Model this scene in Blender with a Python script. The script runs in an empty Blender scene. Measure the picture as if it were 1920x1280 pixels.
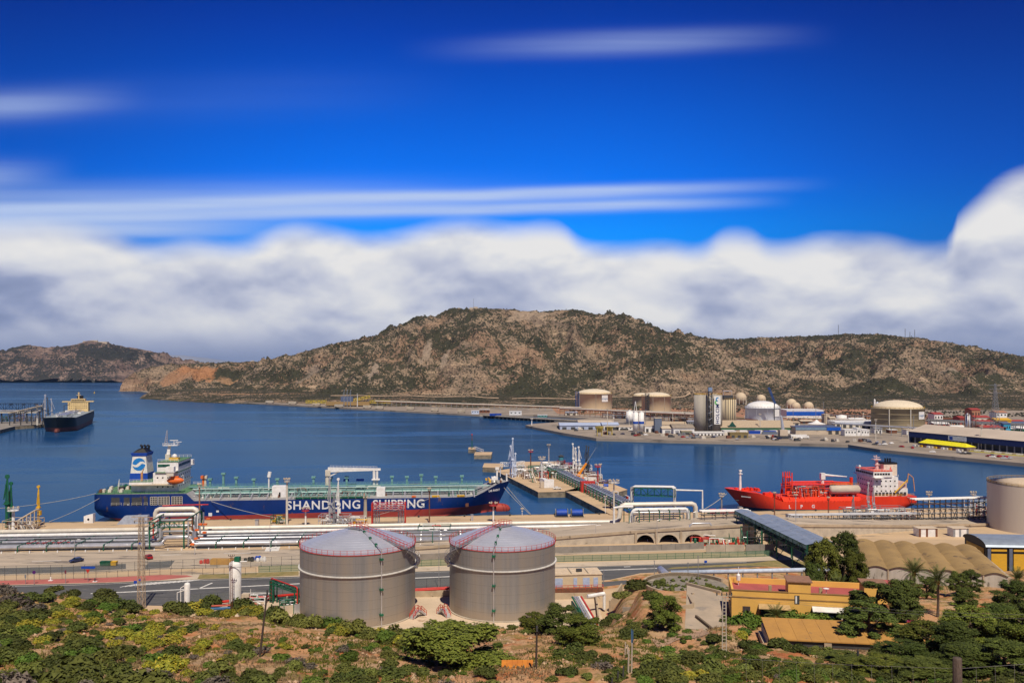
import bpy,bmesh,math,random
import numpy as np
from mathutils import Vector,Matrix
random.seed(7);np.random.seed(7)
SC=bpy.context.scene;COL=SC.collection
R=math.radians;PI=math.pi
H=66.0;F=1600.0;HY=690.0
# camera
cam=bpy.data.cameras.new('camera');cam.lens=F/1920*36;cam.sensor_width=36
cam.shift_y=(HY-640)/1920;cam.clip_start=0.5;cam.clip_end=90000
co=bpy.data.objects.new('camera',cam);COL.objects.link(co)
co.location=(0,0,H);co.rotation_euler=(R(90),0,0);SC.camera=co
# sky, sun, exposure
SUN_EL,SUN_AZ=R(56),R(12)
to_sun=Vector((math.sin(SUN_AZ)*math.cos(SUN_EL),-math.cos(SUN_AZ)*math.cos(SUN_EL),math.sin(SUN_EL)))
sl=bpy.data.lights.new('sun','SUN');sl.energy=5.0;sl.angle=R(0.5);sl.color=(1.0,0.90,0.75)
so=bpy.data.objects.new('sun',sl);COL.objects.link(so)
so.rotation_euler=(-to_sun).to_track_quat('-Z','Y').to_euler();so.location=(0,-50,300)
SC.view_settings.view_transform='Standard';SC.view_settings.look='None'
SC.view_settings.exposure=0.0;SC.view_settings.gamma=1.0;SC.view_settings.use_curve_mapping=False
W=bpy.data.worlds.new('World');SC.world=W;W.use_nodes=True
NT=W.node_tree;NT.nodes.clear()
class NG:
 def __init__(s,nt):s.t=nt
 def n(s,typ,**k):
  d=s.t.nodes.new(typ)
  for a,b in k.items():setattr(d,a,b)
  return d
 def put(s,sock,v):
  if isinstance(v,bpy.types.NodeSocket):s.t.links.new(v,sock)
  elif v is not None:
   try:sock.default_value=v
   except Exception:sock.default_value=(*v,1)if len(v)==3 else v
 def m(s,op,a,b=None,c=None,clamp=False):
  d=s.n('ShaderNodeMath',operation=op,use_clamp=clamp)
  s.put(d.inputs[0],a);s.put(d.inputs[1],b)
  if c is not None:s.put(d.inputs[2],c)
  return d.outputs[0]
 def mr(s,v,a,b,c=0.0,d=1.0,t='SMOOTHSTEP'):
  n=s.n('ShaderNodeMapRange',interpolation_type=t)
  for i,x in enumerate((v,a,b,c,d)):s.put(n.inputs[i],x)
  return n.outputs[0]
 def mix(s,f,a,b,bt='MIX'):
  n=s.n('ShaderNodeMix',data_type='RGBA',blend_type=bt)
  s.put(n.inputs[0],f)
  for i,v in((6,a),(7,b)):s.put(n.inputs[i],(*v,1)if isinstance(v,tuple)and len(v)==3 else v)
  return n.outputs[2]
 def noise(s,vec,scale,detail=3,rough=.5,dist=0.0):
  n=s.n('ShaderNodeTexNoise');s.put(n.inputs['Vector'],vec)
  n.inputs['Scale'].default_value=scale;n.inputs['Detail'].default_value=detail
  n.inputs['Roughness'].default_value=rough;n.inputs['Distortion'].default_value=dist
  return n.outputs['Fac']
 def vor(s,vec,scale,feat='F1'):
  n=s.n('ShaderNodeTexVoronoi',feature=feat);s.put(n.inputs['Vector'],vec);n.inputs['Scale'].default_value=scale
  return n.outputs['Distance'],n.outputs['Color']
 def xyz(s,x,y,z):
  n=s.n('ShaderNodeCombineXYZ');s.put(n.inputs[0],x);s.put(n.inputs[1],y);s.put(n.inputs[2],z);return n.outputs[0]
 def sep(s,v):
  n=s.n('ShaderNodeSeparateXYZ');s.put(n.inputs[0],v);return n.outputs
 def ramp(s,f,stops,interp='LINEAR'):
  n=s.n('ShaderNodeValToRGB');n.color_ramp.interpolation=interp;e=n.color_ramp.elements
  while len(e)>1:e.remove(e[-1])
  e[0].position=stops[0][0];e[0].color=(*stops[0][1],1)
  for p,c in stops[1:]:
   x=e.new(p);x.color=(*c,1)
  s.put(n.inputs[0],f);return n.outputs[0]
 def curve(s,f,pts):
  n=s.n('ShaderNodeFloatCurve');c=n.mapping.curves[0]
  n.mapping.extend='HORIZONTAL'
  c.points[0].location=pts[0];c.points[1].location=pts[-1]
  for p in pts[1:-1]:c.points.new(*p)
  n.mapping.update();s.put(n.inputs['Value'],f);return n.outputs[0]
 def smap(s,v,sc,rot=(0,0,0),loc=(0,0,0)):
  n=s.n('ShaderNodeMapping');s.put(n.inputs[0],v);n.inputs['Scale'].default_value=sc
  n.inputs['Rotation'].default_value=rot;n.inputs['Location'].default_value=loc;return n.outputs[0]
def az_of(px):return math.atan2(px-960,F)
def el_of(px,py):return math.atan2(HY-py,math.hypot(F,px-960))
def build_sky():
 g=NG(NT)
 tc=g.n('ShaderNodeTexCoord').outputs['Generated']
 nrm=g.n('ShaderNodeVectorMath',operation='NORMALIZE');g.put(nrm.inputs[0],tc)
 X,Y,Z=g.sep(nrm.outputs[0])
 az=g.m('ARCTAN2',X,Y);el=g.m('ARCSINE',Z)
 sky=g.n('ShaderNodeTexSky',sky_type='NISHITA',sun_disc=False)
 sky.sun_elevation=SUN_EL;sky.sun_rotation=PI-SUN_AZ
 sky.air_density=1.0;sky.dust_density=0.2;sky.ozone_density=3.0
 tint=g.ramp(g.m('DIVIDE',el,1.571),[(0.0,(.10,.5,1.1)),(.10,(.006,.58,1.5)),(.135,(.003,.46,1.5)),(.18,(.003,.36,1.3)),(.235,(.003,.20,.98)),(.29,(.003,.095,.58)),(1,(.02,.1,.45))])
 base=g.mix(1.0,sky.outputs[0],tint,'MULTIPLY')
 pol=g.mr(g.m('ABSOLUTE',g.m('ADD',az,.04)),.10,.62,1.08,.50);base=g.mix(1.0,base,g.xyz(pol,pol,g.m('ADD',g.m('MULTIPLY',pol,.8),.2)),'MULTIPLY')
 P=g.xyz(az,el,0.0)
 wob=g.noise(g.smap(P,(5,11,1)),1.0,3,.5)
 wob2=g.m('SUBTRACT',wob,.5)
 fine=g.m('SUBTRACT',g.noise(g.smap(P,(9,26,1),(0,0,.1),(3,1,0)),1.0,4,.5,.5),.5)
 edge=[(-80,400),(0,412),(100,412),(200,428),(280,455),(360,448),(440,452),(560,418),(620,424),(700,436),(790,420),(860,410),(960,418),(1040,414),(1100,452),(1180,456),(1240,450),(1310,456),(1360,432),(1400,432),(1450,452),(1540,442),(1650,440),(1740,458),(1775,455),(1790,410),(1830,370),(1880,335),(1930,315),(2050,300)]
 pts=[((az_of(px)+.7)/1.4,el_of(px,py)*2)for px,py in edge]
 pts=[(0.0,.3)]+pts+[(1.0,.42)]
 inside=g.mr(g.m('ABSOLUTE',az),.62,.8,1,0)
 e_in=g.m('DIVIDE',g.curve(g.m('DIVIDE',g.m('ADD',az,.7),1.4),pts),2)
 e_out=g.m('ADD',.15,g.m('MULTIPLY',g.m('SUBTRACT',g.noise(nrm.outputs[0],4.0,2),.5),.25))
 top=g.m('ADD',g.m('MULTIPLY',e_in,inside),g.m('MULTIPLY',e_out,g.m('SUBTRACT',1,inside)))
 top=g.m('ADD',top,g.m('MULTIPLY',fine,.012))
 d=g.m('SUBTRACT',top,el)
 bank=g.m('POWER',g.mr(d,-.005,.026,0,1),0.75)
 b1=g.noise(g.smap(P,(7,13,1),(0,0,.1),(1.3,.4,0)),1.0,5,.46,.15)
 b2=g.noise(g.smap(P,(7,13,1),(0,0,.1),(1.3,.4-.14,0)),1.0,5,.46,.15)
 relief=g.m('MULTIPLY',g.m('SUBTRACT',b1,b2),1.3)
 lum=g.m('ADD',g.mr(b1,.32,.62,.46,.88),relief)
 lum=g.m('ADD',lum,g.mr(d,.0,.07,.30,0))
 lum=g.m('SUBTRACT',lum,g.mr(az,-.30,-.56,0,.22))
 lum=g.m('SUBTRACT',lum,g.mr(az,.36,.52,0,.03))
 lowmix=g.mr(el,.055,.015,0,.85)
 lum=g.m('ADD',g.m('MULTIPLY',lum,g.m('SUBTRACT',1,lowmix)),g.m('MULTIPLY',.30,lowmix),clamp=True)
 ccol=g.ramp(lum,[(0,(.19,.24,.40)),(.3,(.31,.36,.54)),(.6,(.55,.58,.70)),(.85,(.73,.74,.78)),(1,(.84,.83,.82))])
 K=1/0.10
 ccol=g.mix(1.0,ccol,(K,K,K),'MULTIPLY')
 out=base
 yy=g.m('MAXIMUM',Y,.05);U_,V_=g.m('DIVIDE',X,yy),g.m('DIVIDE',Z,yy);front=g.mr(Y,.1,.3)
 fib=g.noise(g.smap(g.xyz(U_,V_,0.0),(2.2,60,1),(0,0,-.02)),1.0,4,.55,.3);wob=g.noise(g.smap(g.xyz(U_,V_,0.0),(3.5,2,1)),1.0,2,.5);wob2=g.m('SUBTRACT',wob,.5)
 def streak(out,p0,p1,wpx,amp,t0,t1,f0=.06,f1=.25):
  a0,a1=(p0[0]-960)/F,(p1[0]-960)/F;e0,e1=(HY-p0[1])/F,(HY-p1[1])/F;b=(e1-e0)/(a1-a0)
  line=g.m('ADD',g.m('MULTIPLY',g.m('SUBTRACT',U_,a0),b),e0)
  dd=g.m('SUBTRACT',g.m('SUBTRACT',V_,line),g.m('MULTIPLY',wob2,.008))
  gs=g.m('EXPONENT',g.m('MULTIPLY',g.m('POWER',g.m('ABSOLUTE',g.m('DIVIDE',dd,wpx/F)),2.4),-1))
  A0,A1=(t0-960)/F,(t1-960)/F
  f=g.m('MULTIPLY',g.mr(U_,A0-f0,A0+f0),g.mr(U_,A1+.02,A1-f1))
  f=g.m('MULTIPLY',g.m('MULTIPLY',f,g.m('MULTIPLY',gs,front)),g.m('MULTIPLY',amp,g.m('ADD',.45,g.m('MULTIPLY',fib,.95))),clamp=True)
  return g.mix(f,out,(.50*K,.62*K,.88*K))
 out=streak(out,(0,396),(1500,347),12,.92,-300,1560,.1,.30)
 out=streak(out,(0,414),(1440,377),11,.82,-300,1480,.1,.22)
 out=streak(out,(0,388),(1100,368),34,.50,-400,1150,.1,.55)
 out=streak(out,(0,428),(600,430),16,.8,-400,640,.1,.28)
 out=streak(out,(900,90),(1540,68),21,.50,1040,1560,.2,.30)
 out=streak(out,(0,198),(250,186),26,.42,-300,270,.1,.16)
 out=streak(out,(0,200),(900,165),40,.04,-300,900,.1,.3)
 out=streak(out,(0,330),(110,325),26,.4,-300,130,.1,.12)
 out=g.mix(bank,out,ccol)
 bg=g.n('ShaderNodeBackground');g.put(bg.inputs[0],out);bg.inputs[1].default_value=0.10
 ow=g.n('ShaderNodeOutputWorld');g.t.links.new(bg.outputs[0],ow.inputs[0])
build_sky()
# helpers
def g3(px,py,z=3.0):
 y=(H-z)*F/(py-HY);return Vector(((px-960)/F*y,y,z))
def at(px,y,z):return Vector(((px-960)/F*y,y,z))
def zat(py,y):return H-(py-HY)/F*y
def tag(o,label=None,cat=None,group=None,kind=None):
 if label:o['label']=label
 if cat:o['category']=cat
 if group:o['group']=group
 if kind:o['kind']=kind
 return o
def T(name,label,cat,loc=(0,0,0),rz=0.0,group=None):
 o=bpy.data.objects.new(name,None);COL.objects.link(o);o.empty_display_size=.5
 o.location=loc;o.rotation_euler=(0,0,rz);return tag(o,label,cat,group)
class MB:
 def __init__(s):s.v=[];s.f=[];s.M=None
 def add(s,vs,fs):
  b=len(s.v)
  s.v+=[tuple(s.M@Vector(v))for v in vs]if s.M else[tuple(v)for v in vs]
  s.f+=[tuple(b+i for i in f)for f in fs];return s
 def box(s,c,d,rz=0.0,ry=0.0,rx=0.0):
  x,y,z=d[0]/2,d[1]/2,d[2]/2
  vs=[Vector((a,b,e))for a in(-x,x)for b in(-y,y)for e in(-z,z)]
  if rz or ry or rx:
   m=Matrix.Rotation(rz,3,'Z')@Matrix.Rotation(ry,3,'Y')@Matrix.Rotation(rx,3,'X');vs=[m@v for v in vs]
  return s.add([v+Vector(c)for v in vs],[(0,1,3,2),(4,6,7,5),(0,4,5,1),(2,3,7,6),(0,2,6,4),(1,5,7,3)])
 def b2(s,x0,x1,y0,y1,z0,z1):return s.box(((x0+x1)/2,(y0+y1)/2,(z0+z1)/2),(abs(x1-x0),abs(y1-y0),abs(z1-z0)))
 def tube(s,pts,r,n=8,cap=True):
  pts=[Vector(p)for p in pts];rs=r if isinstance(r,(list,tuple))else[r]*len(pts)
  N=len(pts);vs=[];up=None
  for i,p in enumerate(pts):
   a=(pts[i]-pts[i-1]).normalized()if i else(pts[1]-pts[0]).normalized()
   b=(pts[i+1]-pts[i]).normalized()if i<N-1 else a
   t=(a+b).normalized()if(a+b).length>1e-6 else a
   k=1/max(.35,t.dot(a))
   u=up if up is not None else(Vector((0,0,1))if abs(t.z)<.95 else Vector((0,1,0)))
   s1=t.cross(u)
   if s1.length<1e-4:s1=t.cross(Vector((1,0,0)))
   s1.normalize();s2=t.cross(s1).normalized();up=-s2
   for j in range(n):
    an=2*PI*(j+.5)/n;vs.append(p+(s1*math.cos(an)+s2*math.sin(an))*rs[i])
  fs=[(i*n+j,i*n+(j+1)%n,(i+1)*n+(j+1)%n,(i+1)*n+j)for i in range(N-1)for j in range(n)]
  if cap:fs+=[tuple(range(n))[::-1],tuple((N-1)*n+j for j in range(n))]
  return s.add(vs,fs)
 def beam(s,a,b,w,n=4):return s.tube([a,b],w*.7,n)
 def lathe(s,prof,n=16,c=(0,0,0),cap=True):
  vs=[]
  for r,z in prof:
   for j in range(n):
    a=2*PI*j/n;vs.append((c[0]+r*math.cos(a),c[1]+r*math.sin(a),c[2]+z))
  N=len(prof)
  fs=[(i*n+j,i*n+(j+1)%n,(i+1)*n+(j+1)%n,(i+1)*n+j)for i in range(N-1)for j in range(n)]
  if cap:fs+=[tuple(range(n))[::-1],tuple((N-1)*n+j for j in range(n))]
  return s.add(vs,fs)
 def prism(s,poly,z0,z1):
  n=len(poly);vs=[(p[0],p[1],z0)for p in poly]+[(p[0],p[1],z1)for p in poly]
  return s.add(vs,[tuple(range(n))[::-1],tuple(range(n,2*n))]+[(i,(i+1)%n,n+(i+1)%n,n+i)for i in range(n)])
 def quad(s,*p):return s.add(p,[tuple(range(len(p)))])
 def slab(s,near,far,th=None):
  n=len(near);return s.add(list(near)+list(far),[(i,i+1,n+i+1,n+i)for i in range(n-1)])
 def rail(s,pts,h=1.1,r=.05,step=None,mids=2):
  for k in range(1,mids+1):
   for a,b in zip(pts,pts[1:]):s.beam(Vector(a)+Vector((0,0,h*k/mids)),Vector(b)+Vector((0,0,h*k/mids)),r*1.4)
  for a,b in zip(pts,pts[1:]):
   a,b=Vector(a),Vector(b);L=(b-a).length;m=max(1,int(L/(step or 2)))
   for i in range(m+1):
    p=a.lerp(b,i/m);s.beam(p,p+Vector((0,0,h)),r*1.4)
  return s
 def truss(s,a,b,h,w,m=6,r=.1):
  a,b=Vector(a),Vector(b);d=(b-a);L=d.length;d.normalize()
  sd=d.cross(Vector((0,0,1)))
  if sd.length<.1:sd=Vector((1,0,0))
  sd.normalize();up=sd.cross(d)
  C=[sd*w/2,-sd*w/2,sd*w/2+up*h,-sd*w/2+up*h]
  for c in C:s.beam(a+c,b+c,r)
  for i in range(m+1):
   p=a+d*L*i/m;q=a+d*L*min(m,i+1)/m
   for u,v in((0,1),(2,3),(0,2),(1,3)):s.beam(p+C[u],p+C[v],r*.8)
   if i<m:
    for u,v in((0,2),(1,3),(0,1),(2,3)):
     if i%2:u,v=v,u
     s.beam(p+C[u],q+C[v],r*.7)
  return s
 def mesh(s,name,m,smooth=False):
  me=bpy.data.meshes.new(name);me.from_pydata(s.v,[],s.f)
  me.materials.append(m)
  if smooth:me.polygons.foreach_set('use_smooth',[True]*len(me.polygons))
  me.update();return me
 def build(s,name,m,parent=None,smooth=False,loc=None,rz=None,**k):
  o=bpy.data.objects.new(name,s.mesh(name,m,smooth));COL.objects.link(o)
  if parent:o.parent=parent
  if loc is not None:o.location=loc
  if rz is not None:o.rotation_euler=(0,0,rz)
  if k:tag(o,**k)
  return o
def copy_tree(o,parent=None):
 c=o.copy();COL.objects.link(c);c.parent=parent
 for ch in[x for x in o.children]:copy_tree(ch,c)
 return c
def inst(me,name,parent=None,loc=(0,0,0),rz=0.0,sc=None,**k):
 o=bpy.data.objects.new(name,me);COL.objects.link(o)
 if parent:o.parent=parent
 o.location=loc;o.rotation_euler=(0,0,rz)if not isinstance(rz,tuple)else rz
 if sc is not None:o.scale=(sc,sc,sc)if not isinstance(sc,tuple)else sc
 if k:tag(o,**k)
 return o
def text(body,size,m,parent,mat4,name='lettering',ext=.02,spacing=1.0,bold=0.0):
 cu=bpy.data.curves.new('t','FONT');cu.body=body;cu.size=size;cu.extrude=ext;cu.align_x='CENTER';cu.align_y='CENTER'
 cu.space_character=spacing;cu.offset=bold;cu.resolution_u=3
 o=bpy.data.objects.new('t',cu);COL.objects.link(o);dg=bpy.context.evaluated_depsgraph_get()
 me=bpy.data.meshes.new_from_object(o.evaluated_get(dg));bpy.data.objects.remove(o)
 me.materials.clear();me.materials.append(m);me.name=name
 q=bpy.data.objects.new(name,me);COL.objects.link(q);q.parent=parent;q.matrix_local=mat4;return q
MATS={}
def mat(name,c,rough=.6,metal=0.0,c2=None,sc=1.0,amt=.5,bump=0.0,spec=.3,stretch=(1,1,1),detail=5,third=None,coord='Object'):
 if name in MATS:return MATS[name]
 m=bpy.data.materials.new(name);m.use_nodes=True;t=m.node_tree;g=NG(t)
 b=t.nodes['Principled BSDF'];b.inputs['Roughness'].default_value=rough;b.inputs['Metallic'].default_value=metal
 b.inputs['Specular IOR Level'].default_value=spec
 if c2 is None:c2=tuple(x*.72 for x in c)
 P=g.n('ShaderNodeTexCoord').outputs[coord]if coord!='World' else g.n('ShaderNodeNewGeometry').outputs['Position']
 P=g.smap(P,stretch);nz=g.noise(P,sc,detail,.6)
 col=g.mix(g.mr(nz,.5-amt*.5,.5+amt*.5),c,c2)
 if third:
  col=g.mix(g.mr(g.noise(P,third[1],4,.65),third[2],third[2]+.08),col,third[0])
 g.put(b.inputs['Base Color'],col)
 if bump:
  bp=g.n('ShaderNodeBump');bp.inputs['Strength'].default_value=bump;bp.inputs['Distance'].default_value=.1
  g.put(bp.inputs['Height'],g.noise(P,sc*4,4,.7));g.put(b.inputs['Normal'],bp.outputs[0])
 MATS[name]=m;return m
concrete=mat('concrete',(.44,.38,.30),.85,c2=(.30,.26,.20),sc=.25,bump=.3,coord='World')
white=mat('white_paint',(.80,.79,.77),.45,c2=(.62,.60,.56),sc=.6)
silver=mat('galvanised_cladding',(.62,.62,.63),.38,.55,c2=(.48,.48,.50),sc=.5,spec=.5)
steel=mat('grey_steel',(.30,.31,.33),.5,.3)
dsteel=mat('dark_steel',(.06,.062,.065),.6)
green=mat('green_paint',(.010,.13,.065),.5,c2=(.015,.08,.045),sc=.8)
teal=mat('turquoise_deck_paint',(.17,.35,.32),.55,c2=(.11,.24,.22),sc=.5)
red=mat('red_paint',(.55,.035,.025),.5,c2=(.36,.03,.02),sc=.8)
rust=mat('rusty_steel',(.20,.075,.035),.8,c2=(.10,.045,.03),sc=1.5)
yellow=mat('yellow_paint',(.72,.42,.03),.5)
orange=mat('orange_paint',(.78,.16,.03),.45)
blue=mat('blue_paint',(.012,.07,.42),.5)
glassm=mat('dark_glass',(.015,.03,.035),.12,spec=.6)
black=mat('black_paint',(.012,.012,.014),.5)
ropem=mat('mooring_rope',(.42,.40,.36),.9)
# numpy noise
def _hash(ix,iy,s):
 h=(ix*374761393+iy*668265263+s*974634777)&0xffffffff
 h=((h^(h>>13))*1274126177)&0xffffffff
 return((h^(h>>16))&0xffff)/65535.0
def vnoise(x,y,s=0):
 ix=np.floor(x).astype(np.int64);iy=np.floor(y).astype(np.int64);fx=x-ix;fy=y-iy
 fx=fx*fx*fx*(fx*(fx*6-15)+10);fy=fy*fy*fy*(fy*(fy*6-15)+10)
 a=_hash(ix,iy,s);b=_hash(ix+1,iy,s);c=_hash(ix,iy+1,s);d=_hash(ix+1,iy+1,s)
 return(a*(1-fx)+b*fx)*(1-fy)+(c*(1-fx)+d*fx)*fy
def fbm(x,y,o=5,s=0,ridged=False,gain=.5):
 t=0;a=1;n=0
 for i in range(o):
  v=vnoise(x,y,s+i*17)
  if ridged:v=1-abs(2*v-1)
  t=t+a*v;n+=a;a*=gain;x,y=x*1.97+y*.31+5.1,y*1.97-x*.31+1.7
 return t/n
def grid_mesh(name,X,Y,Z,m,smooth=True,mask=None):
 r,c=X.shape;v=np.stack([X.ravel(),Y.ravel(),Z.ravel()],1)
 i=np.arange(r*c).reshape(r,c);q=np.stack([i[:-1,:-1],i[:-1,1:],i[1:,1:],i[1:,:-1]],-1).reshape(-1,4)
 if mask is not None:q=q[mask[:-1,:-1].ravel()]
 me=bpy.data.meshes.new(name);me.vertices.add(len(v));me.vertices.foreach_set('co',v.ravel())
 me.loops.add(q.size);me.polygons.add(len(q));me.loops.foreach_set('vertex_index',q.ravel())
 me.polygons.foreach_set('loop_start',np.arange(0,q.size,4));me.polygons.foreach_set('loop_total',np.full(len(q),4))
 me.update();me.validate();me.materials.append(m)
 if smooth:me.polygons.foreach_set('use_smooth',[True]*len(me.polygons))
 o=bpy.data.objects.new(name,me);COL.objects.link(o);return o
def polydist(X,Y,P):
 D=np.full(X.shape,1e9);Zc=np.zeros(X.shape)
 for a,b in zip(P,P[1:]):
  dx,dy=b[0]-a[0],b[1]-a[1];t=np.clip(((X-a[0])*dx+(Y-a[1])*dy)/(dx*dx+dy*dy+1e-9),0,1)
  d=np.hypot(X-a[0]-t*dx,Y-a[1]-t*dy);z=a[2]+t*(b[2]-a[2]);k=(z-.33*d)>(Zc-.33*D)
  D=np.where(k,d,D);Zc=np.where(k,z,Zc)
 return D,Zc
def crest(L):return[((px-960)/F*y,y,H-(py-HY)/F*y)for px,py,y in L]
# hill material
def hill_mat(name,rock,rock2,bush,bush2,scree=None,dens=.5,sc=1.0,spots=(),red=0.0):
 m=bpy.data.materials.new(name);m.use_nodes=True;t=m.node_tree;g=NG(t)
 b=t.nodes['Principled BSDF'];b.inputs['Roughness'].default_value=.95;b.inputs['Specular IOR Level'].default_value=.05
 P=g.n('ShaderNodeNewGeometry').outputs['Position']
 big=g.noise(g.smap(P,(1,1,1.6)),.0045*sc,5,.6,.4)
 mid=g.noise(g.smap(P,(1,.6,1.5)),.022*sc,4,.6)
 fin=g.noise(P,.20*sc,3,.75);fin2=g.noise(P,.075*sc,3,.7)
 strat=g.noise(g.smap(P,(.25,.25,3.2),(0,.15,0)),.035*sc,4,.7,.3)
 rc=g.mix(g.mr(mid,.35,.65),rock,rock2)
 rc=g.mix(g.mr(strat,.52,.66),rc,tuple(min(1,x*1.38)for x in rock))
 rc=g.mix(g.m('MULTIPLY',g.mr(fin,.45,.7),.75),rc,tuple(x*.45 for x in rock2))
 if red:
  rc=g.mix(g.m('MULTIPLY',g.mr(g.noise(P,.006,3),.5,.62),red),rc,(.36,.15,.075))
 cov=g.m('ADD',g.m('ADD',g.m('MULTIPLY',big,.95),g.m('MULTIPLY',fin2,.70)),g.m('MULTIPLY',fin,.85))
 cov=g.m('ADD',cov,g.m('MULTIPLY',mid,.45))
 thr=1.66-dens*.6
 bm=g.mr(cov,thr,thr+.10)
 bc=g.mix(g.mr(fin2,.3,.7),bush,bush2)
 col=g.mix(bm,rc,bc)
 for(x,y,rx,ry,c)in spots:
  q=g.sep(g.smap(P,(1,1,1),(0,0,0),(-x,-y,0)))
  rr=g.m('ADD',g.m('POWER',g.m('ABSOLUTE',g.m('DIVIDE',q[0],rx)),2),g.m('POWER',g.m('ABSOLUTE',g.m('DIVIDE',q[1],ry)),2))
  k=g.mr(g.m('ADD',rr,g.m('MULTIPLY',g.m('SUBTRACT',g.m('ADD',mid,fin2),1.0),2.2)),.5,1.15,.85,0)
  col=g.mix(k,col,g.mix(g.mr(fin,.3,.7),c,tuple(v*.75 for v in c)))
 g.put(b.inputs['Base Color'],col)
 bp=g.n('ShaderNodeBump');bp.inputs['Strength'].default_value=1.0;bp.inputs['Distance'].default_value=7.0
 g.put(bp.inputs['Height'],g.m('ADD',g.m('ADD',fin,g.m('MULTIPLY',fin2,1.4)),g.m('MULTIPLY',strat,.8)));g.put(b.inputs['Normal'],bp.outputs[0])
 return m
def at_spot(px,py,y,rx,ry,c):return((px-960)/F*y,y,rx,ry,c)
# mountain behind the port
RA=crest([(200,742,2500),(270,728,2450),(300,708,2480),(345,682,2500),(420,680,2600),(500,678,2650),(560,662,2650),(640,642,2600),(700,631,2560),(780,608,2500),(850,588,2450),(900,578,2400),(960,581,2400),(1010,584,2400),(1075,580,2350),(1110,588,2300),(1135,605,2200),(1165,637,2080),(1200,668,1960),(1255,712,1780),(1310,745,1620)])
RA2=[crest([(900,578,2400),(860,625,2200),(800,680,1980),(740,735,1760)]),crest([(1040,584,2380),(960,640,2120),(920,700,1880),(880,742,1680)]),crest([(1110,588,2300),(1090,650,2040),(1060,700,1840),(1040,735,1660)]),crest([(700,631,2560),(640,680,2250),(590,725,1950)]),crest([(500,678,2650),(470,705,2350),(430,733,2050)])]
RB=crest([(1060,612,3000),(1140,606,3000),(1200,609,3000),(1250,622,2950),(1290,634,2900),(1350,637,2850),(1420,633,2800),(1500,631,2700),(1570,627,2600),(1640,627,2500),(1720,633,2450),(1800,646,2350),(1880,662,2280),(1960,675,2200),(2150,668,2150),(2500,690,2000)])
RB2=[crest([(1570,627,2600),(1530,660,2250),(1480,700,1950),(1440,735,1680)]),crest([(1720,633,2450),(1680,670,2100),(1640,715,1750)]),crest([(1250,622,2950),(1300,670,2450),(1350,715,2000)]),crest([(1420,633,2800),(1400,670,2400),(1390,710,2020)]),crest([(1880,662,2280),(1850,700,1900),(1800,740,1600)]),crest([(2150,668,2150),(2000,720,1750)])]
def land_front(X):
 xs=[-1050,-985,-900,-800,-600,-400,-200,0,200,400,600,900,1500]
 ys=[2440,2330,2080,1830,1640,1520,1400,1330,1330,1320,1290,1230,1150]
 return np.interp(X,xs,ys)
def hill_height(X,Y):
 wx=(fbm(X/260,Y/260,4,3)-.5)*110;wy=(fbm(X/260+9,Y/260,4,8)-.5)*110
 Dm,Zm=polydist(X,Y,RA);D2,Z2=polydist(X,Y,RB)
 dm=np.minimum(Dm,D2)
 k=np.clip(dm/120,0,1);Xw,Yw=X+wx*k,Y+wy*k
 h=None;gul=fbm(Xw/95,Yw/150,5,21,True)
 for P,sl in[(RA,.30),(RB,.27)]+[(p,.36)for p in RA2]+[(p,.33)for p in RB2]:
  D,Z=polydist(Xw,Yw,P);hh=Z-sl*D-.00008*D*D*(1 if sl<.31 else 0)
  if sl>.32:hh=hh-6
  h=hh if h is None else np.maximum(h,hh)+np.clip(6-abs(h-hh),0,6)**2/24
 relief=np.clip((Zm*0+h)/60,0,1)*k
 h=h+(gul-.66)*88*relief+(fbm(Xw/38,Yw/60,4,51,True)-.6)*22*relief+(fbm(X/28,Y/28,4,5)-.5)*14*np.clip(.25+k,0,1)*np.clip(h/30,.1,1)
 h=h+(fbm(X/11,Y/11,3,77,True)-.5)*7*np.clip(h/20,.1,1)
 d=Y-land_front(X);flat=np.clip(d*.12,-8,4)+np.clip(d-40,0,500)*.02
 return np.where(d>0,np.maximum(h,flat+(fbm(X/40,Y/40,3,9)-.5)*3),np.minimum(np.maximum(h,flat),flat+2))
tan=(.42,.33,.25)
SPOTS=[at_spot(995,0,2290,62,120,(.46,.35,.25)),at_spot(800,0,2080,10,120,tan),at_spot(835,0,2000,9,95,tan),at_spot(575,0,2100,28,70,(.33,.26,.2)),at_spot(370,0,2440,62,60,(.52,.25,.12)),at_spot(330,0,2380,40,60,(.45,.25,.14)),at_spot(430,0,2430,40,30,(.46,.28,.16)),at_spot(450,0,1900,120,26,(.44,.27,.16)),at_spot(1040,0,2330,40,40,(.42,.30,.2)),at_spot(700,0,1900,10,60,tan),at_spot(1770,0,2050,30,55,tan),at_spot(1235,0,2700,14,80,tan)]
mmat=hill_mat('dry_scrub_hillside',(.36,.265,.18),(.22,.165,.12),(.045,.047,.030),(.070,.068,.042),dens=.44,red=.22,spots=SPOTS)
gx=np.arange(-1120,1500,5.0);gy=np.arange(1140,3100,6.0)
X,Y=np.meshgrid(gx,gy);Z=hill_height(X,Y)
hill=grid_mesh('mountain',X,Y,Z,mmat,mask=Z>-6.5);tag(hill,kind='structure')
Cc=crest([(-700,700,4700),(-300,690,4600),(-60,672,4500),(0,664,4500),(45,646,4450),(105,652,4450),(140,646,4350),(172,639,4350),(200,644,4350),(240,650,4500),(285,658,4600),(318,676,4650),(345,700,4700),(370,716,4750)])
C2=[crest([(172,639,4350),(160,670,4150),(150,700,4000)]),crest([(240,650,4500),(262,680,4250),(265,712,4000)]),crest([(45,646,4450),(60,690,4100)])]
gx=np.arange(-5200,-1500,12.0);gy=np.arange(3780,5600,14.0);X,Y=np.meshgrid(gx,gy)
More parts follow.
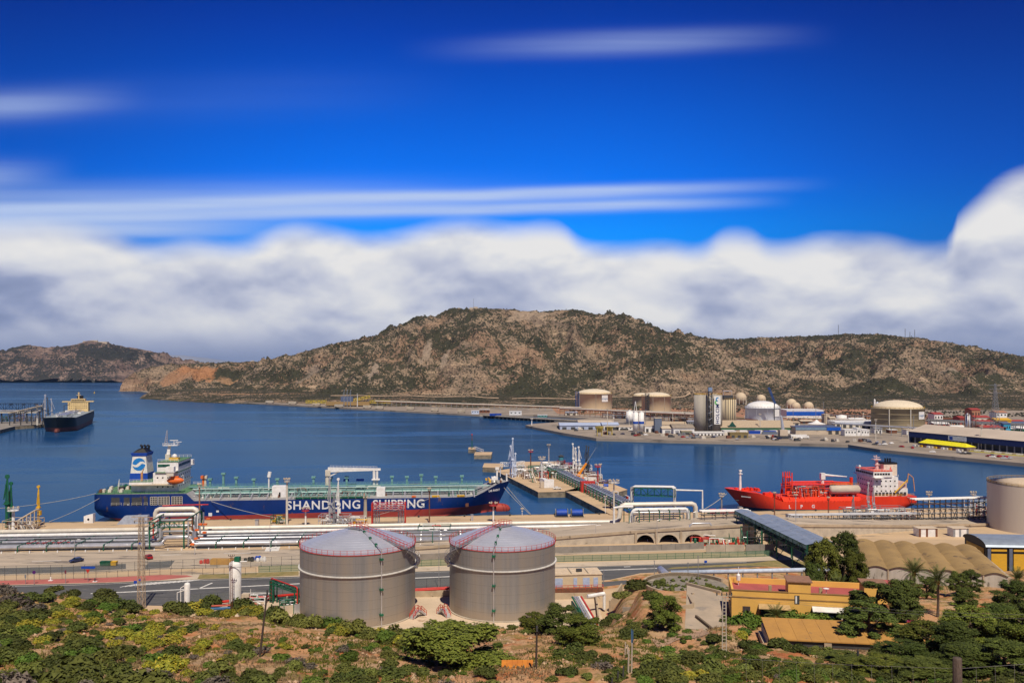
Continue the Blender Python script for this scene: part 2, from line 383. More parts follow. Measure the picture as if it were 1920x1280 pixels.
wx=(fbm(X/300,Y/300,4,3)-.5)*150;h=None;Dm,Zm=polydist(X,Y,Cc);k=np.clip(Dm/100,0,1)
for P,sl in[(Cc,.36)]+[(p,.42)for p in C2]:
 D,Zp=polydist(X+wx*k,Y+wx*.6*k,P);hh=Zp-sl*D;h=hh if h is None else np.maximum(h,hh)
shore=3890+(fbm(X/200,Y*0,4,5)-.5)*120+np.clip(X+1700,0,600)*1.0
h=h+(fbm(X/130,Y/130,5,31,True)-.64)*120*k*np.clip(h/60,0,1)+(fbm(X/35,Y/35,3,5)-.5)*22*np.clip(.3+k,0,1)
h=np.where(Y<shore,-6,np.minimum(np.maximum(h,3),(Y-shore)*.9-2+8))
cm=hill_mat('far_headland_rock',(.25,.18,.145),(.14,.10,.09),(.030,.034,.034),(.05,.05,.045),dens=.44,sc=.6)
tag(grid_mesh('headland',X,Y,h,cm,mask=h>-5),kind='structure')
gx=np.arange(-24000,-7000,240.0);gy=np.arange(38500,42000,350.0);X,Y=np.meshgrid(gx,gy)
Dd,Zd=polydist(X,Y,crest([(200,668,40000),(300,664,40000),(345,665,40000),(390,670,40000),(430,676,40000),(500,683,40000),(560,690,40000)]))
tag(grid_mesh('distant_range',X,Y,Zd-.25*Dd+(fbm(X/1600,Y/1600,4,2)-.5)*130*np.clip(Dd/800,0,1),mat('far_haze_tinted_rock',(.36,.36,.38),.95,c2=(.28,.29,.31),sc=.0006,coord='World')),kind='structure')  # aerial haze partly put into the pale rock colour
# water
def water_mat():
 m=bpy.data.materials.new('sea_water');m.use_nodes=True;t=m.node_tree;g=NG(t)
 b=t.nodes['Principled BSDF'];P=g.n('ShaderNodeNewGeometry').outputs['Position']
 sl=g.noise(g.smap(P,(.0032,.011,1),(0,0,.12)),1.0,5,.6,1.2)
 sl2=g.noise(g.smap(P,(.0011,.0036,1),(0,0,-.1)),1.0,4,.55,.8)
 k=g.m('MULTIPLY',g.mr(sl,.45,.66),g.mr(sl2,.35,.6))
 df=g.n('ShaderNodeBsdfDiffuse');gl=g.n('ShaderNodeBsdfGlossy');mx=g.n('ShaderNodeMixShader');fr=g.n('ShaderNodeFresnel');fr.inputs[0].default_value=1.33
 g.put(df.inputs[0],g.mix(k,g.mix(g.mr(sl2,.3,.7),(.007,.038,.112),(.010,.052,.142)),(.032,.090,.185)))
 gl.inputs[0].default_value=(.62,.85,1,1);g.put(gl.inputs[1],g.mr(k,0,1,.15,.32));g.put(mx.inputs[0],g.m('MULTIPLY',fr.outputs[0],.42))
 t.links.new(df.outputs[0],mx.inputs[1]);t.links.new(gl.outputs[0],mx.inputs[2]);t.links.new(mx.outputs[0],t.nodes['Material Output'].inputs[0])
 bp=g.n('ShaderNodeBump');bp.inputs['Strength'].default_value=.10;bp.inputs['Distance'].default_value=.3
 g.put(bp.inputs['Height'],g.noise(g.smap(P,(.25,.5,1)),1.0,3));g.put(gl.inputs['Normal'],bp.outputs[0]);g.put(fr.inputs['Normal'],bp.outputs[0])
 return m
MB().quad((-16000,150,0),(16000,150,0),(60000,44000,0),(-60000,44000,0)).build('water',water_mat(),kind='structure')
# port ground
QA=math.atan(.092);qu=Vector((math.cos(QA),math.sin(QA),0));qn=Vector((-math.sin(QA),math.cos(QA),0));Q0=Vector((0,368,0))
def Q(s,t,z=2.6):return Q0+qu*s+qn*t+Vector((0,0,z))
apron=mat('sandy_quay_surface',(.56,.40,.24),.9,c2=(.41,.30,.19),sc=.06,third=((.24,.19,.145),.11,.60),coord='World',stretch=(.5,1.6,1),detail=7)
wallc=mat('quay_wall_concrete',(.33,.27,.19),.9,c2=(.12,.10,.07),sc=.3,coord='World')
GZ=2.6
pg=MB();pts=[Q(-900,0),Q(900,0),(900,60,0),(-900,60,0)]
pg.prism(pts,-3,GZ);pg.build('port_ground',apron,kind='structure')
MB().prism([Q(-900,.35),Q(900,.35),Q(900,-.25),Q(-900,-.25)],-3,GZ+.18).build('quay_edge',wallc,kind='structure')
fg=MB();fp=[g3(985,797,2.5),g3(1055,811,2.5),g3(1118,821,2.5),g3(1250,825,2.5),g3(1400,828,2.5),g3(1590,833,2.5),g3(1650,842,2.5),g3(1760,853,2.5),g3(1920,868,2.5),g3(2300,905,2.5),Vector((1500,480,0)),Vector((1500,1700,0)),Vector((-1050,2480,0)),g3(262,734.5,.5),g3(295,740,.5),g3(335,747.5,.5),g3(400,753,.5),g3(500,758,.5),g3(620,765,.5),g3(770,773,.5),g3(900,780,.5),g3(1000,780,.5),g3(1105,786,.5),g3(1060,790,2.5),g3(1000,794,2.5)]
farground=mat('far_port_paving',(.33,.27,.21),.9,c2=(.21,.175,.14),sc=.03,third=((.14,.12,.10),.035,.57),coord='World')
fg.prism(fp,-3,2.5);fg.build('far_port_ground',farground,kind='structure')
# scrub on the far hillside (uncountable: one object)
def blob_cloud(name,pts,rad,m,flat=.75,seed=1,**k):
 rs=np.random.RandomState(seed);n=len(pts)
 base=np.array([(1,0,0),(0,1,0),(-1,0,0),(0,-1,0),(0,0,1),(0,0,-.6)])
 th=rs.rand(n)*6.28;c,s=np.cos(th),np.sin(th)
 V=base[None]*(1+(rs.rand(n,6,1)-.5)*.5);x=V[...,0]*c[:,None]-V[...,1]*s[:,None];y=V[...,0]*s[:,None]+V[...,1]*c[:,None]
 V=np.stack([x,y,V[...,2]*flat],-1)*rad[:,None,None]+pts[:,None]
 f=np.array([(0,1,4),(1,2,4),(2,3,4),(3,0,4),(1,0,5),(2,1,5),(3,2,5),(0,3,5)])
 return tri_mesh(name,V.reshape(-1,3),(f[None]+np.arange(n)[:,None,None]*6).reshape(-1,3),m,**k)
def tri_data(name,V,Fc,m):
 me=bpy.data.meshes.new(name);me.vertices.add(len(V));me.vertices.foreach_set('co',np.asarray(V,float).ravel())
 me.loops.add(Fc.size);me.polygons.add(len(Fc));me.loops.foreach_set('vertex_index',Fc.ravel().astype(np.int32))
 me.polygons.foreach_set('loop_start',np.arange(0,Fc.size,3));me.polygons.foreach_set('loop_total',np.full(len(Fc),3))
 me.update();me.materials.append(m);return me
def tri_mesh(name,V,Fc,m,parent=None,**k):
 o=bpy.data.objects.new(name,tri_data(name,V,Fc,m));COL.objects.link(o);o.parent=parent;return tag(o,**k)
def leafmat(name,c,c2,c3=None,tr=.25):
 m=bpy.data.materials.new(name);m.use_nodes=True;t=m.node_tree;g=NG(t);b=t.nodes['Principled BSDF']
 P=g.n('ShaderNodeNewGeometry');oi=g.n('ShaderNodeObjectInfo')
 f=g.noise(P.outputs['Position'],2.2,3,.7);col=g.mix(g.mr(f,.35,.65),c,c2)
 if c3:col=g.mix(g.mr(g.noise(P.outputs['Position'],5.0,2),.56,.68),col,c3)
 hs=g.n('ShaderNodeHueSaturation');g.put(hs.inputs['Color'],col)
 g.put(hs.inputs['Value'],g.mr(oi.outputs['Random'],0,1,.7,1.35,'LINEAR'));g.put(hs.inputs['Hue'],g.mr(g.m('FRACT',g.m('MULTIPLY',oi.outputs['Random'],7.3)),0,1,.485,.515,'LINEAR'))
 g.put(b.inputs['Base Color'],hs.outputs[0]);b.inputs['Roughness'].default_value=.7;b.inputs['Specular IOR Level'].default_value=.15
 return m
scrubm=leafmat('far_scrub',(.046,.047,.031),(.068,.064,.042))
rs=np.random.RandomState(3);n=150000
py_=rs.uniform(1300,2980,n);px_=rs.uniform(-60,1980,n);xx=(px_-960)/F*py_;zz=hill_height(xx,py_)
cl=fbm(xx/150+40,py_/150,4,11)*.5+fbm(xx/22,py_/22,3,13)*.5
keep=(zz>4)&(xx>-1090)&(cl+rs.randn(n)*.085+np.clip((px_-1150)/400,0,1)*.035>.478)  # added scrub towards the right stands in for cloud shadow
for(sx,sy,rx,ry,c)in SPOTS:keep&=((xx-sx)/rx)**2+((py_-sy)/ry)**2>.85+rs.randn(n)*.1
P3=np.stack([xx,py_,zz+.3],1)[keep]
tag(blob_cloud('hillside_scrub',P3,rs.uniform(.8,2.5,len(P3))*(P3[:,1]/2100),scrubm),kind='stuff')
# near hillside terrain
TC={-400:[(0,60),(10,60),(40,52),(80,42),(110,36),(150,31),(185,14),(215,2)],0:[(0,60),(10,60.5),(40,50),(80,36.5),(110,31),(150,26.8),(170,20),(200,5),(212,2)],120:[(0,60),(10,60.5),(40,50),(80,36.5),(110,31),(152,25.0),(172,19),(200,5),(212,2)],262:[(0,60),(10,60.5),(40,50),(78,37),(110,30.3),(150,22.5),(165,19.5),(185,10),(205,2)],450:[(0,60),(10,60.5),(40,50),(75,38),(100,32.9),(140,24.6),(150,22.6),(170,14),(195,2)],700:[(0,60),(10,60.5),(40,50),(75,38),(105,31),(140,22.0),(160,12),(178,2)],850:[(0,60),(10,60.5),(40,50),(75,38),(110,29),(150,19.5),(165,12),(182,2)],1000:[(0,60),(10,60.5),(40,50),(80,36.5),(120,27.3),(150,21.0),(170,12),(188,2)],1110:[(0,60),(10,60.5),(40,50),(80,36.5),(120,26.8),(150,20.0),(170,12),(188,3),(200,2)],1180:[(0,60),(10,60.5),(40,50),(80,36.5),(120,26.6),(150,21.0),(180,15.4),(215,9),(240,2)],1250:[(0,60),(10,60.5),(40,50),(80,36.5),(120,26.0),(150,21.2),(180,15.8),(200,11),(225,10),(245,2)],1400:[(0,60),(10,60.5),(40,50),(80,36.4),(110,29.4),(135,24.8),(150,23),(170,21),(190,14),(225,9),(255,2)],1600:[(0,60),(10,60.5),(40,50),(90,32.6),(125,25.2),(150,22),(165,20),(190,13.5),(225,9.5),(265,2)],1800:[(0,60),(10,61.5),(40,50),(80,36),(125,26),(150,21.5),(180,17.4),(210,12),(240,8),(275,2)],2000:[(0,60),(10,61.5),(40,50),(80,37),(125,27),(150,22.5),(180,18),(215,12),(245,8),(285,2)],2500:[(0,60),(10,61.5),(40,53),(80,40),(125,30),(150,25),(180,20),(215,15),(260,10),(300,2)]}
_cx=sorted(TC);_cy=np.arange(0,320.0,1.0)
_tab=np.array([np.interp(_cy,[p[0]for p in TC[c]],[p[1]for p in TC[c]],right=-3)for c in _cx])
_k=np.ones(9)/9;_tab=np.array([np.convolve(np.pad(r,4,'edge'),_k,'valid')for r in _tab])
FLAT=[]
def nz(X,Y):
 X=np.asarray(X,float);Y=np.asarray(Y,float);px=960+X*F/np.maximum(Y,12)
 px=np.clip(px,-400,2500);i=np.clip(np.searchsorted(_cx,px)-1,0,len(_cx)-2)
 c0=np.array(_cx)[i];c1=np.array(_cx)[i+1];u=(px-c0)/(c1-c0);u=u*u*(3-2*u)
 yi=np.clip(Y,0,318);j=yi.astype(int);v=yi-j
 a=_tab[i,j]*(1-v)+_tab[i,j+1]*v;b=_tab[i+1,j]*(1-v)+_tab[i+1,j+1]*v
 z=a*(1-u)+b*u
 am=np.clip((z-3)/6,0,1)*np.clip(Y/60,.1,1)
 z=z+am*((fbm(X/14,Y/14,4,2)-.5)*2.6+(fbm(X/4,Y/4,3,6,True)-.6)*.75+(fbm(X/1.3,Y/1.3,2,8)-.5)*.35)
 for(cx,cy,hw,hd,rz,h)in FLAT:
  dx=(X-cx)*math.cos(rz)+(Y-cy)*math.sin(rz);dy=-(X-cx)*math.sin(rz)+(Y-cy)*math.cos(rz)
  d=np.maximum(np.maximum(abs(dx)-hw,abs(dy)-hd),0);w=np.clip(1-d/3.5,0,1);w=w*w*(3-2*w);z=z*(1-w)+h*w
 return z
def hit(px,py):
 ys=np.arange(20,300,.5);line=H-(py-HY)/F*ys;z=np.maximum(nz((px-960)/F*ys,ys),GZ)
 i=np.argmax(z>=line)if(z>=line).any()else len(ys)-1
 return Vector(((px-960)/F*ys[i],ys[i],float(z[i])))
YB=dict(cx=78.5*1.0,cy=152.0)
FLAT+=[(32,152,8,13,-.1,23.0),(48,147.6,12,7,-.195,23.0),(49,125.5,13.5,5.5,-.165,25.3),(82,160,17,9,-.2,19.4),(60,134.5,20,3,-.19,23.6),(45,221,12,11,0,9.4)]
gx=np.concatenate([np.arange(-230,-70,1.0),np.arange(-70,75,.6),np.arange(75,240,1.0)]);gy=np.concatenate([np.arange(-20,60,1.5),np.arange(60,170,.6),np.arange(170,300,1.0)])
X,Y=np.meshgrid(gx,gy);Z=nz(X,Y)
def soil_mat():
 m=bpy.data.materials.new('dry_stony_soil');m.use_nodes=True;t=m.node_tree;g=NG(t)
 b=t.nodes['Principled BSDF'];b.inputs['Roughness'].default_value=.95;b.inputs['Specular IOR Level'].default_value=.05
 P=g.n('ShaderNodeNewGeometry').outputs['Position']
 a=g.noise(P,.09,5,.6);f=g.noise(P,1.3,5,.75);vd,vc=g.vor(P,1.9)
 c=g.mix(g.mr(a,.38,.62),(.52,.275,.135),(.46,.31,.18))
 c=g.mix(g.mr(g.noise(P,.13,4,.6),.52,.66),c,(.42,.15,.06))
 c=g.mix(g.m('MULTIPLY',g.mr(f,.52,.75),.5),c,(.24,.15,.09))
 c=g.mix(g.m('MULTIPLY',g.mr(vd,.18,.08),g.mr(g.noise(P,.5,2),.5,.6)),c,(.50,.42,.33))
 c=g.mix(g.m('MULTIPLY',g.mr(g.noise(P,.33,5,.7),.50,.60),.75),c,(.19,.15,.04))
 g.put(b.inputs['Base Color'],c)
 bp=g.n('ShaderNodeBump');bp.inputs['Strength'].default_value=.9;bp.inputs['Distance'].default_value=.35
 g.put(bp.inputs['Height'],g.m('ADD',f,g.m('MULTIPLY',g.noise(P,4,3),.5)));g.put(b.inputs['Normal'],bp.outputs[0]);return m
soil=soil_mat()
tag(grid_mesh('near_hillside',X,Y,Z,soil,mask=Z>1.0),kind='structure')
# plants
def leaves(cent,rad,n,size,rs,shell=.75,up=.35,squash=1.0,tri=True):
 """n small leaf faces scattered through an ellipsoid's outer volume, facing mostly outward"""
 d=rs.randn(n,3);d/=np.linalg.norm(d,axis=1)[:,None];d[:,2]=np.where(d[:,2]<-.35,-d[:,2]*.5,d[:,2])
 r=shell+(1-shell)*rs.rand(n)+rs.randn(n)*.06
 c=np.asarray(cent)+d*r[:,None]*np.asarray(rad)
 nrm=d+rs.randn(n,3)*.55;nrm[:,2]+=up;nrm/=np.linalg.norm(nrm,axis=1)[:,None]
 t=np.cross(nrm,rs.randn(n,3));t/=np.linalg.norm(t,axis=1)[:,None];b=np.cross(nrm,t)
 s=size*(.6+.8*rs.rand(n))[:,None]
 V=np.stack([c+t*s,c-t*s*.5+b*s*.8,c-t*s*.5-b*s*.8],1)
 return V
def leafmesh(name,groups,m):
 V=np.concatenate(groups).reshape(-1,3);return tri_data(name,V,np.arange(len(V)).reshape(-1,3),m)
def bush_mesh(name,seed,m,n=900,size=.11,lumps=7,twig=False):
 rs=np.random.RandomState(seed);G=[]
 for i in range(lumps):
  a=rs.rand()*6.28;q=rs.rand()**.5*.62;r=rs.uniform(.32,.55)*(1.1-q*.4)
  G.append(leaves((q*math.cos(a),q*math.sin(a),r*.7+rs.rand()*.25*(1-q)),(r,r,r*.85),n//lumps,size,rs,.7))
 return leafmesh(name,G,m)
L_dark=leafmat('dark_evergreen_leaves',(.046,.058,.013),(.082,.094,.02))
L_green=leafmat('fresh_green_leaves',(.06,.10,.014),(.09,.135,.02))
L_yel=leafmat('yellow_green_spurge',(.23,.21,.02),(.15,.16,.025),(.40,.28,.03))
L_grey=leafmat('dry_grey_twigs',(.15,.125,.10),(.10,.085,.065))
L_olive=leafmat('olive_scrub_leaves',(.085,.098,.022),(.13,.14,.03))
L_pine=leafmat('pine_needles',(.070,.090,.014),(.135,.155,.024),(.19,.195,.035))
L_pine2=leafmat('dark_pine_needles',(.046,.062,.013),(.088,.110,.022))  # dark needle tone partly stands in for lens vignette at lower right
L_palm=leafmat('palm_fronds',(.085,.105,.025),(.055,.075,.02),(.16,.14,.05))
barkm=mat('bark',(.14,.10,.07),.95,c2=(.07,.05,.035),sc=2,bump=.5)
KINDS={'dark':('evergreen_shrub',L_dark,'dense dark green evergreen shrub growing on the stony slope','dark evergreen shrubs on the slope'),'green':('green_shrub',L_green,'rounded bright green shrub growing on the stony slope','bright green shrubs on the slope'),'yel':('spurge_bush',L_yel,'low yellow-green flowering bush growing on the slope','yellow-green bushes on the slope'),'grey':('dry_bush',L_grey,'leafless grey-brown dry bush on the slope','dry grey bushes on the slope'),'olive':('olive_scrub_bush',L_olive,'dull olive green scrub bush growing on the slope','olive green scrub bushes on the slope')}
BM={k:[bush_mesh(KINDS[k][0]+'_foliage',10*i+j,KINDS[k][1],1500 if k!='grey' else 700,.10 if k!='grey' else .085)for j in range(4)]for i,k in enumerate(KINDS)}
ZONES=[(150,'on the slope at the left edge'),(330,'on the slope around the lattice tower'),(530,'on the slope around the leaning wooden pole'),(780,'on the slope below the left big tank'),(960,'around the huge bushy pine'),(1200,'between the huge pine and the ruined fence'),(1420,'around the pale ladder pole'),(1700,'below the long tan shed'),(9999,'in the lower right corner')]
CNT={k:0 for k in KINDS};PLACED=[]
def bush(px,py,w,kind,sq=1.0,p=None,force=False):
 if CNT[kind]>=296:return
 p=p or hit(px,py);r=w/2/F*p.y
 if not force and any((p.x-q[0])**2+(p.y-q[1])**2<(.62*(r+q[2]))**2 for q in PLACED):return
 PLACED.append((p.x,p.y,r));nm,_,lab,gr=KINDS[kind];i=CNT[kind];CNT[kind]+=1;q=960+p.x*F/p.y
 zn=[b for a,b in ZONES if q<a][0]+(', upper part' if p.y>118 else ', lower part');lab=lab.split(' on the')[0].split(' growing')[0]+' '+zn;gr=gr.split(' on the')[0]+' '+zn
 inst(BM[kind][i%4],nm,None,(p.x,p.y,p.z-.12*r),random.uniform(0,6.28),(r*1.1,r*1.1,r*random.uniform(.75,1.05)*sq),label=lab,cat='shrub',group=gr)
for a in[(1195,1100,55,'dark'),(1170,1120,45,'olive'),(1222,1120,48,'dark'),(1240,1098,30,'dark'),(62,1128,60,'dark'),(225,1140,70,'dark'),(190,1135,50,'dark'),(205,1120,55,'dark'),(240,1148,50,'dark'),(130,1118,40,'dark'),(100,1108,40,'olive'),(20,1165,60,'dark'),(45,1215,55,'dark'),(10,1235,60,'dark'),(100,1200,50,'dark'),(120,1225,55,'dark'),(150,1245,60,'dark'),(95,1255,60,'dark'),(170,1215,50,'dark'),(60,1165,50,'dark'),(145,1180,45,'dark'),(60,1150,55,'grey'),(25,1135,60,'grey'),(10,1115,50,'grey'),(530,1200,20,'green'),(598,1218,22,'green'),(470,1185,14,'green'),(655,1215,26,'green'),(690,1222,30,'green'),(704,1214,28,'green'),(760,1222,34,'green'),(727,1222,26,'green'),(645,1262,48,'olive'),(688,1268,44,'olive'),(410,1262,60,'olive'),(430,1245,50,'olive'),(470,1282,60,'dark'),(385,1275,60,'olive'),(490,1225,34,'grey'),(580,1255,36,'grey'),(600,1265,26,'dark'),(935,1215,24,'green'),(1055,1235,50,'dark'),(1075,1225,50,'dark'),(1100,1238,50,'dark'),(1130,1245,46,'dark'),(1215,1205,22,'green'),(1070,1270,14,'green'),(1035,1280,28,'olive'),(1145,1170,50,'dark'),(1160,1160,36,'dark'),(1180,1195,55,'dark'),(1200,1190,45,'olive'),(1215,1245,60,'olive'),(1240,1255,60,'dark'),(1210,1270,60,'dark'),(1260,1280,60,'olive'),(1270,1240,60,'olive'),(1300,1250,60,'dark'),(1335,1265,70,'olive'),(1300,1275,60,'yel'),(1225,1240,36,'yel'),(1285,1232,36,'dark'),(1260,1195,30,'green'),(1290,1185,24,'green'),(1345,1200,44,'dark'),(1355,1235,50,'dark'),(1395,1198,40,'yel'),(1400,1190,40,'green'),(1408,1215,48,'dark'),(1440,1215,22,'dark'),(1465,1215,48,'dark'),(1500,1222,46,'dark'),(1490,1210,30,'olive'),(1400,1250,40,'dark'),(1385,1250,8,'green'),(1430,1250,46,'dark'),(1470,1262,50,'dark'),(1500,1250,46,'olive'),(1530,1268,50,'dark')]:
 bush(*a,force=True)
for px,w in((1402,52),(1385,40),(1424,40),(1492,56),(1518,60),(1545,50),(1475,44),(1560,40)):bush(px,0,w*1.25,'green',1.3,p=at(px,139.4+(px%3),23.0),force=True)
def yellowish(px,py):return math.exp(-((px-300)/190)**2-((py-1190)/55)**2)+math.exp(-((px-620)/130)**2-((py-1165)/30)**2)*.9+math.exp(-((px-380)/90)**2-((py-1225)/40)**2)*.6
rr=random.Random(5)
for k in range(46):
 px=335+k*10.2;p=hit(px,(1140 if px<450 else 1140+(px-450)*.19)+rr.uniform(2,16))
 bush(px,0,rr.uniform(30,58),rr.choice(('yel','olive','olive','dark','green')if px>540 else('dark','dark','olive','yel')),rr.uniform(1,1.4),p=p,force=True)
for i in range(5200):
 px,py=rr.uniform(-60,1980),rr.uniform(1095,1300)
 dens=.75 if px<330 else(.9 if(py<1195-abs(px-700)*.02 and px<790)else .22 if px<1000 else .20 if px<1160 else .42 if px<1420 else .60)
 if 330<px<540 and py>1190:dens=.45
 if 280<px<620 and abs(py-(1140+(px-280)*.16))<18:dens=.08
 if 1000<px<1200 and py>1195 and px<1185:dens=.14
 if 1200<px<1500 and py<1195:dens=.03
 if 1110<px<1200 and py<1150:dens=0
 if 330<px and py<1140:continue
 if 1380<px<1680 and py<1208:continue
 if 930<px<1010 and py>1190:continue
 if 1040<px<1140 and py<1160:continue
 if 1640<px<1800 and py<1200:continue
 if 1600<px and py<1160:continue
 if rr.random()>dens:continue
 p=hit(px,py)
 if p.z<5:continue
 ye=yellowish(px,py);q=rr.random()
 kind='yel' if q<ye*.8 else('dark' if q<ye*.8+.26*(1-ye*.6)else 'olive' if q<.76 else 'green' if q<.91 else 'grey')
 if px>1180 and kind in('yel','grey')and rr.random()<.6:kind='dark'
 bush(px,py,rr.choice((.55,.8,1.1,1.6,2.1))*(1 if kind!='dark' else 1.6 if px<350 else 1.2)*2*F/p.y*(.62 if px>330 else .9),kind,p=p)
rs=np.random.RandomState(12);n=42000
pxs=rs.uniform(-40,1960,n);ys=62+rs.rand(n)**.8*100;xs=(pxs-960)/F*ys
m1=fbm(xs/9,ys/9,3,40);z=nz(xs,ys);ok=(m1+rs.randn(n)*.05>.42)&(z>6)
for(cx,cy,hw,hd,rz,h)in FLAT:ok&=~((abs(xs-cx)<hw+2)&(abs(ys-cy)<hd+2))
xs,ys,z=xs[ok],ys[ok],z[ok];r=rs.uniform(.08,.30,len(xs))
d=rs.randn(len(xs)*5,3);c=np.repeat(np.stack([xs,ys,z+.05],1),5,0)+d*np.repeat(r,5)[:,None]*np.array([.6,.6,.35])
a=rs.rand(len(c))*6.28;s=np.repeat(r,5)*.7
V=np.stack([c+np.stack([np.cos(a),np.sin(a),a*0],1)*s[:,None]*.5,c-np.stack([np.cos(a),np.sin(a),a*0],1)*s[:,None]*.5,c+np.stack([np.cos(a+1)*.4,np.sin(a+1)*.4,a*0+1.3],1)*s[:,None]],1)
k=np.repeat(fbm(xs/14,ys/14,2,60)+rs.randn(len(xs))*.06>.5,5)
for nm,sel,mm in(('green_herbs',k,leafmat('herb_green',(.14,.15,.025),(.10,.12,.02),(.30,.25,.03))),('dry_grass',~k,leafmat('straw',(.30,.22,.11),(.20,.15,.08)))):
 VV=V[sel].reshape(-1,3);tri_mesh(nm,VV,np.arange(len(VV)).reshape(-1,3),mm,kind='stuff')
n=5200;pxs=rs.uniform(-40,1960,n);ys=62+rs.rand(n)*110;xs=(pxs-960)/F*ys;z=nz(xs,ys);ok=(z>6)&(fbm(xs/6,ys/6,3,90)+rs.randn(n)*.04>.5)
for(cx,cy,hw,hd,rz,h)in FLAT:ok&=~((abs(xs-cx)<hw+2)&(abs(ys-cy)<hd+2))
stone=mat('pale_limestone',(.50,.35,.22),.9,c2=(.36,.23,.14),sc=.8,coord='World')
blob_cloud('stones',np.stack([xs,ys,z+.02],1)[ok],.06+rs.rand(ok.sum())**3*.42,stone,.65,kind='stuff')
# pines
def pine_variant(seed,m,hgt=8.0,w=5.5,low=.18,clumps=46,per=480,size=.125):
 rs=np.random.RandomState(seed);tb=MB();G=[]
 lean=rs.uniform(-.5,.5,2);top=Vector((lean[0],lean[1],hgt*.86))
 tr=[Vector((0,0,-.4)),Vector((lean[0]*.2,lean[1]*.3,hgt*.3)),Vector((lean[0]*.7,lean[1]*.6,hgt*.6)),top]
 tb.tube(tr,[.24,.19,.13,.05],7)
 for i in range(clumps):
  u=rs.rand();zz=hgt*(low+(1-low)*u*.95);wid=w*.5*(1-((u-.35)/.75)**2*.85 if u>.35 else .55+.45*u/.35)
  a=rs.rand()*6.28;q=wid*(.35+.65*rs.rand()**.5);q=max(.3,q)
  c=(q*math.cos(a)+lean[0]*u,q*math.sin(a)+lean[1]*u,zz+rs.uniform(-.3,.3));r=rs.uniform(.5,1.1)*w/5.8
  G.append(leaves(c,(r*1.08,r*1.08,r*.86),int(per*.62),size,rs,.55,.5))
  G.append(leaves((c[0]+rs.randn()*.4,c[1]+rs.randn()*.4,c[2]+.5*r),(r*.7,r*.7,r*.55),int(per*.38),size*.9,rs,.4,.6))
  if i%2==0:
   b=Vector((lean[0]*u*.8,lean[1]*u*.8,max(.6,zz-1.0-q*.25)));tb.tube([b,(b+Vector(c))/2+Vector((0,0,.15)),Vector(c)],[.09,.06,.025],5)
 return leafmesh('pine_crown',G,m),tb.mesh('pine_trunk',barkm,True)
PV=[pine_variant(1,L_pine,8,6.2,.05,60),pine_variant(2,L_pine,8,6.4,.22,52),pine_variant(3,L_pine2,8,5.0,.02,60),pine_variant(4,L_pine2,8,6.4,.18,54)]
ORD=('first','second','third','fourth','fifth','sixth','seventh','eighth','ninth','tenth','eleventh','twelfth')
def pine(px,py,hpx,wpx,v,label,p=None,group=None):
 p=p or hit(px,py);h=hpx/F*p.y;w=wpx/F*p.y
 t=T('pine_tree',label,'pine tree',(p.x,p.y,p.z-.1),random.uniform(0,6.28),group)
 cr,tk=PV[v];W0=(6.2,6.4,5.0,6.4)[v]+.9
 for me,n in((cr,'crown'),(tk,'trunk')):inst(me,n,t,sc=(w/W0,w/W0,h/8.3))
 return t
for a in[(850,1292,128,262,0,'huge bushy green pine in front of the gap between the two big tanks',at(850,92,31.2)),(1008,1190,48,62,1,'small pine just left of the spreading pine, below the right big tank',at(1005,132,24.5)),(1052,1200,70,90,3,'pine with dark crown at the right foot of the right big tank',at(1052,128,25)),(1090,1222,68,105,1,'spreading green pine beside the dark thicket, right of the orange-roofed hut',at(1088,118,27)),(1240,1188,80,80,0,'round green pine standing alone beside the concrete yard',at(1243,141,21.8)),(1652,1205,118,128,2,'tall dark pine at the right end of the yellow house',at(1640,134,23.2)),(1624,1236,104,118,2,'dark cone-shaped pine in front of the long tan shed roof',at(1626,124,24.6)),(1694,1170,92,92,3,'dark pine behind the shed, just right of the tall dark pine',at(1688,146,21.5))]:
 pine(*a[:6],p=a[6])
for i,(px,y,z,h,w,v)in enumerate([(1543,186,13.5,134,72,0),(1582,190,13,138,78,3),(1604,184,14,112,56,0),(1524,182,14,92,48,3)]):
 pine(px,0,h,w,v,('tall left','tall middle','shorter right','small leftmost')[i]+' loose-crowned pine of the clump between conveyor and vaulted roof',at(px,y,z),'pines behind the yellow house')
for i,(px,y,z,h,w,v)in enumerate([(1690,180,16,38,46,3),(1738,184,16,44,52,3),(1822,190,15.5,46,52,3),(1796,188,16,44,44,3),(1664,176,17,36,40,3)]):
 pine(px,0,h,w,v,('pine left of the thick palm','pine between the two tall palms','pine right of the slim palm','pine just behind the slim palm','small pine behind the yellow house end')[i]+', before the vaulted warehouse',at(px,y,z),'pines among the palms')
for i,(px,y,z,h,w,v)in enumerate([(1898,165,18.5,62,70,3),(1932,158,19,70,80,3),(1888,140,22.5,56,74,3),(1935,130,25,66,90,3)]):
 pine(px,0,h,w,v,('upper','rightmost upper','lower','rightmost lower')[i]+' dark pine crowded against the right edge',at(px,y,z),'pines at the right edge')
for i,(px,y,h,w,v)in enumerate([(1585,100,38,110,3),(1645,92,44,130,1),(1695,98,50,115,3),(1745,104,70,118,1),(1785,100,72,110,3),(1825,112,84,115,1),(1870,114,78,115,3),(1912,106,84,120,1),(1805,90,56,130,3),(1885,88,64,130,3),(1730,88,40,120,3),(1560,92,30,110,1)]):
 x=(px-960)/F*y;pine(px,0,h,w,v,ORD[i]+' pine of the lower right thicket, '+('nearer' if y<101 else 'farther')+' row',Vector((x,y,float(nz(x,y)))),'pines in the lower right thicket')
pine(1772,0,40,52,3,'small umbrella-shaped pine with a round shadow on the sandy yard',p=at(1808,168,18.6))
pine(1310,0,26,60,1,'low dark pine behind the round concrete basin',p=at(1320,208,10))
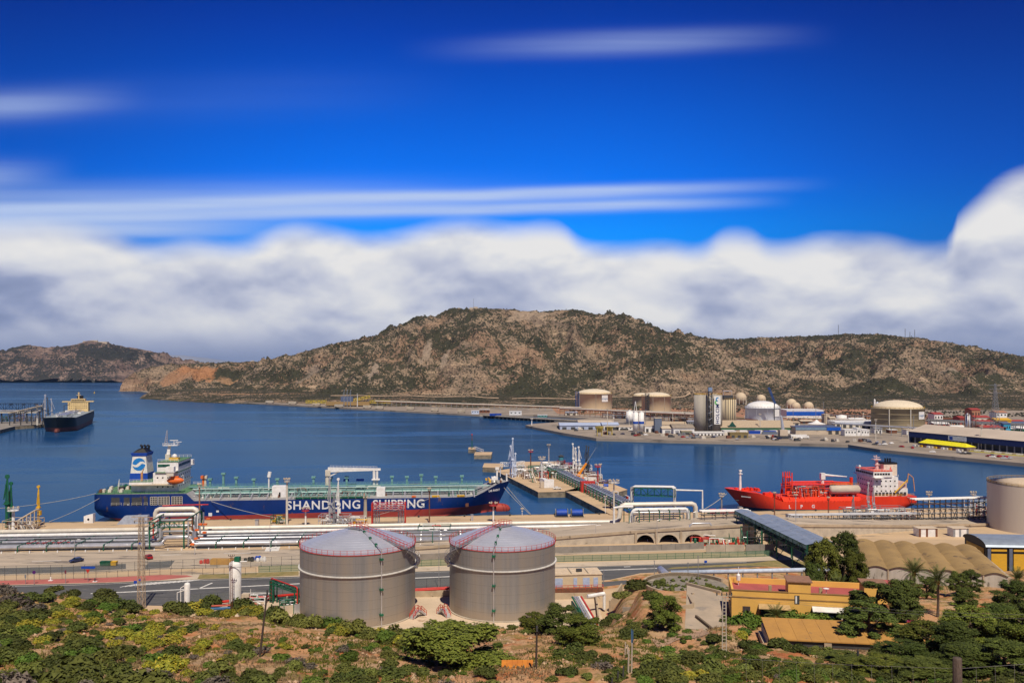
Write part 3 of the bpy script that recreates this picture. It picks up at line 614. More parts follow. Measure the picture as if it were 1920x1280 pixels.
pine(1360,0,36,60,1,'bushy green pine left of the yellow house roof',p=at(1352,182,15))
pine(1420,0,28,80,1,'pine whose crown shows over the roof of the yellow house',p=at(1420,186,14))
# palms
def frond_mesh(L=3.4,droop=1.0,seed=0):
 rs=np.random.RandomState(seed);V=[];N=22
 pts=[Vector((L*u*(1-.12*u*droop),0,L*(.55*u-.80*droop*u*u)))for u in np.linspace(0,1,N)]
 for i in range(1,N):
  p=pts[i];t=(pts[i]-pts[i-1]).normalized();ll=.62*math.sin(PI*min(.97,i/N*.92+.08))+.1
  for sd in(-1,1):
   d=Vector((t.x*.55,sd*.85,t.z*.55-.25+rs.rand()*.12)).normalized()
   V+=[p-t*.045,p+t*.06,p+d*ll*(.85+.3*rs.rand())]
 V=np.array([tuple(v)for v in V]);me=tri_data('palm_frond',V,np.arange(len(V)).reshape(-1,3),L_palm);return me
FR=[frond_mesh(3.2,.35,1),frond_mesh(3.3,.8,2),frond_mesh(3.0,1.25,3)]
def palm(p,h,label,group=None,n=44,s=1.0):
 t=T('palm_tree',label,'palm tree',p,random.uniform(0,6),group)
 MB().tube([(0,0,-.3),(.1,0,h*.5),(.05,0,h)],[.3*s,.22*s,.27*s],8).build('trunk',barkm,t)
 MB().lathe([(.1,-.5),(.42,-.1),(.35,.35),(.1,.6)],8,(.05,0,h)).build('crown_base',mat('palm_fruit',(.42,.22,.04),.8),t)
 for i in range(n):
  a=i*2.4;k=i/n;v=0 if k<.34 else 1 if k<.72 else 2
  inst(FR[v],'frond',t,(.05,0,h+.2),(random.uniform(-.2,.2),-.9+k*1.5 if v==0 else-.55+(k-.34)*1.3 if v==1 else .15+(k-.72)*1.2,a),s*random.uniform(.85,1.12))
palm(at(1758,160,18.6),7.2,'tall slim palm standing free on the sandy yard',s=1.0)
palm(at(1714,172,17),7.4,'thick palm left of the tall slim palm, above dark pines',s=1.05)
palm(at(1455,139.6,23.1),2.0,'small palm in front of the yellow house porch',s=.72)
palm(at(1522,176,15.5),4.4,'left one of the palm pair behind the yellow house roof',s=.95)
palm(at(1572,178,15.5),4.6,'right one of the palm pair behind the yellow house roof',s=.95)
palm(at(1908,176,17),5.2,'short palm at the right edge below the yellow and black warehouse',s=.9)
# near port: roads
def W2(L,z):return[g3(a,b,z)for a,b in L]
def strip(name,near,far,z,m,**k):
 return MB().slab(W2(near,z),W2(far,z)).build(name,m,kind='structure',**k)
roadc=mat('worn_concrete_road',(.47,.385,.29),.9,c2=(.33,.275,.215),sc=.12,third=((.14,.12,.105),.20,.56),coord='World',stretch=(.35,2,1),detail=7)
asph=mat('asphalt',(.105,.105,.105),.9,c2=(.070,.070,.072),sc=.1,third=((.15,.14,.13),.5,.58),coord='World',stretch=(.3,2,1))
pave=mat('pale_pavement',(.56,.46,.34),.9,c2=(.43,.355,.27),sc=.2,third=((.30,.24,.17),.35,.60),coord='World',stretch=(.6,1.5,1))
redp=mat('red_pavement',(.44,.13,.11),.9,c2=(.34,.11,.09),sc=.3,coord='World')
linep=mat('road_paint',(.72,.70,.66),.8,c2=(.52,.50,.46),sc=1.0,coord='World')
strip('yard_road',[(-420,1098),(0,1078),(560,1058),(790,1046),(1040,1040),(1330,1030)],[(-420,1050),(0,1034),(560,1029),(790,1016),(1040,1025),(1330,1018)],GZ+.004,roadc)
strip('footway',[(-420,1122),(0,1097),(200,1092),(350,1086),(560,1080),(780,1071),(1080,1062),(1400,1052),(1500,1048)],[(-420,1108),(0,1088),(200,1082),(350,1076),(560,1069),(780,1062),(1080,1054),(1400,1044),(1500,1040)],GZ+.12,pave)
strip('highway',[(-420,1165),(0,1140),(170,1132),(350,1136),(560,1122),(780,1106),(1040,1096),(1145,1086),(1200,1074),(1400,1063),(1500,1060)],[(-420,1122),(0,1097),(170,1093),(350,1086),(560,1080),(780,1071),(1040,1063.5),(1145,1060),(1200,1058.5),(1400,1052),(1500,1048)],GZ+.004,asph)
strip('red_pavement',[(-420,1121),(0,1096),(200,1091),(300,1087),(362,1080)],[(-420,1108),(0,1088),(200,1082),(300,1077),(350,1077.5)],GZ+.124,redp)
def line(pts,z,w,name='road_marking'):
 m=MB()
 for a,b in zip(pts,pts[1:]):
  A,B=g3(*a,z),g3(*b,z);n=(B-A).normalized().cross(Vector((0,0,1)))*w/2;m.quad(A-n,B-n,B+n,A+n)
 return m.build(name,linep,kind='structure')
line([(170,1112),(350,1104),(560,1093.5),(780,1083),(1080,1069.5),(1240,1064.5)],GZ+.010,.8)
line([(0,1099),(170,1095),(350,1088),(560,1082),(780,1073),(1080,1063),(1400,1053)],GZ+.010,.25)
for i in range(15):line([(225+i*9,1100-i*.75),(258+i*9,1093.5-i*.66)],GZ+.013,.45)
for a in[((1170,1062),(1182,1061.5)),((1212,1065),(1226,1064.4)),((1100,1066),(1112,1065.5)),((372,1103),(398,1092))]:line(a,GZ+.010,.6)
for a in[((60,1052),(115,1050)),((492,1028),(500,1024)),((518,1028),(526,1023)),((300,1040),(340,1039)),((420,1037),(470,1036)),((600,1034),(640,1033))]:line(a,GZ+.010,.5)
strip('crossing_paint',[(496,1033),(522,1032)],[(500,1024),(526,1023.5)],GZ+.012,linep)
strip('asphalt_patch',[(-40,1077),(120,1072),(236,1066)],[(-40,1065),(120,1062),(236,1056)],GZ+.008,asph)
strip('painted_shadow_patch',[(268,1066),(318,1063)],[(280,1053),(328,1050)],GZ+.009,asph)  # shadow on the yard road laid as a dark sheet
padm=mat('pale_concrete_pad',(.60,.47,.34),.9,c2=(.48,.37,.26),sc=.12,third=((.26,.16,.09),.09,.62),coord='World')
strip('tank_yard',[(380,1172),(560,1195),(800,1190),(1010,1195),(1135,1180)],[(380,1131),(560,1124),(800,1113),(1010,1112),(1118,1118)],GZ+.016,padm)
grassm=mat('dry_verge',(.30,.22,.10),.95,c2=(.16,.15,.05),sc=.4,coord='World')
strip('verge',[(370,1084.5),(450,1083),(560,1078)],[(375,1076),(450,1074),(560,1070)],GZ+.13,grassm)
strip('verge',[(1250,1066),(1400,1060),(1560,1066)],[(1260,1063),(1410,1055),(1480,1046)],GZ+.03,grassm)
strip('soil_patch',[(1085,1110),(1180,1098),(1280,1088),(1560,1090),(1700,1085)],[(1085,1098),(1150,1086),(1205,1075),(1400,1063),(1520,1058)],GZ+.02,soil)
strip('lay_by',[(1055,1107),(1180,1094)],[(1058,1096),(1175,1087)],GZ+.026,asph)
# fences
netm=bpy.data.materials.new('wire_netting');netm.use_nodes=True
_t=netm.node_tree;_g=NG(_t);_b=_t.nodes['Principled BSDF'];_b.inputs['Base Color'].default_value=(.22,.24,.20,1);_b.inputs['Alpha'].default_value=.16
gnet=bpy.data.materials.new('green_netting');gnet.use_nodes=True
_b=gnet.node_tree.nodes['Principled BSDF'];_b.inputs['Base Color'].default_value=(.10,.19,.12,1);_b.inputs['Alpha'].default_value=.60
def fence(name,pts,h,step,m,label,panel=None,z=GZ,cat='fence',r=.05,rails=1,group=None):
 P=[g3(a,b,z)for a,b in pts];o=P[0].copy();t=T(name,label,cat,o,0,group)
 post=MB().tube([(0,0,0),(0,0,h)],r,5).mesh('post',m);rl=MB()
 for a,b in zip(P,P[1:]):
  n=max(1,round((b-a).length/step))
  for i in range(n+(b is P[-1])):inst(post,'post',t,a.lerp(b,i/n)-o)
  for k in range(rails):rl.beam(a-o+Vector((0,0,h*(1-k/max(1,rails)))),b-o+Vector((0,0,h*(1-k/max(1,rails)))),r*1.1)
 rl.build('rail',m,t)
 if panel:
  q=MB()
  for a,b in zip(P,P[1:]):q.quad(a-o,b-o,b-o+Vector((0,0,h)),a-o+Vector((0,0,h)))
  q.build('netting',panel,t)
 return t
fence('wire_fence',[(-100,1081),(180,1075),(300,1067),(470,1063),(566,1058)],3.0,3.4,dsteel,'long wire fence with dark posts in front of the concrete yard road',netm)
fence('wire_fence',[(-100,1092),(180,1084),(300,1078),(480,1077)],2.2,3.2,dsteel,'lower wire fence with short posts behind the red pavement',netm)
fence('railing',[(485,1073),(566,1070),(790,1061),(1040,1053),(1250,1048),(1400,1044),(1450,1042)],2.0,3.2,green,'green meshed roadside railing running along the highway footway',gnet,r=.06,rails=2)
fence('wire_fence',[(345,1133),(560,1119)],2.6,4.5,dsteel,'wire fence with dark posts between highway and white vessels',netm)
fence('wire_fence',[(775,1103),(850,1099)],2.6,4.0,dsteel,'short stretch of wire fence seen between the two big tanks',netm)
def wall(name,pts,h,th,m,label,z=GZ,cat='wall',zs=None,h2=None):
 P=[g3(a,b,z if zs is None else zs[i])for i,(a,b)in enumerate(pts)];o=P[0].copy();t=T(name,label,cat,o)
 for i,(a,b)in enumerate(zip(P,P[1:])):
  d=b-a;L=Vector((d.x,d.y,0)).length;n=max(1,round(L/6));nn=Vector((-d.y,d.x,0)).normalized()*th/2
  for k in range(n):
   p,q=a.lerp(b,k/n)-o,a.lerp(b,(k+.985)/n)-o
   H1,H2=(h,h)if h2 is None else(h+(h2-h)*k/n,h+(h2-h)*(k+1)/n)
   m_=MB();m_.add([p-nn,q-nn,q+nn,p+nn]+[v+Vector((0,0,hh))for v,hh in((p-nn,H1),(q-nn,H2),(q+nn,H2),(p+nn,H1))],[(3,2,1,0),(4,5,6,7),(0,1,5,4),(1,2,6,5),(2,3,7,6),(3,0,4,7)])
   m_.build('wall_panel',m,t)
 return t
wgrey=mat('grey_block_wall',(.27,.245,.215),.9,c2=(.20,.18,.155),sc=.4,coord='World')
wtan=mat('tan_rendered_wall',(.46,.36,.25),.9,c2=(.33,.26,.18),sc=.3,coord='World',third=((.18,.14,.10),.5,.62))
wall('yard_wall',[(566,1060),(790,1050),(1040,1036.5),(1240,1031),(1320,1028)],2.1,.3,wgrey,'grey panelled wall along the front of the yard below the arches')
wall('concrete_wall',[(1324,1037),(1396,1037)],3.0,.4,concrete,'pale concrete screen wall in front of the green pipe manifold')
wall('concrete_wall',[(1398,1038),(1452,1037)],3.2,.4,wgrey,'grey screen wall in the shade below the conveyor gallery')  # concrete in a darker grey, the gallery's shade put into its colour
wall('bund_wall',[(770,1119),(850,1117)],1.6,.4,wtan,'tan bund wall visible in the gap between the two tanks')
wall('bund_wall',[(1036,1123),(1117,1122)],1.7,.4,wtan,'tan bund wall right of the right big tank, below the red railing')
wall('bund_wall',[(1117,1122),(1122,1165)],1.5,.4,wtan,'side bund wall running towards the slope beside the green pipes')
# the two big tanks
shellm=bpy.data.materials.new('streaked_tank_steel');shellm.use_nodes=True
_g=NG(shellm.node_tree);_b=shellm.node_tree.nodes['Principled BSDF'];_P=_g.n('ShaderNodeTexCoord').outputs['Object']
_s=_g.noise(_g.smap(_P,(1,1,.035)),.9,6,.7);_s2=_g.noise(_g.smap(_P,(1,1,.02)),.22,3,.6);_q=_g.sep(_P)
_c=_g.mix(_g.mr(_s,.35,.65),(.31,.305,.30),(.235,.235,.235));_c=_g.mix(_g.mr(_s2,.4,.65),_c,(.33,.30,.26))
_lo=_g.mr(_g.m('ADD',_q[2],_g.m('MULTIPLY',_g.noise(_P,.3,3),2.5)),5.2,2.0,0,.65);_c=_g.mix(_lo,_c,(.40,.33,.25))
_ring=_g.m('LESS_THAN',_g.m('FRACT',_g.m('DIVIDE',_q[2],2.25)),.022);_c=_g.mix(_g.m('MULTIPLY',_ring,.5),_c,(.07,.07,.07))
_g.put(_b.inputs['Base Color'],_c);_b.inputs['Metallic'].default_value=.5;_g.put(_b.inputs['Roughness'],_g.mr(_s,.3,.7,.40,.56));_b.inputs['Specular IOR Level'].default_value=.4
roofm=mat('tank_roof_steel',(.52,.54,.60),.42,.40,c2=(.45,.47,.53),sc=.25,spec=.5)
ringm=mat('ring_white',(.62,.60,.56),.6)
def big_tank(px,Y,Rr,label,gang_a,stair0,stair1,pipe_a,z=GZ,Hh=17.9,rise=3.9):
 t=T('storage_tank',label,'storage tank',((px-960)/F*Y,Y,z));N=96
 MB().lathe([(Rr,0),(Rr,Hh)],N,cap=False).build('shell',shellm,t,True)
 MB().lathe([(Rr+.35,0),(Rr+.35,.25),(Rr,.3)],N,cap=False).build('base_ring',concrete,t)
 prof=[(Rr+.06,Hh)];K=13
 for i in range(K):
  u0,u1=i/K,(i+1)/K;f=lambda u:Hh+rise*(1-(1-u)**1.6)*1.0
  prof+=[(max(.3,Rr*(1-u0)),f(u0)+.05),(max(.3,Rr*(1-u1)),f(u1)-.01)]
 MB().lathe(prof,N).build('roof',roofm,t)
 MB().lathe([(Rr+.02,12.45),(Rr+.45,12.5),(Rr+.45,12.72),(Rr+.02,12.75)],N,cap=False).build('wind_girder',ringm,t)
 MB().lathe([(Rr+.02,Hh-.1),(Rr+.16,Hh-.08),(Rr+.16,Hh+.02),(Rr,Hh+.05)],N,cap=False).build('rim_ring',red,t)
 hr=MB();n=56;pp=[(Vector((math.cos(2*PI*i/n),math.sin(2*PI*i/n),0))*(Rr+.15)+Vector((0,0,Hh+.05)))for i in range(n+1)]
 for a,b in zip(pp,pp[1:]):
  for h in(.55,1.1):hr.beam(a+Vector((0,0,h)),b+Vector((0,0,h)),.055)
 hr.build('handrail',red,t);post=MB().tube([(0,0,0),(0,0,1.15)],.055,5).mesh('handrail_post',red)
 for p in pp[:-1]:inst(post,'handrail_post',t,p)
 d=Vector((math.cos(gang_a),math.sin(gang_a),0));sd=Vector((-d.y,d.x,0))
 A,B=d*.2+Vector((0,0,Hh+rise+.25)),d*(Rr+1.2)+Vector((0,0,Hh+.55))
 g_=MB();g_.add([A+sd*.75,B+sd*.75,B-sd*.75,A-sd*.75]+[v-Vector((0,0,.28))for v in(A+sd*.75,B+sd*.75,B-sd*.75,A-sd*.75)],[(0,1,2,3),(7,6,5,4),(0,4,5,1),(1,5,6,2),(2,6,7,3),(3,7,4,0)])
 g_.box((0,0,Hh+rise+.15),(4.2,3.4,.25),gang_a);gw=g_.build('gangway',steel,t)
 r_=MB()
 for s_ in(-1,1):r_.rail([A+sd*.75*s_,B+sd*.75*s_],1.15,.055,1.3)
 c=[Vector((0,0,Hh+rise+.25))+d*x+sd*y for x,y in((-2,-1.6),(2,-1.6),(2,1.6),(-2,1.6))]
 r_.rail([c[0],c[1]],1.15,.055,1).rail([c[2],c[3],c[0]],1.15,.055,1)
 r_.build('gangway_rail',red,gw)
 st=MB();sr=MB();n=62;prev=None
 tread=MB().box((0,0,0),(1.5,.42,.08)).mesh('tread',steel)
 so_=[]
 for i in range(n+1):
  u=i/n;a=stair0+(stair1-stair0)*u;zz=Hh-.1-(Hh-1.0)*u
  if 26<=i<=31:zz=Hh-.1-(Hh-1.0)*28.5/n
  so_.append((a,zz))
 for i,(a,zz)in enumerate(so_):
  e=Vector((math.cos(a),math.sin(a),0));p0,p1=e*(Rr+.3)+Vector((0,0,zz)),e*(Rr+1.35)+Vector((0,0,zz))
  sr.box((e*(Rr+.82)+Vector((0,0,zz))),(1.0,.45,.10),a)
  if prev:
   for k in(0,1):st.beam(prev[k],(p0,p1)[k],.16)
   for h in(.6,1.15):st.beam(prev[1]+Vector((0,0,h)),p1+Vector((0,0,h)),.07)
  if i%4==0:st.beam(p1,p1+Vector((0,0,1.15)),.08);st.beam(p1,e*(Rr+.05)+Vector((0,0,zz-1.5)),.1)
  prev=(p0,p1)
 s2=st.build('stairway',silver,t);sr.build('treads',steel,s2)
 e=Vector((math.cos(pipe_a),math.sin(pipe_a),0))
 MB().tube([e*(Rr+.5),e*(Rr+.5)+Vector((0,0,Hh+1.2)),e*(Rr*.9)+Vector((0,0,Hh+1.3)),e*1.0+Vector((0,0,Hh+rise+.5))],.13,6).build('riser_pipe',silver,t)
 gb=MB()
 for zz in(3,9.2,16.6):gb.box(e*(Rr+.4)+Vector((0,0,zz)),(.9,.8,.5),pipe_a)
 for q in(.28,.55,.8):gb.box(e*(Rr*q)+Vector((0,0,Hh+rise*(1-q)**.8+.55)),(.7,.5,.8),pipe_a)
 gb.build('pipe_bracket',green,t)
 vb=MB();vb.lathe([(.45,0),(.45,.3),(.25,.35)],12,(e.x*Rr*.3-5,-Rr*.55,Hh+1.3));vb.build('roof_hatch',ringm,t)
 return t
big_tank(671.5,222,14.75,'left of the two big steel tanks, gangway slanting down to the right',R(-32),R(-28),R(95),R(-58))
big_tank(942,227,14.0,'right of the two big steel tanks, gangway slanting down to the left',R(180+42),R(180+40),R(90),R(-98),Hh=17.6)
def bund_stair(px,py,rz,label):
 t=T('bund_stair',label,'stair',g3(px,py,GZ+.05),rz)
 for i in range(5):
  for s_ in(-1,1):MB().box((s_*(2.2-i*.4),0,.15+i*.3),(.5,1.3,.3+i*.02)).build('step',silver,t)
 MB().box((0,0,1.55),(1.2,1.3,.15)).build('landing',silver,t)
 r_=MB()
 for y in(-.65,.65):r_.rail([(-2.4,y,0),(-.6,y,1.6),(.6,y,1.6),(2.4,y,0)],1.2,.07,.9)
 r_.build('handrail',red,t)
bund_stair(784,1156,.9,'small red-railed stair over the bund beside the left tank');bund_stair(832,1153,2.2,'small red-railed stair over the bund beside the right tank')
# pipelines along the quay
cream=mat('cream_pipe_cladding',(.72,.66,.54),.45,.1,c2=(.55,.50,.42),sc=.3,spec=.5)
pgrey=mat('grey_pipe_cladding',(.36,.37,.39),.42,.4,c2=(.26,.27,.29),sc=.4,spec=.5)
def sX(px,t):
 k=(px-960)/F;
 c,sn=math.cos(QA),math.sin(QA);return(k*(368+t*c)+t*sn)/(c-k*sn)
strip('pipe_shade_strip',[(-420,1049),(0,1033),(290,1030)],[(-420,1006),(0,998),(290,996)],GZ+.012,asph);strip('pipe_shade_strip',[(368,1029),(790,1015),(1035,1001)],[(368,997),(790,990),(1035,984)],GZ+.012,asph)  # dark strips painted as the shade beneath and between the pipes
rows=[(-36,5.6,.95,cream,'topmost cream-clad'),(-40.5,5.0,.72,white,'white-clad second'),(-44.5,4.5,.50,pgrey,'thin grey-clad third'),(-48.5,4.2,.58,silver,'silver-clad fourth'),(-52,3.8,.45,pgrey,'dull grey fifth'),(-56,3.9,.82,silver,'thick silver-clad lowest')]
P0=Q(0,0,0)
for i,(t_,z,r,m,nm)in enumerate(rows):
 s0,s1,s2=-560,sX(292+i*3,t_),sX(370-i*2,t_);up=13.2-i*1.35
 pa=[Q(s0,t_,z),Q(s1,t_,z),Q(s1,t_,up),Q(s2,t_,up),Q(s2,t_,z)]
 if i in(0,1):
  s3,s4=sX(1160+i*22,t_),sX(1304-i*14,t_);u2=(12.3,11.0)[i]
  pa+=[Q(s3,t_,z),Q(s3+1,t_,u2),Q(s4,t_,u2),Q(s4,t_,z)];pa+=[Q(sX(1400,t_),t_,z)]if i==0 else[Q(sX(1330,t_),t_,z)]
 else:pa+=[Q(sX((1030,1010,900,850)[i-2],t_),t_,z)]
 out=[pa[0]]
 for a,b,c in zip(pa,pa[1:],pa[2:]):
  u,v=(a-b).normalized(),(c-b).normalized();q=r*1.6;out+=[b+u*q,b+(u+v)*q*.3,b+v*q]
 out.append(pa[-1]);o=out[0].copy()
 tt=T('pipeline',nm+' pipeline of the bundle that crosses the whole quay','pipeline',o)
 MB().tube([p-o for p in out],r,12).build('pipe',m,tt,True)
 jb=MB()
 for k in range(60):
  s=-250+k*7.3
  if(s1-2<s<s2+2)or(i>1 and s>sX((1030,1010,900,850)[i-2],t_)):continue
  if i<2 and s>sX(1150,t_):continue
  p=Q(s,t_,z)-o;jb.tube([p-qu*.12,p+qu*.12],r+.035,12)
 jb.build('joint_band',m,tt,kind='stuff')
def frame_at(s,t0,t1,h,m=None,z=GZ):
 b=MB();b.beam((0,t0,0),(0,t0,h),.28).beam((0,t1,0),(0,t1,h),.28).beam((0,t0,h),(0,t1,h),.3);return b
rk=frame_at(0,-58,-34,2.0);rkm=rk.mesh('pipe_support',green)
t=T('pipe_supports','row of low green frames carrying the long quay pipelines','pipe rack',Q(0,0,GZ),QA)
for k in range(33):
 s=-262+k*9.5
 if sX(285,-46)<s<sX(378,-46):continue
 inst(rkm,'support_frame',t,(s,0,0))
cur=MB()
for k in range(70):cur.box((-250+k*4.6,-59.5,.35),(.35,.35,.7))
tag(cur.build('marker_posts',white,None,loc=Q(0,0,GZ),rz=QA),'row of small white marker posts in front of the quay pipelines','posts')
def portal(px0,px1,t0,t1,h,m,label):
 s0,s1=sX(px0,(t0+t1)/2),sX(px1,(t0+t1)/2);t=T('pipe_portal',label,'pipe bridge',Q(s0,0,GZ),QA);w=s1-s0
 for x in(0,w):
  for y in(t0,(t0+t1)/2,t1):
   MB().beam((x,y,0),(x,y,h),.45).build('column',m,t)
  for z in(h*.45,h*.72,h):MB().beam((x,t0,z),(x,t1,z),.35).build('cross_beam',m,t)
 for y in(t0,t1):MB().truss((0,y,h*.78),(w,y,h*.78),h*.2,.5,7,.16).build('truss',m,t)
 return t,w
pt,pw=portal(300,362,-57,-34,9.6,green,'green steel portal lifting the pipelines over the gate road at left')
for k in range(5):
 MB().tube([(-1.6,-58-k*.0+k*5,1),(-1.6,-58+k*5,8-k*.3),(.3,-58+k*5,8.6)],.28,8).build('vertical_pipe',(steel,silver,red,steel,silver)[k],pt)
 MB().tube([(pw+1.5,-57+k*5,1),(pw+1.5,-57+k*5,9.4)],.3,8).build('vertical_pipe',(silver,rust,steel,silver,steel)[k],pt)
vb=MB()
for k in range(8):vb.box((pw+3+(k%2)*1.2,-57+(k//2)*5.5,1.5+k%4*2.0),(1.3,1.0,.6))
vb.build('valves',orange,pt)
MB().tube([(-2,-36,11.9),(4,-36,12.1),(pw+3,-36,12.1)],.22,8).build('red_pipe',red,pt)
for a,b,nm in((42,128,'left'),(130,143,'middle')):
 pass
t=T('valve_station','red and green valve cluster among the pipelines at far left','valve station',Q(sX(60,-52),-52,GZ),QA)
for k in range(9):
 MB().tube([(k*1.7,-3,.2),(k*1.7,-3,2.2),(k*1.7,3,2.2)],.14,6).build('branch_pipe',(red,green,silver)[k%3],t)
 MB().lathe([(.05,0),(.5,.05),(.5,.12),(.05,.15)],10,(k*1.7,-3,2.5)).build('hand_wheel',(red,green,red)[k%3],t)
MB().box((8,3.5,2.4),(17,.3,.8)).build('header',dsteel,t)
t,w=portal(698,760,-21,-16,9.0,red,'red-edged pipe portal in front of the blue tanker, above the left tank')
for k in range(4):MB().tube([(.7+k*.7,-18.5,1),(.7+k*.7,-18.5,8.0-k*.8),(w-.7-k*.7,-18.5,8.0-k*.8),(w-.7-k*.7,-18.5,1)],.26,8).build('looped_pipe',(silver,steel,silver,steel)[k],t)
t=T('pipe_loop','tangle of looped silver, red and green pipes beneath the high pipe loop','pipe manifold',Q(sX(1160,-38),-38,GZ),QA)
for k in range(7):
 h=7.6-k*1.0;x0=4.5+k*1.0;m=(silver,silver,steel,silver,red,silver,green)[k]
 MB().tube([(x0,-4+k*.8,.5),(x0,-4+k*.8,h-.4),(x0+.4,-4+k*.8,h),(26-k*1.2,-4+k*.8,h),(26.4-k*1.2,-4+k*.8,h-.5),(26.4-k*1.2,-4+k*.8,.5)],.34-.02*k,8).build('bent_pipe',m,t,True)
for k in range(7):MB().beam((3+k*4,-5,0),(3+k*4,-5,8.4),.3).beam((3+k*4,4,0),(3+k*4,4,8.4),.3).beam((3+k*4,-5,8.4),(3+k*4,4,8.4),.25).build('frame',green,t)
for k in range(10):MB().box((5+k*2.1,-6,.9+(k%3)*.5),(1.0,.8,1.0)).build('valve',(red,orange,steel,green)[k%4],t)
MB().tube([(-2.5,-3,.5),(-2.5,-3,9.4),(1,-3,9.8),(5,-3,9.8)],.5,8).build('tall_bend',white,t)
# raised road with arches
RD=[(700,293,GZ),(780,297,3.0),(1041,305,4.9),(1190,309,6.4),(1330,311,7.6),(1400,313,8.0),(1560,322,6.2),(1700,332,4.2),(1900,345,2.7),(2300,365,2.65)]
def rp(px,y,z):return Vector(((px-960)/F*y,y,z))
nr=[rp(*p)for p in RD];fr=[rp(p[0],p[1]+24-(8 if p[0]>1450 else 0),p[2])for p in RD]
b=MB();b.slab(nr,fr);b.slab([v*1 for v in fr],[Vector((v.x,v.y,0))for v in fr]);b.build('raised_road',roadc,kind='structure')
def rz_at(x):
 for a,c in zip(nr,nr[1:]):
  if a.x<=x<=c.x:u=(x-a.x)/(c.x-a.x);return a.lerp(c,u)
 return nr[-1]
t=T('arched_retaining_wall','long pale retaining wall with three dark arches under the raised road','retaining wall',(0,0,0))
ar=[(rp(1193.5,309,0).x,rp(1226.5,309,0).x),(rp(1236,310,0).x,rp(1272,310,0).x),(rp(1283,311,0).x,rp(1320,311,0).x)]
xs=[nr[0].x]+[v for a in ar for v in a]+[nr[-2].x]
wp=MB();k=0
def seg(x0,x1,bot0=GZ-.1,bot1=GZ-.1):
 a,c=rz_at(x0),rz_at(x1);wp.quad((a.x,a.y,bot0),(c.x,c.y,bot1),(c.x,c.y,c.z+.02),(a.x,a.y,a.z+.02))
def run(x0,x1):
 n=max(1,int((x1-x0)/2));[seg(x0+(x1-x0)*i/n,x0+(x1-x0)*(i+1)/n)for i in range(n)]
run(xs[0],xs[1]);run(xs[2],xs[3]);run(xs[4],xs[5]);run(xs[6],xs[7])
inner=MB()
for x0,x1 in ar:
 c,r=(x0+x1)/2,(x1-x0)/2;hh=3.05;N=16;pv=None
 for i in range(N+1):
  an=PI-PI*i/N;x=c+r*math.cos(an);z=GZ+hh*math.sin(an)
  if pv:seg(pv[0],x,pv[1],z);y=rz_at(c).y;inner.quad((pv[0],y,pv[1]),(x,y,z),(x,y+22,z),(pv[0],y+22,pv[1]))
  pv=(x,z)
 y=rz_at(c).y+21.9;inner.quad((x0,y,GZ),(x1,y,GZ),(x1,y,6),(x0,y,6))
wp.build('wall_face',mat('board_marked_concrete',(.50,.43,.33),.9,c2=(.36,.31,.245),sc=.5,coord='World',third=((.22,.18,.13),.25,.64)),t)
inner.build('tunnel_lining',wgrey,t)
cp=MB()
for a,c in zip(nr[:-1],nr[1:]):cp.add([a+Vector((0,-.35,0)),c+Vector((0,-.35,0)),c+Vector((0,.35,0)),a+Vector((0,.35,0))]+[v+Vector((0,0,.9))for v in(a+Vector((0,-.35,0)),c+Vector((0,-.35,0)),c+Vector((0,.35,0)),a+Vector((0,.35,0)))],[(0,3,2,1),(4,5,6,7),(0,1,5,4),(2,3,7,6),(0,4,7,3),(1,2,6,5)])
cp.build('parapet',wtan,t)
for px in(1192,1231,1278):
 p=rz_at(rp(px,309,0).x);MB().box((p.x,p.y-.25,GZ+1.9),(.8,.5,p.z-GZ+.1)).build('pilaster',wtan,t)
for(x0,x1)in ar:
 c,r=(x0+x1)/2,(x1-x0)/2;y=rz_at(c).y;rg=MB();pv=None
 for i in range(17):
  an=PI-PI*i/16;q=[(c+(r+d)*math.cos(an),GZ+(3.05+d)*math.sin(an))for d in(0,.75)]
  if pv:rg.add([(pv[0][0],y-.12,pv[0][1]),(q[0][0],y-.12,q[0][1]),(q[1][0],y-.12,q[1][1]),(pv[1][0],y-.12,pv[1][1])],[(0,1,2,3)])
  pv=q
 rg.build('arch_ring',pave,t)
strip('sandy_verge',[(1036,1029),(1190,1026)],[(1036,1021),(1190,1019)],GZ+.02,apron)
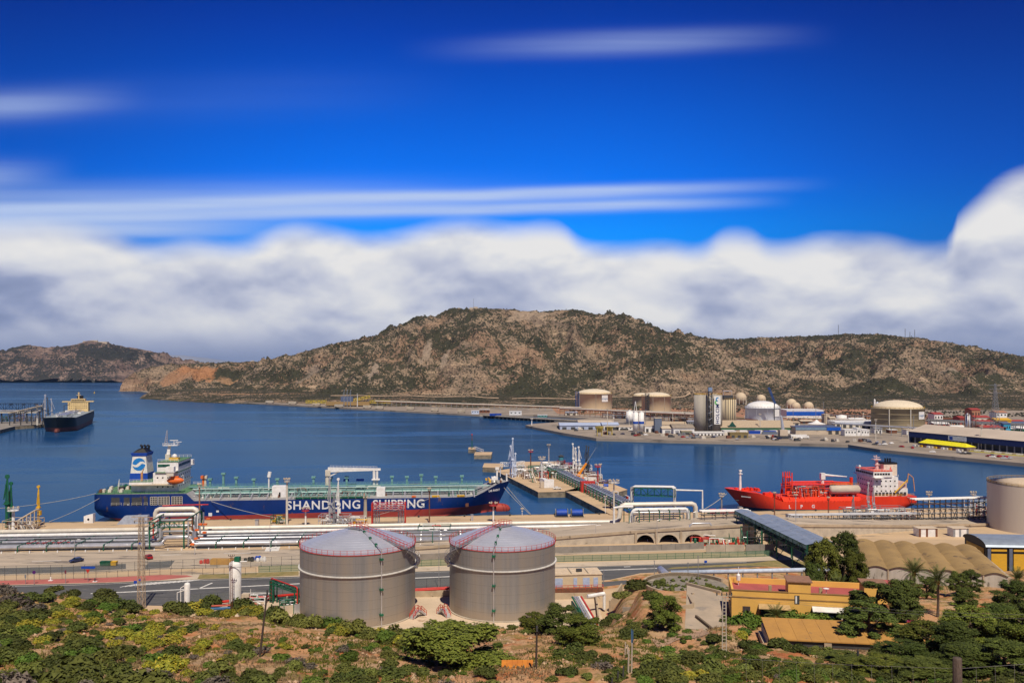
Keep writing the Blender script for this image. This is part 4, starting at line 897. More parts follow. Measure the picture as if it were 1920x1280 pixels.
# conveyor galleries
roofb=mat('blue_grey_sheet_roof',(.34,.40,.47),.45,.4,c2=(.27,.32,.38),sc=.5,spec=.5)
def gallery(A,B,w,h,label,leg=6,lm=green):
 A,B=Vector(A),Vector(B);d=(B-A).normalized();sd=d.cross(Vector((0,0,1))).normalized();t=T('conveyor_gallery',label,'conveyor',A)
 D=B-A;up=Vector((0,0,1));o=Vector()
 c=lambda p,s_,z:p+sd*s_+up*z
 for k in range(9):
  p,q=D*(k/9),D*((k+.97)/9);MB().add([c(p,-w/2-.3,h),c(q,-w/2-.3,h),c(q,0,h+.5),c(p,0,h+.5),c(q,w/2+.3,h),c(p,w/2+.3,h)],[(0,1,2,3),(3,2,4,5)]).build('roof_sheet',roofb,t)
 MB().add([c(o,-w/2,0),c(D,-w/2,0),c(D,w/2,0),c(o,w/2,0)],[(0,1,2,3)]).build('floor',dsteel,t)
 MB().truss(o+up*-.2-sd*w*.5,D+up*-.2-sd*w*.5,h,.3,12,.16).build('side_truss',green,t)
 MB().truss(o+up*-.2+sd*w*.5,D+up*-.2+sd*w*.5,h,.3,12,.16).build('side_truss',green,t)
 MB().add([c(o,w*.5,h*.45),c(D,w*.5,h*.45),c(D,w*.5,h),c(o,w*.5,h),c(o,-w*.5,h*.45),c(D,-w*.5,h*.45),c(D,-w*.5,h),c(o,-w*.5,h)],[(0,1,2,3),(4,5,6,7)]).build('side_cladding',teal,t)
 for k in range(leg):
  p=D*((k+.15)/leg)
  for s_ in(-1,1):MB().beam(c(p,s_*w*.5,0),Vector(((p+sd*s_*w*.5).x,(p+sd*s_*w*.5).y,GZ-A.z-.3)),.3).build('leg',lm,t)
  MB().beam(c(p,-w*.5,-.3),Vector(((p+sd*w*.5).x,(p+sd*w*.5).y,GZ-A.z)),.16).build('brace',lm,t)
 return t
gallery(at(1390,322,9.9),at(1528,262,9.2),5.0,2.6,'front one of the two covered conveyors slanting towards the pines',5)
gallery(at(1437,322,8.2),at(1548,272,8.0),5.5,2.4,'rear blue-roofed covered conveyor slanting towards the pines',4)
t=T('green_trestle','dark green steel trestle under the left end of the conveyors','trestle',at(1392,300,GZ))
for x in(0,5,10,15):
 for y in(-6,2):MB().beam((x,y,0),(x,y,7.5),.35).build('column',green,t)
 MB().beam((x,-6,.2),(x,2,7),.2).beam((x,-6,7),(x,2,.2),.2).build('bracing',green,t)
for z in(2.6,5.2,7.4):
 for y in(-6,2):MB().beam((0,y,z),(15,y,z),.25).build('beam',dsteel,t)
t=T('pump_manifold','green, red and silver pump manifold in the pit right of the arches','pipe manifold',g3(1295,1020,GZ),QA)
rr=random.Random(8)
for k in range(16):
 x,y,h=rr.uniform(0,19),rr.uniform(-4,8),rr.uniform(1,3.4);L=rr.uniform(3,8)
 MB().tube([(x,y,.2),(x,y,h),(x+L,y-rr.uniform(0,3),h),(x+L,y-2,.4)],rr.uniform(.12,.26),7).build('bent_pipe',(green,silver,green,white,red)[k%5],t)
for k in range(8):MB().lathe([(.5,0),(.5,1.6),(.2,2)],10,(2+k*2.3,rr.uniform(-3,5),0)).build('pump',(green,red,white)[k%3],t)
for k in range(5):MB().box((4+k*3.4,-3,.5),(2.4,.3,1.0)).build('pump_guard',red,t)
MB().tube([(1.5,6,1),(1.5,6,5.6),(2.5,6,6.4),(9,6,6.4),(9.6,6,5.6),(9.6,6,1)],.32,8).build('silver_loop',silver,t,True)
MB().rail([(0,-6,0),(18,-6,0)],1.2,.06,2).build('railing',green,t)
def rack(px0,px1,Y0,Y1,z0,z1,label,rows=3,bays=12,top=white):
 A,B=rp(px0,Y0,0),rp(px1,Y1,0);L=(B-A).length;t=T('pipe_rack',label,'pipe rack',(A.x,A.y,GZ),math.atan2(B.y-A.y,B.x-A.x))
 zz=[z0+(z1-z0)*i/(rows-1)-GZ for i in range(rows)]
 fm=MB()
 for y in(-2,2):fm.beam((0,y,0),(0,y,zz[-1]),.16)
 for z in zz:fm.beam((0,-2.2,z-.3),(0,2.2,z-.3),.2)
 fm=fm.mesh('rack_frame',dsteel)
 for i in range(bays+1):inst(fm,'rack_frame',t,(L*i/bays,0,0))
 for k,z in enumerate(zz):
  for j,y in enumerate((-1.5,.6,1.6)if k==rows-1 else(-1.0,1.2)):
   m=top if(k==rows-1)else(dsteel,steel,silver,rust)[(j+k)%4]
   MB().tube([(-1,y,z),(L+1,y,z)],.32 if k==rows-1 else .14,8).build('pipe',m,t)
 br=MB()
 for i in range(0,bays,2):br.beam((L*i/bays,-2,.1),(L*(i+1)/bays,-2,zz[-1]*.6),.16).beam((L*(i+1)/bays,-2,.1),(L*i/bays,-2,zz[-1]*.6),.16)
 br.build('bracing',dsteel,t,kind='stuff');return t
rack(1484,1718,348,352,4.6,6.2,'long white-topped pipe trestle in front of the red ship',2,20,silver)
rack(1715,1882,352,358,4.0,12.0,'tall many-layered dark pipe rack left of the cream tank',5,16,white)
rack(1318,1400,330,332,9.4,10.8,'short pipe bridge with pink-white pipes left of the conveyor',2,4,white)
# tank and warehouses at right
t=T('cream_tank','big cream tank with open-looking pale roof cut by the right edge','storage tank',at(1945,338,GZ))
tr=(1945-1862)/F*338
MB().lathe([(tr,0),(tr,17.8)],72,cap=False).build('shell',mat('cream_tank_paint',(.56,.50,.42),.6,c2=(.46,.41,.34),sc=.08,stretch=(1,1,.1)),t,True)
MB().lathe([(tr+.02,17.8),(tr*.5,19.0),(.2,19.4)],72).build('roof',mat('cream_roof',(.66,.52,.36),.7),t,True)
r_=MB();n=48;pp=[Vector((math.cos(2*PI*i/n)*tr,math.sin(2*PI*i/n)*tr,17.8))for i in range(n+1)];r_.rail(pp,1.1,.06,4);r_.build('handrail',yellow,t)
t=T('yellow_warehouse','black and yellow warehouse with grey barrel roof at the right edge','warehouse',at(1893,246,7.0),-.08)
wd,dp,hh=19,14,7.4
ym=mat('yellow_cladding',(.62,.36,.03),.6,c2=(.50,.30,.03),sc=.8,stretch=(1,1,4));
MB().b2(-6.4,wd,0,dp,-4,hh).build('body',black,t)
rf=MB()
for i in range(10):
 a0,a1=PI-PI*i/10,PI-PI*(i+1)/10;f=lambda a:(7+7.6*math.cos(a),hh+.1+1.9*math.sin(a))
 (y0,z0),(y1,z1)=f(a0),f(a1);rf.quad((-6.8,y0,z0),(wd,y0,z0),(wd,y1,z1),(-6.8,y1,z1))
rf.build('barrel_roof',roofb,t)
ge=MB();ge.add([(-6.6,7+7.3*math.cos(PI-PI*i/10),hh+1.8*math.sin(PI-PI*i/10))for i in range(11)],[tuple(range(11))]);ge.build('gable',black,t)
for x in(-5.1,1.1,7.2):MB().b2(x,x+4.3,-.12,.02,.1,hh-1.9).build('yellow_door',ym,t)
for x in(-5.1,1.1,7.2):MB().b2(x,x+4.3,-.12,.02,hh-1.2,hh-.5).build('yellow_panel',ym,t)
for x in(-6.2,-.2,5.9,12):MB().b2(x,x+.9,-.3,0,-3,hh-.2).build('pillar',mat('blue_grey_paint',(.12,.15,.22),.6),t)
MB().b2(-6.55,-6.38,1.5,dp-1.5,1,hh-.6).build('side_panel',ym,t)
MB().add([(-6.6,6+math.cos(a)*1.3,4+math.sin(a)*1.6)for a in[i*PI/5 for i in range(10)]],[tuple(range(10))]).build('side_emblem',mat('violet_paint',(.10,.08,.22),.6),t)
t=T('vaulted_warehouse','long tan warehouse roofed with six parallel concrete vaults','warehouse',at(1622,219,11.0),math.atan2(-9,31.4))
vw,nv,dep=32.7/6,6,37.0
vm=mat('weathered_vault_roof',(.34,.225,.09),.9,c2=(.25,.165,.07),sc=.16,third=((.15,.10,.055),.25,.58),coord='World')
gabm=mat('stained_gable_render',(.48,.44,.38),.9,c2=(.34,.31,.26),sc=.6,third=((.17,.15,.12),.8,.60),stretch=(1,1,.3))
for v in range(nv):
 m_=MB();g_=[(v*vw+vw*i/10,3.6+.8*math.sin(PI*i/10))for i in range(11)];K=8
 for k in range(K):
  for i in range(10):
   y0,y1=dep*k/K,dep*(k+1)/K;dz=-.10 if k%2 else .0
   m_.quad((g_[i][0]-y0*-.03,y0,g_[i][1]+dz),(g_[i+1][0]-y0*-.03,y0,g_[i+1][1]+dz),(g_[i+1][0]-y1*-.03,y1,g_[i+1][1]+.12+dz),(g_[i][0]-y1*-.03,y1,g_[i][1]+.12+dz))
 m_.build('vault',vm,t)
 MB().add([(x,-.02,z)for x,z in g_]+[(g_[-1][0],-.02,-8),(g_[0][0],-.02,-8)],[tuple(range(13))]).build('gable',gabm,t)
 e=MB()
 for i in range(10):e.beam((g_[i][0],-.15,g_[i][1]+.05),(g_[i+1][0],-.15,g_[i+1][1]+.05),.22)
 e.build('vault_edge',mat('dark_edge',(.10,.07,.05),.9),t);MB().box((v*vw,-.15,.5),(.35,.3,6.4)).build('buttress',wtan,t)
MB().b2(0,nv*vw+1,.3,dep,-10,3.4).build('wall',wtan,t)
MB().b2(8,30,-2.4,-.1,-8,.4).build('lean_to',wtan,t);MB().b2(7.6,30.4,-2.8,-.1,.42,.6).build('lean_to_roof',rust,t)
t=T('low_annex','small red-roofed annex at the left corner of the vaulted warehouse','building',at(1622,208,9),-.3)
MB().b2(-2,8,0,6,-4,4.0).build('wall',wtan,t);MB().b2(-2.2,8.2,-.2,6.2,4.02,4.4).build('roof',mat('red_roof_membrane',(.42,.10,.09),.85,c2=(.33,.08,.075),sc=.4),t);MB().b2(1,9,-3,-.1,-4,2.6).build('white_wall',white,t)
for px,w,lab,mm in((1735,7.2,'small white kiosk with rust-red posts behind the vaulted roof',rust),(1796,6.0,'white box kiosk with grey side behind the vaulted roof',steel)):
 t=T('kiosk',lab,'kiosk',g3(px,1004,GZ),.05);MB().b2(-w/2,w/2,-2,2,0,3.1).build('wall',white,t);MB().b2(-w/2-.3,w/2+.3,-2.3,2.3,3.12,3.3).build('roof',pave,t)
 for x in(-w/2,-w*.12,w/2-.8):MB().b2(x,x+.8,-2.06,-2.0,0,3.08).build('post',mm,t)
hd=MB();rs=np.random.RandomState(2)
PTS=np.array([[(px-960)/F*Y,Y,GZ+.5]for px,Y in zip(rs.uniform(1590,1840,150),rs.uniform(268,288,150))]);tag(blob_cloud('weeds',PTS,rs.uniform(.4,1.3,150),L_dark),kind='stuff')
# ships
def clip(v,a=0.,b=1.):return max(a,min(b,v))
def hull_parts(t,L,B,zd,zb,mtop,mbot,mdeck,rake=7,stern_up=2.0,near=-1,bulb=None,ub=.76,us=.2,zdeck=None):
 NU=56
 U=[(i/NU)for i in range(NU+1)];U=[1-(1-u)**1.25 if u>.5 else u for u in U]
 U=[i/NU for i in range(NU+1)]
 def hb(u,z):
  h=clip(z/max(1,zd(u)));e=clip((u-ub-.05*h)/(1-ub-.05*h));f=1-e**(1.55+1.6*h)
  s=clip((us-u)/us);f*=1-s**3*(1-(.90*clip(h*2.2)**.6 if h>0 else 0))*.98
  return max(0.02,B/2*f)
 def X(u,z):
  h=clip(z/max(1,zd(u)),-.2,1);return u*L-(1-h)*rake*u**10
 def side(z0,z1,n,name,m):
  mb=MB();V=[]
  for sgn in(-1,1):
   for r in range(n+1):
    for u in U:
     z=z0(u)+(z1(u)-z0(u))*r/n;zz=z
     su=clip((us*.8-u)/(us*.8));low=stern_up*su**1.4
     if z<low:zz=low if z1(u)>low else z1(u)
     V.append((X(u,zz),sgn*hb(u,zz),zz))
  q=NU+1;Fc=[]
  for sgn in(0,1):
   o=sgn*(n+1)*q
   for r in range(n):
    for i in range(NU):
     a=(o+r*q+i,o+r*q+i+1,o+(r+1)*q+i+1,o+(r+1)*q+i);Fc.append(a if sgn==0 else a[::-1])
  o=(n+1)*q
  for r in range(n):Fc.append((r*q,(r+1)*q,o+(r+1)*q,o+r*q))
  mb.add(V,Fc);return mb.build(name,m,t,True)
 side(lambda u:-1.5,zb,4,'hull_bottom',mbot)
 hp=side(zb,zd,7,'hull_topside',mtop)
 dk=MB();zz=zdeck or zd;q=[]
 for u in U:q.append((X(u,zz(u)),hb(u,zz(u))-.15,zz(u)-.06))
 for a,b in zip(q,q[1:]):dk.add([(a[0],-a[1],a[2]),(b[0],-b[1],b[2]),(b[0],b[1],b[2]),(a[0],a[1],a[2])],[(0,1,2,3)])
 dk.build('deck',mdeck,t)
 if bulb:
  bx,br=bulb;m=MB();N=14;prof=[]
  rows=[]
  for i in range(9):
   x=bx+(i/8)*br*2.6;r=br*math.sqrt(max(.003,1-((i/8-.25)/.75)**2))if i>2 else br
   rows.append((x,r))
  V=[(x,r*.8*math.cos(2*PI*j/N),.9+r*math.sin(2*PI*j/N))for x,r in rows for j in range(N)]
  m.add(V,[(i*N+j,i*N+(j+1)%N,(i+1)*N+(j+1)%N,(i+1)*N+j)for i in range(8)for j in range(N)]+[tuple((8*N+j)for j in range(N))]);m.build('bulbous_bow',mbot,t,True)
 return hb,X
def ship_text(t,body,size,x,z,y,near,name='lettering',spacing=1.0,bold=.0,m=None,tilt=0.0):
 if near<0:M=Matrix.Translation((x,y,z))@Matrix.Rotation(tilt,4,'Z')@Matrix.Rotation(R(90),4,'X')
 else:M=Matrix.Translation((x,y,z))@Matrix.Rotation(PI+tilt,4,'Z')@Matrix.Rotation(R(90),4,'X')
 return text(body,size,m or white,t,M,name,.04,spacing,bold)
def windows(t,x0,x1,n,y,z,w,h,m=glassm,name='window',axis='x',frame=None):
 wm=MB().box((0,0,0),(w,.12,h)if axis=='x' else(.12,w,h)).mesh(name,m)
 for i in range(n):
  p=x0+(x1-x0)*(i+.5)/n;inst(wm,name,t,(p,y,z)if axis=='x' else(y,p,z))
rustpaint=lambda nm,c,c2:mat(nm,c,.42,c2=c2,sc=.14,third=((.16,.085,.05),.35,.62),spec=.4,stretch=(1,1,.35))
nblue=rustpaint('ship_blue',(.002,.030,.175),(.002,.022,.12))
bred=mat('antifouling_red',(.36,.045,.03),.6,c2=(.24,.035,.025),sc=.2,third=((.20,.08,.05),.5,.62),stretch=(.4,1,1))
gdeck=mat('grey_ship_deck',(.33,.33,.34),.8,c2=(.25,.245,.25),sc=.3,third=((.22,.13,.08),.5,.63))
grdeck=mat('green_ship_deck',(.10,.22,.11),.8,c2=(.07,.15,.08),sc=.4)
# blue products tanker
TC_=28;ss=sX(177,14)
t=T('products_tanker','long blue tanker with white house and turquoise deck piping moored at the quay','tanker',Q(ss,TC_,0),QA)
tx=lambda px,y=-14:sX(px,TC_+y)-ss
LB=tx(956,0)
def zd(u):
 x=u*LB
 if x<tx(351):return 12.0
 if x<tx(353):return 8.8+3.2*(1-(x-tx(351))/(tx(353)-tx(351)))
 return 8.8+4.8*clip((x-LB*.905)/(LB*.055))**1.0*(.75+.25*clip((x-LB*.9)/(LB*.1)))+.4*clip((x-LB*.93)/(LB*.07))
hb,HX=hull_parts(t,LB,31,zd,lambda u:1.4+3.0*u,nblue,bred,gdeck,near=-1,bulb=(LB-6.5,2.6),stern_up=2.0,us=.13)
yN=-15.5
MB().b2(.3,tx(350),-14,14,12.0,12.06).build('poop_deck',grdeck,t)
for i,(a,b_)in enumerate([(208,228),(232,243),(247,266),(270,277)]):
 x0,x1=tx(a,-15.5),tx(b_,-15.5);y=-hb((x0+x1)/2/LB,9)-.03
 MB().b2(x0,x1,y-.04,y+.3,7.2,10.7).build('side_opening',dsteel,t)
 MB().rail([(x0,y-.08,7.2),(x1,y-.08,7.2)],1.2,.05,2).build('opening_rail',cream,t)
for a,b_ in[(282,295),(297,318),(322,342)]:
 x0,x1=tx(a,-15.5),tx(b_,-15.5);y=yN-.04
 MB().b2(x0,x1,y-.04,y+.3,7.4,10.8).build('side_opening',dsteel,t);gr=MB()
 n=max(3,int((x1-x0)/1.1))
 for i in range(n+1):gr.beam((x0+(x1-x0)*i/n,y-.1,7.4),(x0+(x1-x0)*i/n,y-.1,10.8),.16)
 for i in range(5):gr.beam((x0,y-.1,7.4+i*.85),(x1,y-.1,7.4+i*.85),.16)
 gr.build('opening_grille',cream,t)
ship_text(t,'SHANDONG',5.2,tx(607,-15.5),6.1,yN-.02,-1,bold=.09,spacing=1.12)
ship_text(t,'SHIPPING',5.2,tx(748,-15.5),6.1,yN-.02,-1,bold=.09,spacing=1.05)
xb=tx(927,-9);u=xb/LB;ang=math.atan2(-(hb(u+.01,9.5)-hb(u-.01,9.5)),-.02*LB)
tilt=math.atan2(hb(u-.012,10.5)-hb(u+.012,10.5),.024*LB)
ship_text(t,'LAR RAGAT',1.25,xb,10.6,-hb(u,10.6)-.35,-1,tilt=tilt,spacing=1.1,bold=.03)
for px,z,s in((408,4.2,1.1),(378,7.0,.5),(240,7.6,.5),(300,6.0,.4)):
 MB().box((tx(px,-15.5),yN-.05,z),(s,.06,s*.7)).build('draught_mark',white,t)
lb=MB();lb.box((tx(396),yN-.05,2.9),(1.5,.06,1.4));lb.build('load_mark',white,t)
MB().box((tx(876,-15.5),-hb(tx(876)/LB,5)-.1,5),(1.4,.3,1.6)).build('anchor',rust,t)
def block(x0,x1,y0,y1,z0,z1,name='deckhouse',m=white,p=t):return MB().b2(x0,x1,y0,y1,z0,z1).build(name,m,p)
h0,h1=tx(287,-10),tx(333,-10)
block(h0,h1,-10,10,12.06,20.4)
block(tx(241,-12),h0-.02,-11.5,11.5,15.4,16.6,'boat_deck')
block(tx(246,-9),h0-.02,-9,9,12.06,15.35,'aft_house');block(tx(272,-10),h0-.03,-10.2,10.2,12.06,15.37,'aft_house')
block(h0-8,h1,-13.5,13.5,15.42,15.7,'side_deck',pave);MB().b2(tx(241,-12),h0-.1,-11.5,11.5,16.62,16.68).build('green_deck',grdeck,t)
block(h0+1.0,h1+.3,-10.6,10.6,20.42,20.75,'bridge_deck',grdeck)
br=block(h0+1.6,h1+.2,-9.8,9.8,20.77,25.0,'wheelhouse')
block(h1-3.4,h1+.25,-15.8,15.8,21.1,21.5,'bridge_wing');block(h1-3.2,h1+.1,-15.9,-13.2,21.52,23.6,'bridge_wing_cab');block(h1-3.2,h1+.1,13.2,15.9,21.52,23.6,'bridge_wing_cab');block(h1-3.0,h1-.1,-15.6,-13.4,19.6,21.08,'wing_support',cream)
windows(t,h0+2.2,h1-3.6,6,-9.84,23.5,1.25,1.15,mat('green_glass',(.02,.12,.09),.1));windows(t,-9,9,9,h1+.24,23.5,1.5,1.15,axis='y')
MB().b2(h0+2.0,h1+.5,-10,10,25.02,25.2).build('monkey_deck',grdeck,t)
for z in(18.3,14.3):windows(t,h0+.8,h1-.8,4,-10.02,z,.55,.6,black)
for z in(19,16.8,14.5):windows(t,-9,9,6,h1+.02,z,.6,.6,black,axis='y')
for y in(-9.9,9.9):
 MB().rail([(h0+2,y,25.2),(h1+.4,y,25.2)],1.1,.06,1.5).build('railing',white,t)
MB().rail([(tx(242,-12),-11.4,16.7),(h0-.3,-11.4,16.7)],1.1,.06,1.5).rail([(h0-8,-13.4,15.7),(h1,-13.4,15.7)],1.1,.06,1.5).build('railing',white,t)
pe=[(.6,-12.5,12.06),(tx(190),-14,12.06),(tx(345),-15.2,12.06)];MB().rail(pe,1.1,.06,1.8).rail([(.6,-12.5,12.06),(.6,12.5,12.06)],1.1,.06,1.8).build('railing',green,t)
MB().rail([(.6,12.5,12.06),(tx(345),15,12.06)],1.1,.06,1.8).build('railing',white,t)
f0,f1=tx(243,-4.5),tx(277,-4.5);
def taper(x0,x1,y,z0,X0,X1,Y_,z1,name,m):return MB().add([(x0,-y,z0),(x1,-y,z0),(x1,y,z0),(x0,y,z0),(X0,-Y_,z1),(X1,-Y_,z1),(X1,Y_,z1),(X0,Y_,z1)],[(3,2,1,0),(4,5,6,7),(0,1,5,4),(1,2,6,5),(2,3,7,6),(3,0,4,7)]).build(name,m,t)
taper(f0,f1,4.6,16.7,f0+.2,f1-.1,4.5,19.7,'funnel_base',blue);taper(f0+.3,f1-.2,4.4,19.7,f0+1.1,f1-1.0,3.9,27.2,'funnel',mat('funnel_white',(.74,.73,.68),.5));taper(f0+.8,f1-.6,4.1,27.21,f0+.3,f1-.3,4.4,28.6,'funnel_band',blue)
MB().add([(f0+1,-3.8,28.6),(f1-.6,-3.8,28.6),(f1-.6,3.8,28.6),(f0+1,3.8,28.6),(f0+3,-2.5,30.2),(f1-2.5,-2.5,30.5),(f1-2.5,2.5,30.5),(f0+3,2.5,30.2)],[(0,1,5,4),(1,2,6,5),(2,3,7,6),(3,0,4,7),(4,5,6,7)]).build('funnel_top',black,t)
for k in range(3):MB().tube([(f0+3.6+k*1.5,0,29.8),(f0+3.9+k*1.5,0,31.2),(f0+3.1+k*1.5,0,31.7)],.5,8).build('exhaust_pipe',black,t)
fx,fz,rad=(f0+f1)/2,23.6,2.75;em=MB();N=44
ty=lambda z:-(4.4-(z-19.7)*(.5/7.5))-.06
def inS(x,z):
 if x*x+z*z>1:return False
 c=.30*math.sin(x*2.9);return abs(z-c*.9)>(.13 if abs(x)>.25 else .20)+.10*math.cos(x*1.5)
q=2*rad/N
for i in range(N):
 run0=None
 for j in range(N+1):
  x,z=-1+2*(i+.5)/N,-1+2*(j+.5)/N;on=j<N and inS(x,z)
  if on and run0 is None:run0=j
  if not on and run0 is not None:
   z0,z1=fz+rad*(-1+2*run0/N),fz+rad*(-1+2*j/N);X0=fx+rad*(-1+2*i/N)
   em.quad((X0,ty(z0),z0),(X0+q,ty(z0),z0),(X0+q,ty(z1),z1),(X0,ty(z1),z1));run0=None
em.build('funnel_emblem',mat('emblem_blue',(.015,.20,.55),.5),t)
mx=tx(315,0);MB().b2(mx-.9,mx+1.0,-1,1,25.2,27.6).build('mast_base',cream,t)
MB().add([(mx-.5,-.5,27.6),(mx+.9,-.5,27.6),(mx+.9,.5,27.6),(mx-.5,.5,27.6),(mx+.1,-.4,31.4),(mx+1.2,-.4,31.4),(mx+1.2,.4,31.4),(mx+.1,.4,31.4)],[(0,1,5,4),(1,2,6,5),(2,3,7,6),(3,0,4,7)]).build('radar_mast',white,t)
MB().b2(mx-1.9,mx+4.6,-1.5,1.5,31.4,31.6).rail([(mx-1.9,-1.4,31.6),(mx+4.6,-1.4,31.6),(mx+4.6,1.4,31.6)],1.0,.06,1.2).build('mast_platform',white,t)
lm_=MB()
for y in(-.5,.5):
 for x in(-.6,.6):lm_.beam((mx-.9+x,y,31.6),(mx-.4+x*.15,y*.2,38.2),.14)
for k in range(6):lm_.box((mx-.8+k*.08,0,32.4+k*.95),(1.3-k*.17,1.2-k*.15,.12))
lm_.build('lattice_mast',silver,t)
MB().tube([(mx+2.6,0,31.6),(mx+2.6,0,33.6)],.12,6).box((mx+2.6,0,33.7),(3.6,.3,.3)).build('radar_scanner',white,t);MB().tube([(mx+4.3,0,31.6),(mx+4.3,0,33)],.1,6).box((mx+4.6,0,33),(2.6,.25,.2)).build('radar_scanner',white,t)
MB().lathe([(.3,0),(.3,.8),(1.0,1.0),(1.15,1.7),(.85,2.4),(.1,2.8)],14,(h1-3.3,-3,25.2)).build('satellite_dome',white,t,True)
MB().b2(h1-5.4,h1-1.4,-4.5,-1.6,25.2,26.3).build('yellow_locker',yellow,t)
lx=tx(329,-13);N=12;lv=MB();rows_=[(lx-3.6+7.2*i/10,math.sqrt(max(.02,1-((i/10-.5)/.5)**2)))for i in range(11)]
lv.add([(x,-13.2+1.35*r*math.cos(2*PI*j/N),17.4+1.45*r*math.sin(2*PI*j/N))for x,r in rows_ for j in range(N)],[(i*N+j,i*N+(j+1)%N,(i+1)*N+(j+1)%N,(i+1)*N+j)for i in range(10)for j in range(N)]);lifeb=lv.build('lifeboat',orange,t,True)
MB().b2(lx-1.8,lx+1.4,-13.9,-12.5,18.4,19.3).build('cabin',orange,lifeb)
for x in(-2.6,2.6):MB().beam((lx+x,-10,15.7),(lx+x,-13.2,15.9),.3).beam((lx+x,-10,15.7),(lx+x,-10.6,19.4),.3).beam((lx+x,-10.6,19.4),(lx+x,-13.4,19.2),.22).build('davit',white,t)
MB().tube([(tx(266,-8),-8,16.7),(tx(266,-8),-8,20.4)],.5,8).tube([(tx(266,-8),-8,20.2),(tx(270,-8),-8,22.2)],.2,6).build('stores_crane',mat('pale_orange',(.62,.30,.12),.6),t)
rr=random.Random(4)
for k in range(15):
 x,y=tx(rr.uniform(184,236),-8),rr.uniform(-11,10)
 MB().tube([(x,y-.9,13.0),(x,y+.9,13.0)],rr.uniform(.5,.8),8).box((x,y,12.4),(1.4,2.2,.6)).build('winch',(cream,rust,green,cream,dsteel)[k%5],t)
for k in range(4):MB().tube([(tx(185+k*9),10-k*6,12),(tx(185+k*9),10-k*6,15.4)],.13,6).build('post',white,t)
d0,d1=tx(372,0),tx(905,0)
catw=MB();catw.b2(d0-4,d1,-1.6,1.6,12.6,12.75)
for y in(-1.5,1.5):catw.rail([(d0-4,y,12.75),(d1,y,12.75)],1.1,.05,2.4)
for i in range(38):x=d0+(d1-d0)*i/37;catw.beam((x,-1.5,8.8),(x,-1.5,12.7),.16).beam((x,1.5,8.8),(x,1.5,12.7),.16)
catw.build('catwalk',teal,t)
MB().b2(d0-1,d1+3,-5.6,-4.4,12.3,12.7).build('pipe_deck_edge',mat('pale_turquoise',(.44,.60,.56),.6),t)
for k,(y,z,r)in enumerate([(-6.3,10.6,.35),(-4.9,10.9,.3),(-3.3,11.2,.3),(2.6,11,.35),(3.9,11,.3),(5.4,10.8,.3)]):
 MB().tube([(d0,y,z),(d1-4,y,z)],r,8).build('deck_pipe',teal if k%2 else mat('pale_turquoise',(.44,.60,.56),.6),t)
fr_=MB();
fr_.beam((0,-7,0),(0,-7,3.3),.2).beam((0,7,0),(0,7,3.3),.2).beam((0,-7,3.2),(0,7,3.2),.22).beam((0,-5,0),(0,-5,3.2),.16);frm=fr_.mesh('pipe_frame',teal)
for i in range(30):inst(frm,'pipe_frame',t,(d0+3+(d1-d0-6)*i/29,0,8.8))
stf=MB().add([(0,-15.2,0),(.5,-15.2,0),(.5,-8.5,0),(0,-8.5,0),(0,-15.2,.3),(.5,-15.2,.3),(.5,-8.5,2.2),(0,-8.5,2.2)],[(0,3,2,1),(4,5,6,7),(0,1,5,4),(1,2,6,5),(2,3,7,6),(3,0,4,7)]).mesh('deck_web',silver)
for px in(386,413,447,470,500,545,736,758,790,820,848,872,888):inst(stf,'deck_web',t,(tx(px,-12),0,8.75))
for k,px in enumerate((394,419,443,476,520,588,620,650,735,763,790,817,866)):
 x=tx(px,2);h=rr.uniform(3.4,4.6)if k!=1 else 6.2
 MB().b2(x-.45,x+.45,1.6,2.5,12.7,12.7+h-1).b2(x-.9,x+.9,1.2,2.9,12.7+h-1,12.7+h-.2).build('deck_vent',(teal,mat('pale_turquoise',(),0))[k%2]if False else teal,t)
for k in range(46):
 x=d0+rr.random()*(d1-d0);y=rr.choice([-11,-9.5,-8,8,10])+rr.uniform(-.6,.6)
 MB().lathe([(.45,0),(.45,.7),(.15,.8),(.15,1.3),(.4,1.35),(.4,1.45)],8,(x,y,8.8)).build('tank_hatch',(teal,white,rust,cream,orange,green)[k%6],t)
for px,m in((385,cream),(381,orange)):MB().tube([(tx(px,4),4,8.8),(tx(px,4),4,16.5)],.5,8).b2(tx(px,4)-.9,tx(px,4)+.9,3,5,16,17.3).build('deck_light',m,t)
MB().b2(tx(510,-8),tx(536,-8),-8,-3.5,8.8,13.6).build('deck_house',white,t);MB().b2(tx(523,-8),tx(526,-8),-8.06,-8,8.9,11).build('door',black,t)
MB().b2(tx(706,-10),tx(722,-10),-10.5,-6,8.8,12.6).build('deck_house',white,t)
MB().tube([(tx(504,-2),-2,8.8),(tx(504,-2),-2,17.5)],.35,8).tube([(tx(504,-2),-2,17),(tx(506,-2),-2,19.4)],.8,8).build('foam_monitor',white,t)
mf=MB()
for k in range(11):mf.tube([(tx(560+k*12,-10),-15,10),(tx(560+k*12,-10),-6,10)],.3,8).tube([(tx(560+k*12,-13),-13,8.8),(tx(560+k*12,-13),-13,11)],.12,5)
mf.build('manifold',teal,t)
MB().b2(tx(553,-14),tx(688,-14),-15.3,-12.0,9.1,9.6).build('manifold_tray',green,t);MB().rail([(tx(540,-15),-15.2,9.6),(tx(700,-15),-15.2,9.6)],1.2,.08,2).build('railing',mat('pale_turquoise',(),0),t)
for px,L_ in((644,5),(668,7)):MB().tube([(tx(px,3),3,14.6),(tx(px,3)+L_*.5,3,14.6)],.55,10).build('blue_drum',blue,t)
for px0,px1,m in((810,824,yellow),(857,871,yellow),(772,780,orange)):MB().b2(tx(px0,-14),tx(px1,-14),-14.8,-13.6,8.9,9.6).build('gangway_roll',m,t)
